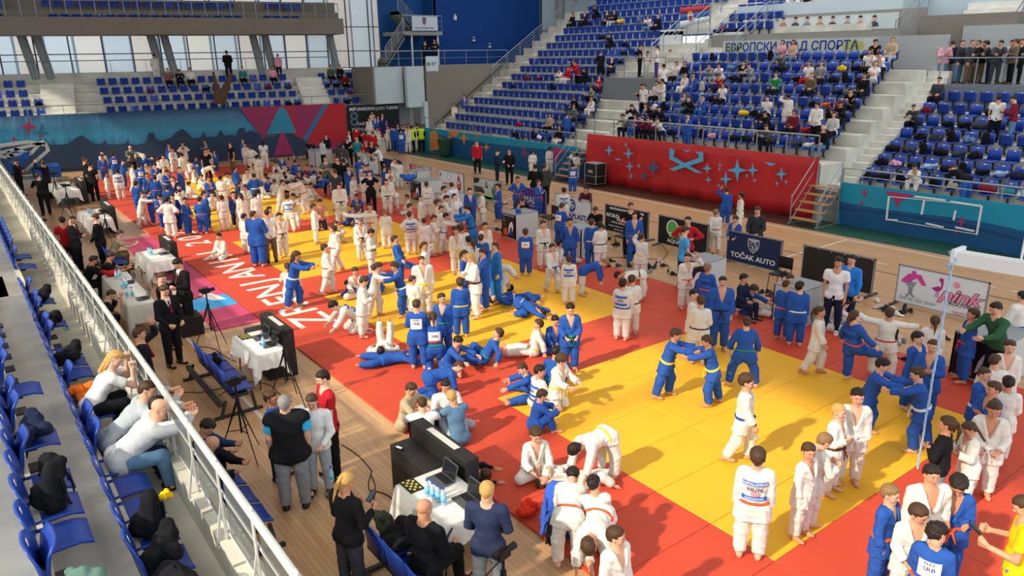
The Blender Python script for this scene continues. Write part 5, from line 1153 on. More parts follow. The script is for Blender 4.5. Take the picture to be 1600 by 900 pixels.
def back_patch(o, S, B, tk, patch, pose, build, lod):
    """printed panel on the back: lies on the jacket surface, follows its curve"""
    kind, txt = patch; key = (kind, txt, pose, build)
    if key not in _bp:
        g = B['g']; L = B['torso']; ch = S['hip'] + S['t'] * L * .66; s, t, f = S['s'], S['t'], S['f']; W = .098; Hh = .085
        def surf(u, v, off):     # u across, v up, on an ellipse around the back
            a = u / .105; return ch + s * (math.sin(a) * (.112 * g + .008 + off)) * 1.0 - f * (math.cos(a) * (.094 * g * 1.0 + off + .004)) + t * v
        def panel(name, u0, u1, v0, v1, off, m):
            mb = MB(); n = 8; vs = []; fs = []
            for i in range(n + 1):
                u = u0 + (u1 - u0) * i / n
                for v in (v0, v1): vs += [surf(u, v, off), surf(u, v, off - .004)]
            for i in range(n):
                a = 4 * i; b = a + 4
                fs += [(a, b, b + 2, a + 2), (a + 1, a + 3, b + 3, b + 1), (a, a + 1, b + 1, b), (a + 2, b + 2, b + 3, a + 3)]
            mb.add(vs, fs); return mb.mesh(name, m)
        ps = []
        white = mat('patch_white', '#eceae6', .7); blue = mat('patch_blue', '#2a62c4', .7); red = mat('patch_red', '#cc3b35', .7); ink = mat('patch_ink', '#20305c', .7)
        if kind == 'w': ps.append(('back_patch', panel('back_patch', -W * .75, W * .75, -.075, .065, .006, white)))
        if kind == 'wb': ps += [('back_patch', panel('back_patch', -W, W, .032, .066, .006, blue)), ('back_patch', panel('back_patch', -W, W, -.085, -.052, .006, blue))]
        if kind == 'wbr': ps += [('back_patch', panel('back_patch', -W * .8, W * .8, -.06, .06, .006, white)), ('back_patch', panel('back_patch', -W * .8, W * .8, -.085, -.062, .006, red))]
        if kind == 'hun': ps += [('back_patch', panel('back_patch', -W, W, .034, .068, .006, blue)), ('back_patch', panel('back_patch', -W, W, -.092, -.060, .006, blue)), ('back_patch', panel('back_patch', -.026, .026, -.052, -.018, .006, mat('patch_pink', '#d98f92', .7)))]
        if kind == 'l': ps += []
        lets = []
        for (s_, vv, hh, col) in txt:
            cu = bpy.data.curves.new('lettering', 'FONT'); cu.body = s_; cu.align_x = 'CENTER'; cu.align_y = 'CENTER'; cu.size = hh * 1.38; cu.resolution_u = 2; cu.offset = .0006
            tmp = bpy.data.objects.new('tmp', cu); COL.objects.link(tmp); dg = bpy.context.evaluated_depsgraph_get(); dg.update(); me = bpy.data.meshes.new_from_object(tmp.evaluated_get(dg))
            bpy.data.objects.remove(tmp); me.name = 'lettering'
            bm = bmesh.new(); bm.from_mesh(me); bm.to_mesh(me); bm.free(); 
            co = np.zeros(len(me.vertices) * 3); me.vertices.foreach_get('co', co); co = co.reshape(-1, 3); mx = np.abs(co[:, 0]).max() + 1e-6; k = min(1, W * .93 / mx)
            for i, v in enumerate(me.vertices): v.co = surf(co[i, 0] * k, vv + co[i, 1], .0085)
            me.materials.clear(); me.materials.append({'i': ink, 'w': white, 'r': red}[col]); lets.append(me)
        _bp[key] = (ps, lets)
    ps, lets = _bp[key]; par = None
    for nme, me in ps:
        q = link(nme, me, o); par = par or q
    for me in lets: link('lettering', me, par or o)
# ================================================================ the people, placed by where the crown of the head is seen
def outfit(code):
    """W / B = white or blue gi, WB = white jacket blue trousers; Twn = white t-shirt navy trousers; L long sleeves, S suit, P coat"""
    if code[0] in 'WBUV' :
        c = {'W': 'W', 'B': 'B', 'U': '#2a72b8', 'V': '#1a2e63'}; return ('gi', c[code[0]]), ('gi', c[code[1] if len(code) > 1 else code[0]])
    tk = {'T': 'tee', 'L': 'long', 'S': 'suit', 'P': 'puff', 'X': 'top'}[code[0]]
    if code[1] == '#': cc = code[1:8]; bt = code[8]
    else: cc = code[1]; bt = code[2]
    g = ('gi', {'W': 'W', 'B': 'B'}[bt]) if bt in 'WB' else ('slim', bt)
    return (tk, cc), g
SRB = lambda s='SRB': (('ZRENJANIN', .049, .020, 'w'), (s, .0, .032, 'i'))
PATCH = {'hun': ('hun', (('PAPPALLEVENTE', .051, .024, 'w'), ('HUN', .004, .036, 'i'), ('KARCSAIOSK', -.076, .016, 'w'))),
         'wb': ('wb', (('SRB', -.008, .036, 'i'),)), 'w': ('w', (('SRB', .018, .034, 'i'),)), 'wbr': ('wbr', (('SRB', .0, .034, 'i'),)),
         'wn': ('w', (('ELEZ', .046, .022, 'i'), ('SRB', .0, .034, 'i')))}
def run(data, z=0.0):
    for ln in data.strip().splitlines():
        ln = ln.strip()
        if not ln: continue
        a = ln.split(); px, py, st, pose, face, code = float(a[0]), float(a[1]), float(a[2]), a[3], float(a[4]), a[5]
        if 598 < px < 656 and py < 203 and code[0] in 'WBV': st = 1.70
        kw = dict(belt=None, hair='short', hc='k')
        for t in a[6:]:
            if '=' in t:
                k, v = t.split('=', 1)
                if k == 'p': kw['patch'] = PATCH[v]
                elif k == 'y': kw['yaw'] = float(v)
                elif k == 'z': kw['z'] = float(v)
                elif k == 's': kw['shoes'] = v
                elif k == 'x': kw['extra'] = v.replace('_', ' ')
                elif k == 'b': kw['build'] = v
                elif k == 'cap': kw['cap'] = v
            elif len(t) == 1 and t in BELTC: kw['belt'] = t
            elif t[:2] == 'h:': q = t[2:].split(','); kw['hair'] = q[0]; kw['hc'] = q[1] if len(q) > 1 else 'k'
        kw.setdefault('z', z if z else (.04 if onmat(px, py, st) else 0.0))
        top, bot = outfit(code); person(px, py, st, pose, face, top, bot, **kw)
def onmat(px, py, st):
    q = P(px, py, st * .9); return 5.35 < q.x < 15.35 and q.y < 46.4

run('''
1185 699 1.56 s0 183 W o h:short,b p=hun y=0 x=with_blue_HUN_name_panels_on_the_back
1170 586 1.50 s5 85 W b h:tousled,b y=0
1061 515 1.42 s4 85 B y h:short,b y=0
1101 525 1.38 s4 275 B y h:short,b y=0
1096 462 1.48 s3 180 W n h:short,b y=0
1086 453 1.44 s0 75 W h:short,k
1130 433 1.62 s0 8 B k h:short,k y=0
1167 494 1.44 wide 188 B g h:bun,b y=0
974 435 1.44 s2 160 W b p=wb
987 430 1.42 s3 200 W n h:short,b
841 499 1.40 f1 270 W y h:short,b
869 495 1.40 f0 25 B
892 476 1.45 s3 12 B g y=0
869 541 1.40 f2 170 B g
882 556 1.40 k1 55 W y h:tousled,b
847 571 1.42 f0 120 W n p=wb
852 610 1.30 f2 105 B h:short,b
811 570 1.35 f3 265 B o h:bun,b
839 672 1.40 f0 20 W n h:tousled,b
836 752 1.35 l0 95 W y h:buzz,b
889 706 1.45 b1 310 W y
896 735 1.42 b0 175 W o
927 741 1.42 k1 195 W h:bun
919 863 1.45 b1 350 W o h:short,b
965 824 1.42 s0 50 W h:crop,b
1267 690 1.38 s0 62 W h:short,b y=32
1296 684 1.36 s9 120 W h:short,l y=0
1314 632 1.42 s2 70 W n h:buzz,y
1342 609 1.52 s0 15 W w h:short,k y=0
1386 562 1.46 s4 85 B h:short,k y=0
1429 574 1.46 s4 275 B w h:bun,b y=0
1437 521 1.46 s2 60 B h:short,k
1459 530 1.48 s2 352 B h:tail,b y=0
1520 482 1.50 s0 285 B r h:short,b y=0
1580 533 1.45 s0 15 W h:short,b
1557 554 1.38 s3 185 W h:short,b
1542 575 1.40 s2 60 B w h:buzz,b
1553 595 1.42 s2 310 B h:short,b y=0
1577 589 1.42 s3 185 W h:bun
1556 630 1.50 s3 8 W w h:bun,b y=0
1480 650 1.50 s2 262 Lkg h:tail,b y=0
1509 661 1.30 s9 300 W h:braid,b
1460 725 1.62 s0 35 W h:short,k y=0
1394 771 1.40 s0 72 B o h:short,l y=0
1440 794 1.42 s3 25 W h:short,b
1500 757 1.46 s6 12 B o h:tousled,k y=0
1470 806 1.40 s6 175 B o h:tousled,k p=wn
1590 775 1.74 s6 275 Tyj h:crop,b y=0 x=holding_a_phone
1230 440 1.38 s3 172 B o h:buzz,b
1251 437 1.46 s0 185 B w h:short,k
1284 479 1.44 s5 88 W h:tail,b y=0
1326 469 1.40 f3 110 W b h:tousled,k
1336 485 1.48 kick 140 B o h:tail,b p=wb y=0
1391 480 1.46 s8 185 W r h:bun,b y=0
1462 493 1.40 s0 190 W h:tail,b y=0
1596 455 1.60 s3 230 WW b h:short,k
1075 396 1.44 s7 30 W o h:short,b y=32
1107 412 1.38 s5 150 B o h:short,l p=wb y=0
1163 441 1.40 f1 95 W h:short,b
1165 429 1.45 c0 60 Lnn
1182 448 1.38 f3 60 B h:tousled,b
1119 327 1.42 s5 195 W r h:short,l
1136 292 1.44 s7 180 B h:bun,b
1158 301 1.40 s0 275 W k
821 357 1.40 s0 178 B h:short,b p=wbr y=0
849 345 1.46 s0 22 W k y=0 h:short,b
864 381 1.38 s5 35 W b h:short,b y=0
889 399 1.30 s0 178 W h:short,b p=wb y=0
875 375 1.35 f1 120 W r
880 318 1.50 s9 140 B h:bun,b p=wbr
891 341 1.48 quad 8 B y=0
925 343 1.48 s0 185 B w h:short,b
937 346 1.45 s3 210 W k
992 332 1.60 s0 8 B o h:short,k y=0
1003 364 1.40 s7 155 W y h:bun,b
952 410 1.42 b0 85 BW h:short,l
960 431 1.40 b1 275 W k
796 455 1.50 roll 85 W n
764 466 1.45 l0 85 B w
852 492 1.45 cat 75 B w
758 348 1.38 s0 15 W
752 366 1.40 s0 180 B h:short,b
772 379 1.58 s0 300 UU h:braid,b y=0
751 389 1.58 s3 285 B h:bun,b y=0
731 398 1.62 s9 290 W n h:long,y y=0
727 391 1.45 s0 60 B h:tail,b
732 371 1.44 s3 180 W r
739 372 1.44 s0 190 W h:tail,b
699 334 1.38 s4 95 W b y=0 h:short,k
727 322 1.62 s4 275 UU k h:tousled,k y=0
681 337 1.34 s9 100 W h:short,b
662 340 1.30 s3 182 W h:short,b
640 330 1.44 s1 185 W r h:short,b p=wb
601 327 1.34 s3 185 W h:short,l
563 342 1.36 s3 18 W k h:short,l
583 359 1.40 s6 80 W g h:short,k y=0
617 368 1.42 kick 80 B g h:short,b p=w y=0
664 378 1.42 s7 85 W h:tail,b
659 401 1.50 s0 15 W y h:short,b b=b y=0
712 354 1.40 s0 8 W y h:short,b y=0
722 353 1.40 s0 185 W r h:short,b
594 411 1.44 s4 75 W h:short,b y=0
613 411 1.44 s4 285 B w h:short,b y=0
646 431 1.24 s3 140 W y h:short,b
555 419 1.42 f0 15 W h:short,b
573 433 1.46 s9 85 W h:short,b
583 414 1.38 f2 190 B h:short,b p=w
540 440 1.35 l1 300 B
466 393 1.56 s4 70 B w h:long,b y=0
448 411 1.36 k1 185 W h:tail,b
508 381 1.44 s5 92 W r h:bun,b y=0
519 352 1.48 s5 285 W r h:short,b
490 318 1.42 s0 88 W h:short,b
500 312 1.55 k1 15 T#b88078n h:short,b
527 346 1.36 f2 60 W h:tail,b
560 322 1.44 s8 180 W r h:bun,b p=wb
557 304 1.38 f2 10 B h:short,b
549 321 1.38 f0 330 B
577 318 1.44 s0 345 W o y=0 h:short,k
421 323 1.42 s0 40 W
416 327 1.68 s0 188 Twt h:crop,b x=a_white_printed_shirt
436 333 1.46 s0 18 W n y=0
396 329 1.74 s2 150 B h:crop,b b=b
382 334 1.34 s3 150 W
398 300 1.40 s0 200 W
377 302 1.38 s9 60 W h:tail
449 304 1.42 s4 178 W o p=wb
457 303 1.40 s4 0 W
464 276 1.58 s4 275 W r h:short,b
443 281 1.44 s4 88 W h:bun,b
529 287 1.55 s0 12 W k y=0 b=b
551 273 1.48 s0 62 W r
577 267 1.76 s1 8 Tkk h:short,k y=0
569 268 1.42 s0 20 W
523 264 1.72 s0 188 Thk h:buzz,b
508 245 1.76 s2 8 Tzk h:crop,b y=0
527 246 1.76 s0 20 Tkk h:short,k
536 248 1.70 s0 200 Lkk cap=k
544 258 1.45 s0 15 B
560 245 1.46 s9 190 B h:short,b
567 256 1.42 s0 350 W
575 257 1.44 s0 20 B
600 259 1.46 s0 100 B
609 263 1.42 s3 30 W h:short,b
617 248 1.42 s0 20 W h:bun,b
622 250 1.42 s7 200 W
611 275 1.40 s5 80 W h:short,l
603 280 1.48 s0 8 W k y=0
593 298 1.36 b0 265 W o
634 304 1.38 k0 275 W h:short,b
642 318 1.42 s3 100 W h:short,b
666 284 1.44 s0 178 W g p=w h:short,b
657 305 1.38 s0 90 W h:short,b
494 279 1.44 b0 290 B w
694 291 1.46 s0 95 W p=wb
704 285 1.74 sl 230 L#d9dde4b h:crop,b
684 312 1.38 s5 90 W h:tousled,b
700 306 1.44 s9 100 W p=wb
711 302 1.72 s0 105 Twn h:buzz,b
734 294 1.50 s0 12 B n y=0
750 296 1.44 s3 278 W o h:short,k
777 287 1.48 s0 300 B y y=0
692 322 1.42 s9 110 W h:buzz,b
809 276 1.52 s1 12 B o y=0
842 281 1.48 s2 50 B o y=0 h:short,b
836 256 1.76 s2 185 Lkk
851 256 1.74 s0 190 L#3c4238k h:crop,b
815 307 1.72 c0 200 Lkk h:buzz,b
810 315 1.34 s0 95 B k p=w
832 235 1.42 s3 185 W r p=w
859 229 1.46 s0 182 W k h:short,k
900 238 1.42 s7 180 W k
895 255 1.40 s0 182 B w p=wbr
881 293 1.45 s0 185 W p=wb
915 291 1.55 sl 355 L#4a2028k h:tail,k
929 325 1.70 c1 340 Lkk h:short,b
986 317 1.72 s1 15 Tkk h:short,b
1075 339 1.76 s1 350 Lrk h:short,k y=0
1074 354 1.76 s3 110 TLn h:short,b y=0
1148 338 1.44 s3 330 B h:short,b
1183 324 1.74 s3 335 L#33363ck h:short,b
1311 401 1.76 s0 350 Twn h:tousled,k s=w y=0
1331 401 1.74 s0 335 L#2f80d8n h:short,k y=0
1236 430 1.45 c0 20 B h:short,b
1554 474 1.76 sl 320 LGk h:short,k y=0
745 220 1.76 s0 12 Lrk h:crop,b
780 235 1.74 s6 85 Lnn h:short,k
796 233 1.74 s3 15 Lkk h:crop,b
''')
# bottom: mats, floor and the left side
run('''
514 475 1.55 k2 285 W k h:short,k p=wb
651 468 1.48 s9 172 B h:bun,b p=wn
676 487 1.52 k1 182 B g h:tail,b p=wbr
690 459 1.40 s0 348 B g h:short,b y=-32
718 434 1.42 s0 186 B y h:short,b
594 545 1.35 up 170 W
655 548 1.40 l2 85 B
720 528 1.40 f3 55 B o
725 568 1.42 a0 105 B h:bun,b
780 513 1.42 l3 262 B g h:short,b
647 601 1.60 f2 60 Lcc h:short,b
659 620 1.62 f2 182 Lwk h:crop,b x=with_black_lettering_on_the_back
697 596 1.60 f0 12 Lwe h:long,k
704 610 1.62 f2 205 Lje h:short,y
765 745 1.50 cat 95 Lkk h:short,b
424 611 1.48 s0 62 L#2a5fb8n h:bun,b
442 607 1.76 s0 172 X#1b1b1dg h:crop,g b=b x=in_a_black_quilted_vest
486 619 1.60 s3 345 Lwe h:long,b
500 591 1.76 s3 285 Trk h:crop,k x=in_a_red_football_shirt
547 738 1.64 s6 130 Lkh h:tail,y y=0 x=checking_a_phone
665 779 1.76 c0 140 Skk h:bald y=0
762 752 1.60 s3 165 S#2c3550g h:short,y y=0
27 249 1.78 s6 65 Skk h:crop,b
66 251 1.78 s7 240 Skk h:short,b
58 271 1.76 sl 190 Skk h:crop,b
70 342 1.70 c0 90 Lkk h:short,k
96 340 1.70 s0 190 Trk h:short,k
116 337 1.78 s6 70 S#2b2c30k h:buzz,b
145 335 1.78 s3 255 Skk h:crop,b
191 360 1.74 c1 92 Tct h:crop,b
177 395 1.72 c1 85 Tkk h:short,b
150 401 1.70 c1 95 Lkk h:short,k
107 397 1.72 c0 90 Lkk h:short,k
179 454 1.74 c3 80 Tkk h:buzz,b
255 427 1.74 s3 70 Skk h:short,b
258 447 1.76 s3 35 Skk h:short,b y=0
272 407 1.80 s6 300 Skk h:short,k y=0
218 512 1.74 s7 85 Skk h:crop,b
133 246 1.74 s3 120 Tkk h:buzz,b
141 254 1.76 s3 150 Tkk h:short,k
330 660 1.66 c1 70 L#22406ak h:tousled,k
338 684 1.70 c1 60 Lkk h:bald
''')
run('''
159 236 1.42 s0 15 W
158 242 1.46 s0 12 B r
176 239 1.46 s3 188 B p=w
203 228 1.74 sl 8 Lzk h:bald
202 236 1.50 b0 265 W r
194 250 1.44 s9 85 B
205 255 1.45 s5 95 W
217 256 1.42 s0 185 B w p=w
182 264 1.45 s0 182 W p=wb
166 270 1.24 s3 85 W h:bun,b
242 246 1.45 b0 88 B
249 247 1.42 s9 100 W
255 242 1.42 s3 20 W n
269 231 1.50 s3 25 W k h:short,b
285 222 1.52 s1 12 W
263 224 1.46 s0 350 B
286 231 1.42 s0 20 W
283 239 1.48 s5 200 W
317 217 1.50 s6 270 L#8d9290k h:short,b
295 249 1.40 f2 180 W
306 245 1.40 f0 20 B
307 252 1.40 f0 180 B p=w
242 256 1.42 s6 15 B
241 274 1.42 s0 182 B o
262 266 1.42 s9 40 B w
269 276 1.46 s0 350 V h:tail,b
280 261 1.44 s0 60 B h:short,b
260 289 1.42 s0 190 B y
279 289 1.38 s0 20 W
281 297 1.42 s9 110 WB
232 296 1.40 s0 100 B r
224 300 1.40 s4 85 W y h:short,b
260 307 1.52 s1 160 W h:short,k
269 303 1.46 s3 15 V r
296 284 1.38 f0 120 W y
316 273 1.38 f2 60 W
311 308 1.38 s3 172 B o h:short,k
319 299 1.46 s0 100 B r
340 365 1.42 k0 320 W h:short,k
320 233 1.72 s0 10 Tkk
325 232 1.42 s0 40 W y
334 235 1.25 s0 20 B
359 222 1.76 s0 300 Tkt h:crop,b
379 217 1.50 s0 20 B h:short,b
382 224 1.42 s0 10 W
390 227 1.52 s1 182 W b h:short,b
410 220 1.62 s0 182 TwW h:long,k
402 242 1.40 s0 185 W p=wbr
339 258 1.42 b0 88 W g
367 260 1.44 s5 120 B h:short,b
356 270 1.40 f2 90 W
344 274 1.44 s0 178 W r
326 276 1.42 s2 15 B r
385 264 1.40 s0 20 W y
396 271 1.44 s1 182 B w h:short,b
369 288 1.46 b0 265 B
383 290 1.42 s6 15 W h:bun,b
399 296 1.40 s3 275 W
376 303 1.36 s0 200 W h:tail
431 253 1.38 f0 20 W
444 257 1.38 f0 330 W
452 265 1.38 f2 60 W
431 265 1.38 f0 180 W
422 267 1.38 f0 40 W h:short,b
443 269 1.38 f2 200 W
414 271 1.38 k0 200 W y
420 277 1.38 f2 60 BB
428 280 1.38 f0 182 W g h:short,b
447 274 1.38 f0 150 V
467 258 1.38 f0 20 B
480 257 1.45 f0 10 Lrn h:tail
488 259 1.38 f2 30 B
466 267 1.38 f0 340 V
489 267 1.38 f0 182 W y
473 279 1.38 f0 20 W
477 287 1.38 f0 330 W y
487 286 1.38 f0 60 W
389 260 1.40 f2 20 W
395 257 1.38 k0 330 W
460 250 1.38 f0 200 B
440 244 1.38 f0 20 B
455 282 1.38 f2 270 W
409 284 1.38 f0 120 W
500 268 1.38 f0 200 B
478 270 1.38 f2 90 W h:tail
350 283 1.40 f2 120 W
304 262 1.40 f0 60 W
331 300 1.38 f0 20 W
290 309 1.40 s3 60 B
345 305 1.36 s0 200 W o
364 300 1.36 s0 20 V
248 304 1.40 s9 340 B
250 264 1.40 s0 200 W
229 270 1.42 s0 20 B
212 283 1.42 s0 180 B
''')
# by the gate, some of them on the stepped stand in front of the black banner
for k in range(4):
    mb = MB(); s0_ = (onPlane(556, 200, fw(0, -1.7 + .4 * k, 0), EN) - Vector((0, 52, 0))).dot(EU); fbox(mb, s0_, -1.9 + .42 * k, 0, s0_ + 1.9, -1.9 + .42 * (k + 1), .32 * (k + 1)); struct('wall_gate_step', mb, M_conc)
run('''
556 193 1.76 s0 182 Lrk h:crop,b
564 197 1.50 s0 190 Lkk
571 204 1.60 s0 185 Lrk h:long,b
582 205 1.62 s0 190 Lrk h:short,b
595 194 1.80 s0 182 Lrk h:short,k
545 205 1.62 s0 100 Lww h:short,l
542 215 1.74 sl 350 Tkk h:crop,b
557 215 1.74 s3 185 Lqn h:short,y
571 221 1.70 sl 340 Lrk h:short,g
580 222 1.72 sl 350 Lnn h:crop,g
587 226 1.72 sl 265 Twk h:short,k
605 192 1.45 s0 20 W
611 193 1.50 s0 200 B
615 196 1.50 s0 180 B
621 193 1.55 s0 30 B h:short,l
626 191 1.45 s0 350 V
631 193 1.45 s0 10 W
638 194 1.50 s0 20 W
626 201 1.45 s0 182 B p=w
636 199 1.40 s0 15 W
646 197 1.45 s0 20 W
651 193 1.55 s0 200 W
642 196 1.78 s0 182 X#c8e632k h:short,k x=in_a_yellow_hi-vis_vest
657 195 1.76 s0 190 X#c8e632k h:short,b x=in_a_yellow_hi-vis_vest
662 194 1.70 s0 200 B h:short,k
503 217 1.66 s0 120 L#c9ced6k h:short,b
509 210 1.62 s0 20 Lkk h:long,k
''')
def gz(px, py, z, st, pose, face, code, **kw):
    top, bot = outfit(code); person(px, py, st, pose, face, top, bot, z=z, **kw)
for (px, py, z, f, c) in ((576, 172, 1.28, 20, 'W'), (581, 174, 1.28, 350, 'W'), (591, 172, 1.28, 10, 'W'), (597, 177, 1.28, 340, 'V'), (560, 186, .64, 15, 'W'), (570, 188, .64, 20, 'W'), (576, 184, .96, 350, 'W'), (585, 182, .96, 10, 'B'), (590, 181, .96, 20, 'B'),
                          (597, 181, .64, 0, 'W'), (579, 190, .64, 10, 'W'), (574, 196, .32, 20, 'W'), (582, 198, .32, 340, 'W'), (589, 199, .32, 20, 'W'), (603, 187, .64, 350, 'V')):
    gz(px, py, z, 1.42, 's0', f, c, lod='lo')

# ---------------------------------------------------------------- spectators: each takes the seat or row nearest to where it is seen
USED = set()
SEATP = [(i, proj((s[0], s[1], s[2] + 1.22)), proj((s[0] - .3, s[1], s[2] + 1.62))) for i, s in enumerate(SEATS)]
def near_seat(px, py, k=1):
    best = None; bd = 1e9
    for t in SEATP:
        if t[0] in USED: continue
        d = (t[k][0] - px) ** 2 + (t[k][1] - py) ** 2
        if d < bd: bd = d; best = t[0]
    USED.add(best); return best
def seated(px, py, pose, code, st=1.68, hair='short', hc='k', turn=0, **kw):
    i = near_seat(px, py); s = SEATS[i]; s_open = list(s); s_open[4] = True; SEATS[i] = tuple(s_open)
    ang = s[3] + math.radians(turn); B = BUILD[kw.get('build') or ('k' if st < 1.58 else 'a')]; S = skel(pose, kw.get('build') or ('k' if st < 1.58 else 'a'))
    hipz = S['hip'][2] * st; z = s[2] + max(0.0, .53 - hipz); r = ang - PI / 2; hx, hy = S['hip'][0] * st, S['hip'][1] * st
    x = s[0] + math.cos(s[3]) * .16; y = s[1] + math.sin(s[3]) * .16
    top, bot = outfit(code); face = math.degrees(ang - math.atan2(y, x) - PI)
    person(px, py, st, pose, face, top, bot, hair=hair, hc=hc, z=z, at=(x, y), lod='lo' if s[0] > 5 else 'hi', **kw)
def standing(px, py, pose, code, st=1.66, hair='short', hc='k', face=None, **kw):
    i = near_seat(px, py, 2); USED.discard(i); s = SEATS[i]; x = s[0] + math.cos(s[3]) * .45; y = s[1] + math.sin(s[3]) * .45
    d = proj((x, y, s[2] + st)); y += 0
    f = math.degrees(s[3] - math.atan2(y, x) - PI) if face is None else face
    top, bot = outfit(code); person(px, py, st, pose, f, top, bot, hair=hair, hc=hc, z=s[2], at=(x, y), lod='lo', **kw)
T4 = lambda ox, oy, x, y: (ox + x / 4, oy + y / 4)
for ox, oy, lst in (
 (800, 0, [(400, 85, 'c0', 'Lkk', 'long', 'b'), (455, 85, 'c2', 'Lkk', 'tail', 'b'), (545, 60, 'c1', 'Lkk', 'short', 'k'), (590, 85, 'c0', 'T#3a2c28k', 'long', 'b'), (635, 75, 'c2', 'Lke', 'long', 'k'), (880, 95, 'c1', 'Twj', 'buzz', 'b'), (915, 92, 'c0', 'Lkk', 'short', 'k'),
  (330, 412, 'c1', 'WW', 'short', 'b'), (380, 405, 'c0', 'LrW', 'short', 'k'), (425, 385, 'c3', 'Tkb', 'tail', 'b'), (470, 425, 'c1', 'Lkk', 'long', 'k'), (640, 220, 'c1', 'Lkk', 'short', 'k'), (705, 460, 'c2', 'Tkk', 'crop', 'b'), (820, 462, 'c0', 'Twk', 'short', 'k'),
  (630, 518, 'c2', 'Trk', 'short', 'b'), (715, 512, 'c3', 'Lkk', 'long', 'k'), (505, 588, 'c0', 'WW', 'short', 'b'), (435, 575, 'c1', 'Lkk', 'long', 'k'), (415, 632, 'c0', 'Lzn', 'long', 'b'), (240, 738, 'c0', 'L#b9a48fk', 'tail', 'k'), (580, 652, 'c1', 'L#6f7d72k', 'short', 'b'), (625, 652, 'c1', 'L#6f7d72k', 'tail', 'k'),
  (705, 592, 'c0', 'BB', 'short', 'k'), (830, 668, 'c0', 'BB', 'short', 'b'), (760, 738, 'c1', 'Lmk', 'crop', 'k'), (785, 738, 'c3', 'Lmk', 'short', 'b'), (860, 738, 'c1', 'Lkk', 'short', 'k'), (915, 745, 'c3', 'Twk', 'crop', 'b'), (945, 692, 'c3', 'Lkk', 'tail', 'k'),
  (1070, 488, 'c2', 'WW', 'short', 'k'), (1130, 492, 'c0', 'BB', 'short', 'k'), (1090, 392, 'c0', 'Lkj', 'crop', 'b'), (1035, 412, 'c0', 'Twk', 'tail', 'b'), (1275, 405, 'c1', 'Lge', 'short', 'k'), (1335, 402, 'c1', 'Twe', 'short', 'k'), (1440, 402, 'c2', 'Tkk', 'long', 'k'), (1525, 402, 'c1', 'Lgg', 'tail', 'k'),
  (1305, 492, 'c1', 'Trk', 'tousled', 'b'), (1310, 568, 'c0', 'Twk', 'short', 'k'), (1070, 592, 'c2', 'Ljj', 'short', 'k'), (1130, 592, 'c3', 'Lkk', 'short', 'b'), (1235, 632, 'c0', 'BB', 'short', 'b'), (350, 822, 'c0', 'Lkw', 'short', 'b')]),
 (1200, 0, [(95, 285, 'c0', 'Tpj', 'long', 'b'), (180, 255, 'c0', 'L#c9a58fj', 'long', 'b'), (150, 328, 'c1', 'L#4a5148k', 'crop', 'b'), (770, 275, 'c0', 'Lce', 'short', 'l'), (825, 248, 'c1', 'Tke', 'short', 'k'), (900, 248, 'c3', 'Twk', 'short', 'k'), (935, 322, 'c0', 'Lhk', 'short', 'k'),
  (35, 478, 'c0', 'T#1f8a4ak', 'short', 'b'), (250, 422, 'c0', 'Twr', 'long', 'b'), (280, 418, 'c0', 'Ltk', 'long', 'l'), (350, 418, 'c0', 'Tgk', 'tail', 'b'), (700, 398, 'c2', 'Twg', 'crop', 'b'), (790, 402, 'c0', 'Twk', 'long', 'k'), (740, 497, 'c0', 'Lkk', 'tail', 'k'), (810, 492, 'c1', 'Lhk', 'buzz', 'b'),
  (530, 578, 'c1', 'Tkk', 'crop', 'k'), (630, 668, 'c1', 'Lkk', 'short', 'k'), (570, 742, 'c0', 'L#c9cbc8k', 'short', 'b'), (340, 802, 'c0', 'Lkj', 'bald', 'k'), (30, 618, 'c0', 'Twk', 'short', 'k'), (175, 718, 'c0', 'Lmk', 'tail', 'k'), (60, 795, 'c1', 'L#4c4f4ck', 'short', 'b'), (60, 685, 'c1', 'Lkk', 'short', 'k')]),
 (1200, 225, [(915, 165, 'c1', 'WW', 'short', 'k')]),
 (0, 0, [(1040, 388, 'c0', 'L#8a5a50k', 'short', 'b'), (1080, 368, 'c1', 'Lkk', 'short', 'k'), (1105, 400, 'c0', 'Lwk', 'short', 'k'), (1505, 448, 'c0', 'Lqk', 'short', 'b')]),
 (400, 0, [(480, 442, 'c0', 'L#4b5a48k', 'short', 'b'), (505, 428, 'c0', 'Lkk', 'tail', 'b'), (95, 398, 'c0', 'Lpk', 'long', 'k'), (560, 470, 'c0', 'Lmk', 'short', 'k')])):
    for (x, y, po, c, ha, hc) in lst: seated(*T4(ox, oy, x, y), po, c, hair=ha, hc=hc, st=1.5 if c[0] in 'WB' else 1.68)
for ox, oy, lst in (
 (800, 0, [(745, 532, 's0', 'Twk', None), (765, 592, 's9', 'BB', 200), (890, 418, 's0', 'Twk', 190), (915, 452, 's3', 'WW', None), (815, 512, 's9', 'Lkk', 240), (550, 330, 's9', 'Lkk', 200), (1100, 732, 's0', 'BB', None), (410, 828, 's3', 'BB', 185), (445, 368, 'sl', 'Lrk', None)]),
 (1200, 0, [(490, 748, 's3', 'Lwk', None), (125, 590, 's7', 'WW', 185), (1500, 592, 's0', 'Twk', 185), (1590, 622, 's9', 'Lmj', 270)]),
 (1200, 225, [(1300, 172, 'b0', 'LkB', 230)])):
    for (x, y, po, c, f) in lst: standing(*T4(ox, oy, x, y), po, c, face=f, st=1.5 if c[0] in 'WB' else 1.7)
def stander(px, py, X, z, pose, face, code, st=1.72, **kw):
    p = onX(px, py, X); top, bot = outfit(code); person(px, py, st, pose, face, top, bot, z=z, at=(X, p.y), lod='lo', **kw)
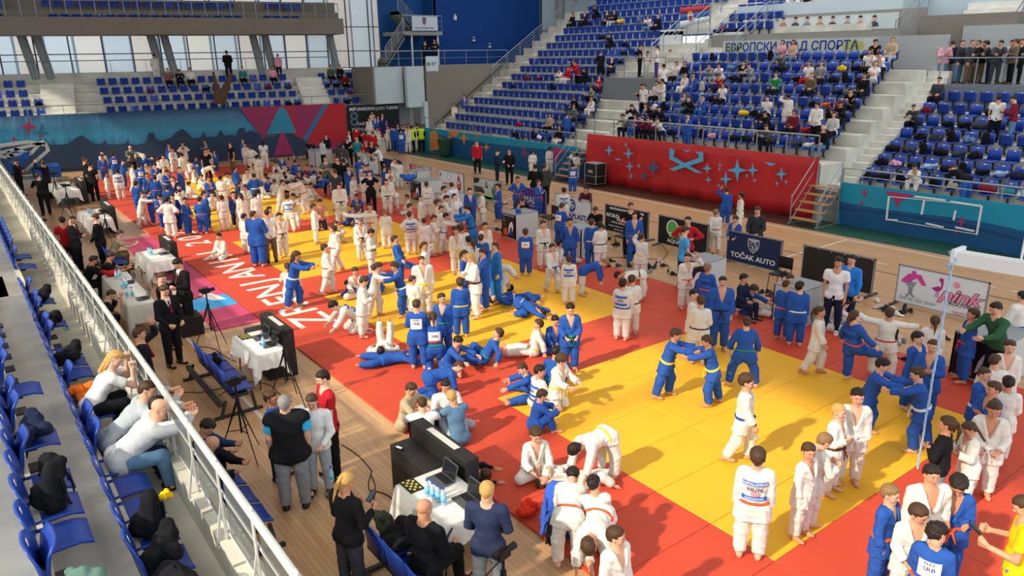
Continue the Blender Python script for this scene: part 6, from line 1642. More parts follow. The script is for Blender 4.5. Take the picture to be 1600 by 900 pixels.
for (x, y, po, f, c, ha, hc) in ((1025, 242, 's6', 10, 'L#4c8ac4k', 'short', 'b'), (1120, 232, 's2', 20, 'Lpj', 'tail', 'k'), (1160, 255, 's3', 190, 'Lng', 'short', 'b'), (1212, 300, 's0', 60, 'Lhj', 'tail', 'b'), (1290, 195, 's0', 60, 'Lht', 'crop', 'b'), (1352, 212, 'sl', 20, 'Lkt', 'short', 'b'), (1420, 205, 'sl', 280, 'Lhn', 'short', 'k'),
                               (1450, 258, 'sl', 10, 'Lhh', 'short', 'k'), (1502, 258, 'sl', 40, 'Lsw', 'short', 'k'), (1560, 218, 's2', 300, 'Ltk', 'short', 'b'), (1592, 232, 's0', 20, 'Lkk', 'long', 'b'), (1325, 215, 's0', 330, 'Ltt', 'crop', 'b')):
    stander(1200 + x / 4, y / 4, 34.6 + (x % 3) * .25, 4.75, po, f, c, hair=ha, hc=hc)
for (x, y, po, f, c, st, ha) in ((803, 277, 's3', 80, 'Tkk', 1.78, 'crop'), (845, 308, 's6', 20, 'TwW', 1.45, 'short'), (908, 277, 's3', 280, 'Twv', 1.68, 'tail'), (990, 300, 's0', 15, 'L#b9b9b9v', 1.5, 'short')):
    stander(800 + x / 4, y / 4, 32.6 if x < 950 else 35.3, 4.85, po, f, c, st, hair=ha)
for (px, py, Y, z, po, f, c, st, cp) in ((663, 74, 47.6, 5.55, 'sl', 15, 'Lkk', 1.75, 'k'), (679, 68, 47.6, 5.55, 's2', 10, 'Lkk', 1.8, 'k'), (709, 152, 45.3, 1.6, 's0', 20, 'WW', 1.4, None), (725, 141, 45.3, 2.1, 's3', 15, 'BB', 1.5, None)):
    p = onY(px, py, Y); top, bot = outfit(c); person(px, py, st, po, f, top, bot, belt='o' if c in ('WW', 'BB') else None, z=z, at=(p.x, Y), lod='lo', cap=cp)
for (px, py, po, c, st, f) in ((239, 77, 's3', 'WW', 1.7, 200), (352, 67, 's3', 'Lkk', 1.85, 180), (434, 91, 's0', 'Lpk', 1.6, 10)):
    p = onPlane(px, py, fw(0, 4.7, 0), EN); top, bot = outfit(c); person(px, py, st, po, f, top, bot, z=4.88, at=(p.x, p.y), lod='lo')
for (x, y, po, c) in ((155, 5, 's9', 'Lww'), (215, 5, 's0', 'Lwj'), (265, 0, 's0', 'Lkk')):
    p = onX(1200 + x / 4, y / 4 + 12, 38); top, bot = outfit(c); person(1200 + x / 4, y / 4, 1.1, 's3', 30, top, bot, z=7.85, at=(37.9, p.y), lod='lo') if False else person(1200 + x / 4, y / 4, 1.7, 'c0', 60, top, bot, z=8.0, at=(37.5, p.y), lod='lo')
# spectators in the near left stand
seated(89, 567, 'c3', 'Twk', st=1.66, hair='long', hc='y')
def rail_sitter(px, py, code, **kw):
    i = near_seat(px - 15, py + 20); s = SEATS[i]; l = list(s); l[4] = True; SEATS[i] = tuple(l); top, bot = outfit(code); q = P(px, py, 2.42)
    person(px, py, 1.74, 'c4', 0, top, bot, z=1.30, at=(.88, q.y), rz=-PI / 2 + random.uniform(-.1, .1), lod='hi', yaw=32, **kw)
rail_sitter(209, 601, 'Len', hair='crop', hc='b'); rail_sitter(207, 628, 'Lwn', hair='crop', hc='k'); rail_sitter(243, 624, 'L#b9bcbej', hair='bald')
# ================================================================ boards, tables, bags, shoes and the rest
BX = 18.58
M_alu = mat('board_frame', '#a9abac', .4, metal=.5); M_foot = mat('board_foot', '#45423f', .6)
def board(y0, y1, label, m, h=1.0, x=BX, lean=.0):
    r = empty('advertising_board', (x, (y0 + y1) / 2, 0), 0, label, 'board'); w_ = (y1 - y0) / 2
    mb = MB(); mb.box(-.01, -w_, .07, .02, w_, h); mb.build('panel', m, r)
    mb = MB(); mb.box(-.02, -w_, .04, .03, -w_ + .03, h); mb.box(-.02, w_ - .03, .04, .03, w_, h); mb.box(-.02, -w_, h - .025, .03, w_, h); mb.box(-.02, -w_, .05, .03, w_, .075); mb.build('frame', M_alu, r)
    for s in (-1, 1): mb = MB(); mb.box(-.3, s * (w_ - .04) - .03, 0, .35, s * (w_ - .04) + .03, .045); mb.build('foot', M_foot, r)
    return r
def bt(r, s, y, z, h, m, **k): return text('lettering', s, (-.014, y, z), (0, -1, 0), (0, 0, 1), h, m, r, **k)
def bp(r, nm, poly, m, off=.014, th=.003):
    mb = MB(); mb.prism(poly, (-off, 0, 0), (0, -1, 0), (0, 0, 1), th); return mb.build(nm, m, r)
def circ(cx_, cz, r, n=24, ry=None): return [(cx_ + r * math.cos(t), cz + (ry or r) * math.sin(t)) for t in np.linspace(0, 2 * PI, n + 1)[:-1]]
def stroke(r, nm, pts, w_, m, off=.016):
    mb = MB()
    for a, b in zip(pts[:-1], pts[1:]): mb.bar((-off, -a[0], a[1]), (-off, -b[0], b[1]), w_, .004, up=(1, 0, 0))
    return mb.build(nm, m, r)
c_w = mat('print_white', '#e6e7e8', .5); c_bk = mat('print_black', '#1a1a1c', .5); c_pk = mat('print_pink', '#ee8fb4', .5); c_mg = mat('print_magenta', '#b62a84', .5); c_gr = mat('print_grey', '#8e949c', .5)
c_navy = mat('board_navy', '#1b2c52', .5); c_blue = mat('print_blue', '#2a3f9c', .5); c_red = mat('print_red', '#c62b30', .5); c_green = mat('print_green', '#55b24a', .5); c_pur = mat('board_purple', '#5d3c92', .5); c_wh = mat('board_white', '#dfe3e6', .5)
c_dk = mat('board_black', '#1d1c1c', .55); c_br = mat('board_dark_vinyl', '#2b2723', .6, noise=.1)
r = board(6.5, 8.6, 'white board with a pink flamingo logo and TRGOVINA behind a heap of shoes', c_wh, 1.02)
bp(r, 'roof_print', [(-.95, .62), (-.78, .84), (-.72, .84), (-.7, .93), (-.62, .93), (-.60, .86), (-.48, .86), (-.32, .62), (-.42, .60), (-.58, .76), (-.80, .56)], mat('print_hot_pink', '#d6479a', .5)); stroke(r, 'figure_print', [(-.82, .62), (-.72, .5), (-.70, .34), (-.78, .24)], .05, c_gr); stroke(r, 'figure_print', [(-.58, .66), (-.66, .5), (-.66, .34), (-.58, .26)], .05, c_gr); bp(r, 'head_print', circ(-.69, .6, .06), c_gr)
bp(r, 'flamingo_print', [(-.20, .60), (-.05, .68), (.02, .66), (.0, .78), (-.06, .84), (-.02, .90), (.05, .88), (.06, .78), (.05, .64), (.0, .56), (-.10, .54)], c_mg); stroke(r, 'flamingo_leg_print', [(-.06, .55), (-.08, .40)], .018, c_mg); stroke(r, 'flamingo_leg_print', [(-.02, .55), (-.03, .38)], .018, c_mg)
bt(r, 'pink', -.45, .52, .30, c_bk, wscale=1.25, bold=.022, shear=.35); bt(r, 'pink', -.45, .52, .30, c_pk, wscale=1.25, bold=.010, shear=.35, depth=.006); bp(r, 'dot_print', circ(.36, .80, .075), c_pk, .02)
bt(r, 'TRGOVINA', -.52, .32, .085, mat('print_plum', '#6f5670', .5), wscale=1.25, bold=.004); bt(r, 'Sve za Vaš dom!', .50, .20, .10, c_gr, shear=.35); bt(r, 'Centar Miletić', -.52, .145, .045, mat('print_rose', '#cc6a8e', .5)); bt(r, '023/530-111', -.52, .095, .04, mat('print_rose', '#cc6a8e', .5))
r = board(9.2, 11.27, 'plain dark vinyl board behind the man in the white t-shirt', c_br, 1.02)
stroke(r, 'outline_print', [(-.02, .30), (.0, .62), (.18, .64), (.20, .74)], .012, c_w); stroke(r, 'outline_print', [(-.02, .30), (.16, .30)], .012, c_w)
for k in range(6): bp(r, 'grommet', circ(-.95 + .38 * k, .97, .012, 8), c_w)
r = board(11.93, 13.85, 'navy board reading TOČAK AUTO with a white shield emblem', c_navy, 1.0)
bt(r, 'TOČAK AUTO', 0, .27, .155, c_w, wscale=1.12, bold=.004)
sh = [(-.19, .86), (.19, .86), (.19, .68), (.14, .56), (0, .44), (-.14, .56), (-.19, .68)]; stroke(r, 'shield_print', sh + [sh[0]], .016, c_w); stroke(r, 'shield_print', [(-.15, .82), (.15, .82)], .03, c_w)
stroke(r, 'lion_print', [(-.14, .70), (-.08, .76), (.02, .78), (.10, .73), (.13, .64), (.10, .56)], .02, c_w); stroke(r, 'lion_print', [(-.12, .64), (-.05, .68), (-.03, .60), (-.07, .54)], .014, c_w); stroke(r, 'lion_print', [(.02, .74), (.07, .66), (.05, .56), (0, .50)], .014, c_w); stroke(r, 'lion_print', [(-.02, .66), (.01, .58), (-.03, .5)], .012, c_w)
r = board(14.57, 16.66, 'black board with a green square and white letter Q behind the man in red', c_dk, 1.02)
bp(r, 'green_square_print', [(-.55, .34), (.15, .34), (.15, .80), (-.55, .80)], c_green)
q = circ(-.42, .66, .235, 28, .25); stroke(r, 'letter_print', q + [q[0]], .05, c_w); bp(r, 'green_fill_print', circ(-.42, .66, .20, 24, .21), c_green, .018); q = circ(-.40, .46, .12, 16, .06); stroke(r, 'letter_print', q + [q[0]], .035, c_w, .02); stroke(r, 'letter_print', [(-.32, .46), (-.15, .34)], .045, c_w, .02)
bt(r, 'AQUAPARK', .10, .22, .13, c_w, wscale=1.1, bold=.003)
r = board(17.1, 19.24, 'black board with rows of white lettering and a red emblem', c_dk, 1.02)
bt(r, 'NAJVEĆI IZBOR SPORTSKE OPREME U SRBIJI', 0, .90, .062, c_w, bold=.004, shear=.15, wscale=1.0); bt(r, "'AIT.BUDO'", .62, .64, .12, c_w, shear=.3, bold=.004); bt(r, 'www.aitbudo.rs', .28, .42, .10, c_w, shear=.15); bt(r, 'KIMONA, OPREMA, TATAMI, RUKAVICE, MAJICE', .12, .27, .05, c_w, wscale=1.0); bt(r, 'BEOGRAD, NOVI SAD, ZRENJANIN', .1, .16, .045, c_w)
bp(r, 'emblem_print', circ(-.08, .66, .13, 20, .19), c_w); bp(r, 'emblem_print', [(-.18, .80), (-.06, .84), (-.10, .68), (.02, .78), (.03, .66), (-.06, .50), (-.14, .60)], c_red, .018)
r = board(19.97, 22.05, 'white board with a blue round logo and blue PLAST lettering', c_wh, 1.02)
bp(r, 'round_logo_print', circ(-.05, .68, .22, 28, .25), c_blue); bt(r, 'F', .07, .68, .30, c_w, bold=.008, depth=.006); bt(r, 'P', -.04, .62, .22, c_w, bold=.005, depth=.006); bt(r, 'FINAPLAST', -.05, .28, .20, c_blue, wscale=1.1, bold=.008)
r = board(22.6, 24.6, 'purple board reading MALI behind a boy in a blue gi', c_pur, 1.02); bt(r, 'MALI', .0, .52, .30, c_w, wscale=1.0); stroke(r, 'line_print', [(-.5, .30), (.5, .30)], .02, c_w)
r = board(25.66, 27.75, 'picture board with trees, dark panels and a pale green shape', mat('board_picture_grey', '#b9c2c0', .5), 1.02)
bp(r, 'tree_print', [(-1, .98), (-.5, .98), (-.62, .86), (-.6, .80), (-1, .72)], c_bk); bp(r, 'tree_print', [(-.15, .60), (-.05, .88), (.02, .9), (.1, .62)], mat('print_forest', '#35483a', .6)); bp(r, 'panel_print', [(-.98, .34), (-.30, .34), (-.30, .62), (-.98, .62)], mat('print_slate', '#3d4648', .6)); bp(r, 'green_print', circ(.1, .30, .38, 18, .16), mat('print_lime', '#a9c98c', .6)); bp(r, 'foliage_print', [(.4, .2), (.95, .2), (.95, .8), (.6, .9), (.35, .6)], mat('print_forest2', '#566a5a', .6), .013); bp(r, 'grass_print', [(-.98, .10), (.98, .10), (.98, .22), (-.98, .30)], mat('print_grass', '#4f8f55', .6))
q = circ(.25, .62, .3, 20, .28); stroke(r, 'arc_print', q[:11], .02, c_w)
r = board(28.56, 30.75, 'white board with a red drop figure and two pale round logos', c_wh, 1.02)
bp(r, 'drop_print', [(.68, .96), (.78, .78), (.88, .55), (.84, .3), (.72, .16), (.58, .2), (.52, .42), (.56, .66)], c_red); bp(r, 'eye_print', circ(.68, .58, .09), c_w, .018); bp(r, 'eye_print', circ(.68, .6, .035), c_bk, .02); stroke(r, 'mouth_print', [(.58, .42), (.68, .36), (.8, .44)], .02, c_w, .018)
bp(r, 'logo_print', [(-.98, .84), (-.88, .9), (-.82, .78), (-.90, .68), (-.96, .72)], c_red); q = circ(-.15, .78, .2, 20, .16); stroke(r, 'arc_print', q + [q[0]], .012, c_gr)
bt(r, 'KAP KRVI ŽIVOT', .28, .40, .085, c_red, wscale=1.0, bold=.003); bt(r, 'PRIJAVI SE I TI', .28, .26, .075, c_red)
r = board(31.5, 33.55, 'white board with a red slogan strip and a racing motorcyclist print', c_wh, 1.02)
bp(r, 'red_strip_print', [(-1.0, .66), (.4, .60), (.5, .94), (-1.0, .98)], c_red); bt(r, 'NOVO VREME JE SAD', .32, .86, .075, c_w, depth=.006, bold=.003); bt(r, 'I AUTOMOBILI', .5, .74, .07, c_w, depth=.006, bold=.003)
bp(r, 'rider_print', [(.2, .5), (.38, .62), (.55, .55), (.75, .35), (.7, .2), (.5, .3), (.35, .38)], c_red, .018); bp(r, 'motorcycle_print', [(.15, .42), (.4, .45), (.8, .2), (.75, .12), (.45, .18), (.2, .3)], c_bk); bp(r, 'helmet_print', circ(.34, .64, .07), c_gr, .02)
r = board(34.4, 36.75, 'navy board with white letters beside a photographer in a white gi', c_navy, 1.02); bt(r, 'PARKING', -.45, .82, .12, c_w, bold=.004); bp(r, 'horse_print', [(-.98, .2), (-.8, .28), (-.62, .2), (-.66, .62), (-.8, .72), (-.95, .62)], c_w); bp(r, 'horse_print', circ(-.8, .5, .1), c_navy, .018)
r = board(37.0, 38.2, 'white board with a dark blue square and red cross', c_wh, 1.05); bp(r, 'square_print', [(-.4, .68), (-.12, .68), (-.12, .95), (-.4, .95)], c_navy); bp(r, 'cross_print', [(-.1, .76), (0, .76), (0, .66), (.08, .66), (.08, .76), (.2, .76), (.2, .84), (.08, .84), (.08, .94), (0, .94), (0, .84), (-.1, .84)], c_red)
for k in range(3): stroke(r, 'text_line_print', [(-.3, .5 - .1 * k), (.3, .5 - .1 * k)], .02, c_gr)
r = board(38.25, 39.6, 'white board with a teal letter P emblem', c_wh, 1.05); bt(r, 'P', .1, .6, .45, mat('print_teal', '#2f8f93', .5)); stroke(r, 'outline_print', [(-.5, .2), (-.5, .9), (.5, .9), (.5, .2)], .02, mat('print_teal', '#2f8f93', .5))
r = board(40.8, 42.6, 'dark grey board reading Delta among the officials', mat('board_grey', '#4b4a49', .5), 1.02); bt(r, 'Delta', -.3, .4, .30, c_w, bold=.01, shear=.1); bt(r, 'DELTA SPORT', -.2, .17, .06, c_w); bt(r, 'D', .0, .75, .16, c_w)
r = board(44.6, 46.4, 'black board with a white swirl near the far wall', c_dk, 1.05, x=18.2); stroke(r, 'swirl_print', [(-.7, .75), (-.55, .55), (-.1, .42), (.4, .5), (.55, .62), (.2, .8), (-.2, .7), (.1, .62)], .04, c_w); stroke(r, 'text_line_print', [(.1, .2), (.7, .2)], .04, c_w)

# judges' box tables
def box_table(x0, y0, x1, y1, label, poster=None, h=.95):
    r = empty('box_table', ((x0 + x1) / 2, (y0 + y1) / 2, 0), 0, label, 'table'); a, b = (x1 - x0) / 2, (y1 - y0) / 2; m = mat('box_panel_white', '#c3c4c4', .5); t = .03
    mb = MB(); mb.box(-a, -b, h - t, a, b, h); mb.build('tabletop', mat('box_top_grey', '#8d9295', .5), r)
    for (p, q, u, v) in ((-a, -b, -a + t, b), (-a, -b, a, -b + t), (-a, b - t, a, b)): mb = MB(); mb.box(p, q, .02, u, v, h - t); mb.build('side_panel', m, r)
    if poster:
        mb = MB(); mb.box(-a - .006, -b + .03, .08, -a, b - .03, h - .04); mb.build('poster', c_dk, r); k = b
        def tx(s, y, z, hh, m_, **kw): text('lettering', s, (-a - .009, y, z), (0, -1, 0), (0, 0, 1), hh, m_, r, **kw)
        tx('MEĐUNARODNI JUDO TURNIR', 0, h - .09, .035, c_w); tx('8', b * .62, .68, .20, mat('print_slate_blue', '#5f7f96', .5)); tx('MART', b * .5, .52, .05, mat('print_orange', '#d2622a', .5))
        mb = MB(); mb.prism([(-.02, .2), (.12, .3), (.22, .28), (.3, .5), (.22, .68), (.1, .62), (.02, .45)], (-a - .007, 0, 0), (0, -1, 0), (0, 0, 1), .002); mb.build('judoka_print', c_w, r)
        mb = MB(); mb.prism([(.05, .15), (.25, .2), (.18, .5), (.08, .4)], (-a - .009, 0, 0), (0, -1, 0), (0, 0, 1), .002); mb.build('judoka_print', c_blue, r)
        mb = MB(); mb.prism([(-.3, .15), (-.05, .12), (-.08, .42), (-.28, .38)], (-a - .009, 0, 0), (0, -1, 0), (0, 0, 1), .002); mb.build('flame_print', mat('print_orange', '#d2622a', .5), r)
    return r
box_table(15.0, 4.75, 16.1, 5.7, 'box table with judo tournament poster in front of the man in green', True)
box_table(15.0, 8.95, 15.9, 9.75, 'white box table with yellow sticker beside two boys in blue')
c_ = P(1103, 411, .95); box_table(c_.x, c_.y, c_.x + .85, c_.y + .75, 'box table with dark front next to the navy shield board', True)
c_ = P(908, 359, .95); box_table(c_.x, c_.y, c_.x + .7, c_.y + .8, 'white box table by the heap of shoes in front of the round blue logo', )
box_table(15.1, 20.05, 16.1, 20.85, 'box table with judo tournament poster left of the purple board', True)
box_table(15.3, 24.9, 16.2, 25.7, 'white box table where children gather before the red drop board')
box_table(16.2, 28.4, 17.3, 29.3, 'box table draped with a blue gi under the motorcyclist board', True)
box_table(17.6, 31.2, 18.4, 32.0, 'grey box table behind the man in the black t-shirt')
box_table(17.2, 42.5, 18.3, 43.5, 'white box table with a red figure near the far wall')
bp2 = MB(); bp2.prism(circ(0, 0, .07, 12), (14.985, 9.55, .72), (0, -1, 0), (0, 0, 1), .004); o = bp2.build('sticker', mat('sticker_yellow', '#dcc33a', .5)); tag(o, 'round yellow sticker on the white box table beside two boys', 'sticker')
# black office chairs behind some of them
def stool(x, y, rz, label):
    o = empty('conference_chair', (x, y, 0), rz, label, 'chair'); softbox('seat', -.22, -.22, .42, .22, .22, .47, M_black, .02, parent=o); softbox('backrest', -.22, -.24, .55, .22, -.20, .88, M_black, .02, parent=o)
    for sx in (-.19, .19):
        for sy in (-.2, .2): mb = MB(); mb.tube([(sx, sy, .43), (sx * 1.15, sy * 1.15, 0)], .012, 6); mb.build('leg', M_black, o)
        mb = MB(); mb.tube([(sx, -.21, .43), (sx, -.22, .85)], .012, 6); mb.build('back_rail', M_black, o)
for x, y, rz, l in ((17.0, 9.2, 1.9, 'black chair behind the white box table with yellow sticker'), (17.3, 11.1, 1.6, 'black chair behind the dark-fronted box table by the navy board'), (17.2, 20.7, 1.5, 'black chair between the poster box table and the purple board'), (17.2, 16.9, 1.5, 'black chair behind the box table by the round blue logo')): stool(x, y, rz, l)

# tables with white cloths on the left
M_cloth = mat('tablecloth_white', '#e2dfd6', .85, noise=.04, nscale=4)
M_cloth2 = mat('tablecloth_shade', '#b3aeac', .85)
def table(x0, y0, x1, y1, label, drop=.32, h=.74):
    r = empty('folding_table', ((x0 + x1) / 2, (y0 + y1) / 2, 0), 0, 'folding table under the ' + label, 'table'); a, b = (x1 - x0) / 2, (y1 - y0) / 2
    mb = MB(); mb.box(-a + .01, -b + .01, h - .03, a - .01, b - .01, h); mb.build('tabletop', M_white, r)
    for sx in (-1, 1):
        for sy in (-1, 1): mb = MB(); mb.tube([(sx * (a - .08), sy * (b - .12), h - .03), (sx * (a - .04), sy * (b - .05), 0)], .014, 6); mb.build('leg', M_dgrey, r)
    per = []; n = 14
    for (p, q) in (((-a, -b), (a, -b)), ((a, -b), (a, b)), ((a, b), (-a, b)), ((-a, b), (-a, -b))):
        for i in range(n): t = i / n; per.append((p[0] + (q[0] - p[0]) * t, p[1] + (q[1] - p[1]) * t, min(t, 1 - t)))
    N = len(per); vs = [(0, 0, .006)]; rings = [(0, 0), (.01, -.01), (.5, 0), (1, 0)]
    for (f_, dz) in rings:
        for i, (x, y, c) in enumerate(per):
            l = math.hypot(x / a, y / b); dp = drop * (1 + .75 * max(0, 1 - c * 7)); ox = (x / max(abs(x), abs(y) * a / b, 1e-6)) ; out = .012 + f_ * (.035 + .02 * math.sin(i * 1.7) + .05 * max(0, 1 - c * 7))
            nx, ny = (1 if x >= a - 1e-6 else -1 if x <= -a + 1e-6 else 0), (1 if y >= b - 1e-6 else -1 if y <= -b + 1e-6 else 0)
            if f_ == 0 and dz == 0: vs.append((x + nx * .004, y + ny * .004, .006))
            else: vs.append((x + nx * out, y + ny * out, dz - dp * f_))
    fs = [(0, 1 + i, 1 + (i + 1) % N) for i in range(N)]
    for k in range(3):
        for i in range(N): p, q = 1 + k * N + i, 1 + k * N + (i + 1) % N; fs.append((p, p + N, q + N, q))
    mb = MB(); mb.add(vs, fs); o = mb.build('tablecloth', M_cloth, loc=((x0 + x1) / 2, (y0 + y1) / 2, h + .002), smooth=True); tag(o, label, 'tablecloth')
table(3.9, 6.72, 4.66, 7.9, 'white cloth on the nearest table, carrying two laptops and four bottles')
table(3.93, 13.6, 4.52, 14.95, 'white cloth on the table behind the row of four blue chairs')
table(2.6, 18.5, 3.2, 21.8, 'long white cloth on the officials table with laptops and bottles', .45)
table(3.85, 22.45, 4.62, 23.95, 'white cloth on the table where the man in beige sits')
table(3.45, 30.1, 4.25, 32.4, 'white cloth on the fourth table, below the pink mat strip')
table(3.4, 38.1, 4.3, 41.2, 'white cloth on the farthest table by the basketball stand')
def laptop(x, y, rz, label, z=.75, open_=105):
    o = empty('laptop', (x, y, z), rz, label, 'laptop'); softbox('keyboard_base', -.17, -.12, 0, .17, .12, .018, mat('laptop_grey', '#4a4c50', .4), .006, parent=o)
    mb = MB(); mb.box(-.15, -.01, .0185, .15, .10, .0195); mb.build('keys', M_black, o)
    ln = empty('lid', (0, .12, .016)); bpy.data.objects.remove(ln)
    l = softbox('lid', -.17, 0, 0, .17, .012, .23, mat('laptop_grey', '#4a4c50', .4), .004, parent=o, loc=(0, .12, .012), rot=(math.radians(-(open_ - 90)), 0, 0))
    mb = MB(); mb.box(-.155, -.002, .015, .155, 0, .215); mb.build('screen', mat('laptop_screen', '#1c2024', .15), l)
laptop(4.42, 7.62, -PI / 2, 'open laptop with dark lid on the nearest table, next to the scoreboard'); laptop(4.42, 7.0, -PI / 2, 'open laptop on the nearest table, beside the boy in the blazer')
laptop(4.32, 14.5, -PI / 2, 'open laptop on the table behind the row of blue chairs'); laptop(4.32, 14.0, -PI / 2, 'laptop beside the water bottle behind the blue chairs')
laptop(3.0, 18.9, -PI / 2, 'laptop at the near end of the officials table'); laptop(3.0, 20.6, -PI / 2, 'laptop in the middle of the officials table'); laptop(4.45, 23.2, -PI / 2, 'laptop before the man in beige'); laptop(4.0, 31.2, -PI / 2, 'laptop on the fourth white table'); laptop(4.0, 39.5, -PI / 2, 'laptop on the farthest table')
M_bot = mat('bottle_plastic', '#cfe3ee', .1, alpha=.55); M_cap = mat('bottle_cap_blue', '#1f55c0', .4); M_lab = mat('bottle_label', '#6fc4ec', .5)
mb = MB(); mb.lathe([(.028, 0), (.032, .01), (.032, .14), (.012, .185), (.012, .20)], 12); ME_B = mb.mesh('bottle_body', M_bot, True); mb = MB(); mb.lathe([(.014, .198), (.014, .222)], 10); ME_C = mb.mesh('bottle_cap', M_cap, True); mb = MB(); mb.lathe([(.0335, .045), (.0335, .105)], 12); ME_L = mb.mesh('label_band', M_lab, True)
def bottle(x, y, z, label, s=1.0):
    o = empty('water_bottle', (x, y, z), 0, label, 'bottle'); o.scale = (s,) * 3; link('bottle_body', ME_B, o); link('bottle_cap', ME_C, o); link('label_band', ME_L, o); return o
for i, nm in enumerate(('farthest from the camera', 'second farthest', 'second nearest', 'nearest to the camera')): bottle(4.10 + .02 * i, 7.42 - .10 * i, .748, f'water bottle with blue cap on the nearest table, {nm} of four', 1.15)
bottle(4.22, 13.95, .748, 'water bottle with blue cap standing by the laptops behind the blue chairs', 1.15)
for i, (x, y, nm) in enumerate(((2.85, 21.2, 'far end'), (2.95, 21.3, 'far end, right one'), (2.8, 20.1, 'middle, left one'), (2.9, 20.15, 'middle, right one'), (2.75, 19.3, 'near end, left one'), (2.85, 19.2, 'near end, right one'))): bottle(x, y, .748, f'water bottle on the long officials table, {nm}', 1.15)
for i, (x, y) in enumerate(((4.1, 23.4), (4.15, 23.3), (4.1, 23.2))): bottle(x, y, .748, f'water bottle before the man in beige, {["left", "middle", "right"][i]} of three', 1.15)
for i, (x, y) in enumerate(((3.7, 31.5), (3.75, 31.35))): bottle(x, y, .748, f'water bottle on the fourth white table, {["left", "right"][i]} one', 1.15)
bottle(16.55, 6.95, 0, 'water bottle standing among the shoes before the pink flamingo board', 1.3); bottle(3.5, 9.15, .35, 'half empty water bottle in the hand of the girl in blue', 1.1)
# timing keyboard and papers
for (x, y, l) in ((4.05, 7.75, 'black and yellow timing keypad at the corner of the nearest table'), (4.1, 14.75, 'black and yellow timing keypad on the table behind the blue chairs')):
    o = empty('timing_keypad', (x, y, .75), 0, l, 'keypad'); mb = MB(); mb.box(-.10, -.16, 0, .10, .16, .015); mb.build('case', M_black, o)
    for i in range(4):
        for j in range(6): mb = MB(); mb.box(-.08 + .042 * i, -.14 + .048 * j, .015, -.05 + .042 * i, -.105 + .048 * j, .02); mb.build('key', mat('key_yellow', '#c9b84a', .5) if (i + j) % 2 else M_dgrey, o)
# black scoreboards
def scoreboard(x, y0, y1, label, low=True):
    o = empty('scoreboard', (x, (y0 + y1) / 2, 0), 0, label, 'scoreboard'); w_ = (y1 - y0) / 2
    softbox('display_case', 0, -w_, 0, .22, w_, 1.0, mat('speaker_black', '#24211f', .55, noise=.1), .012, parent=o); mb = MB(); mb.box(.06, -w_ * .5, 1.0, .16, w_ * .5, 1.004); mb.build('top_strip', mat('strip_pale', '#c6c4bb', .4), o)
    if low: softbox('lower_case', -.36, -w_ + .05, 0, -.01, w_, .74, mat('speaker_black', '#24211f', .55, noise=.1), .012, parent=o)
scoreboard(4.72, 7.45, 8.95, 'black two-step scoreboard case beside the nearest white table'); scoreboard(4.62, 13.9, 15.3, 'black scoreboard case next to the table behind the blue chairs'); scoreboard(4.68, 23.4, 24.8, 'black scoreboard case at the table of the man in beige', False); scoreboard(4.3, 30.9, 32.8, 'black scoreboard case at the fourth white table', False); scoreboard(4.42, 38.5, 40.5, 'black scoreboard case at the farthest table', False)
mb = MB(); mb.box(3.5, 17.6, 0, 4.0, 18.2, .45); o = mb.build('equipment_case', mat('case_black', '#1c1816', .6)); tag(o, 'low black equipment case on the floor at the officials table', 'case')
o = empty('remote_control', (4.4, 8.75, .745), .3, 'small grey remote on the black scoreboard case', 'remote'); softbox('case', -.03, -.08, 0, .03, .08, .02, M_dgrey, .005, parent=o); mb = MB(); mb.box(-.02, -.06, .02, .02, .04, .022); mb.build('buttons', c_w, o)
# rows of linked chairs
def chair_row(x, y0, n, label, step=.55):
    o = empty('linked_chairs', (x, y0, 0), 0, label, 'chairs'); L_ = step * n
    for i in range(n):
        y = step * (i + .5); b = link('backrest', ME_BACK, o, loc=(.08, y, .44), rot=(0, 0, -PI / 2)); b.scale = (1.1, 1, 1.1); p = link('seat_pan', ME_PAN, o, loc=(.10, y, .43), rot=(0, 0, -PI / 2)); p.scale = (1.1, 1.05, 1)
    for yy in (0.02, L_ - .02):
        mb = MB(); mb.box(-.25, yy - .03, 0, .62, yy + .03, .05); mb.bar((.5, yy, .04), (.45, yy, .40), .05); mb.bar((-.12, yy, .04), (-.02, yy, .32), .05); mb.build('end_frame', M_dgrey, o)
    mb = MB(); mb.box(-.16, 0, .24, -.08, L_, .32); mb.box(.1, 0, .34, .4, L_, .39); mb.build('beam', M_dgrey, o)
chair_row(3.12, 12.85, 4, 'row of four linked blue chairs on a grey steel beam by the tripod'); chair_row(3.12, 5.25, 4, 'row of linked blue chairs under the coats and the bald seated man'); chair_row(3.1, 24.0, 4, 'row of linked blue chairs beside the third table')
chair_row(1.95, 8.6, 3, 'blue chairs below the balustrade under the seated cameramen')
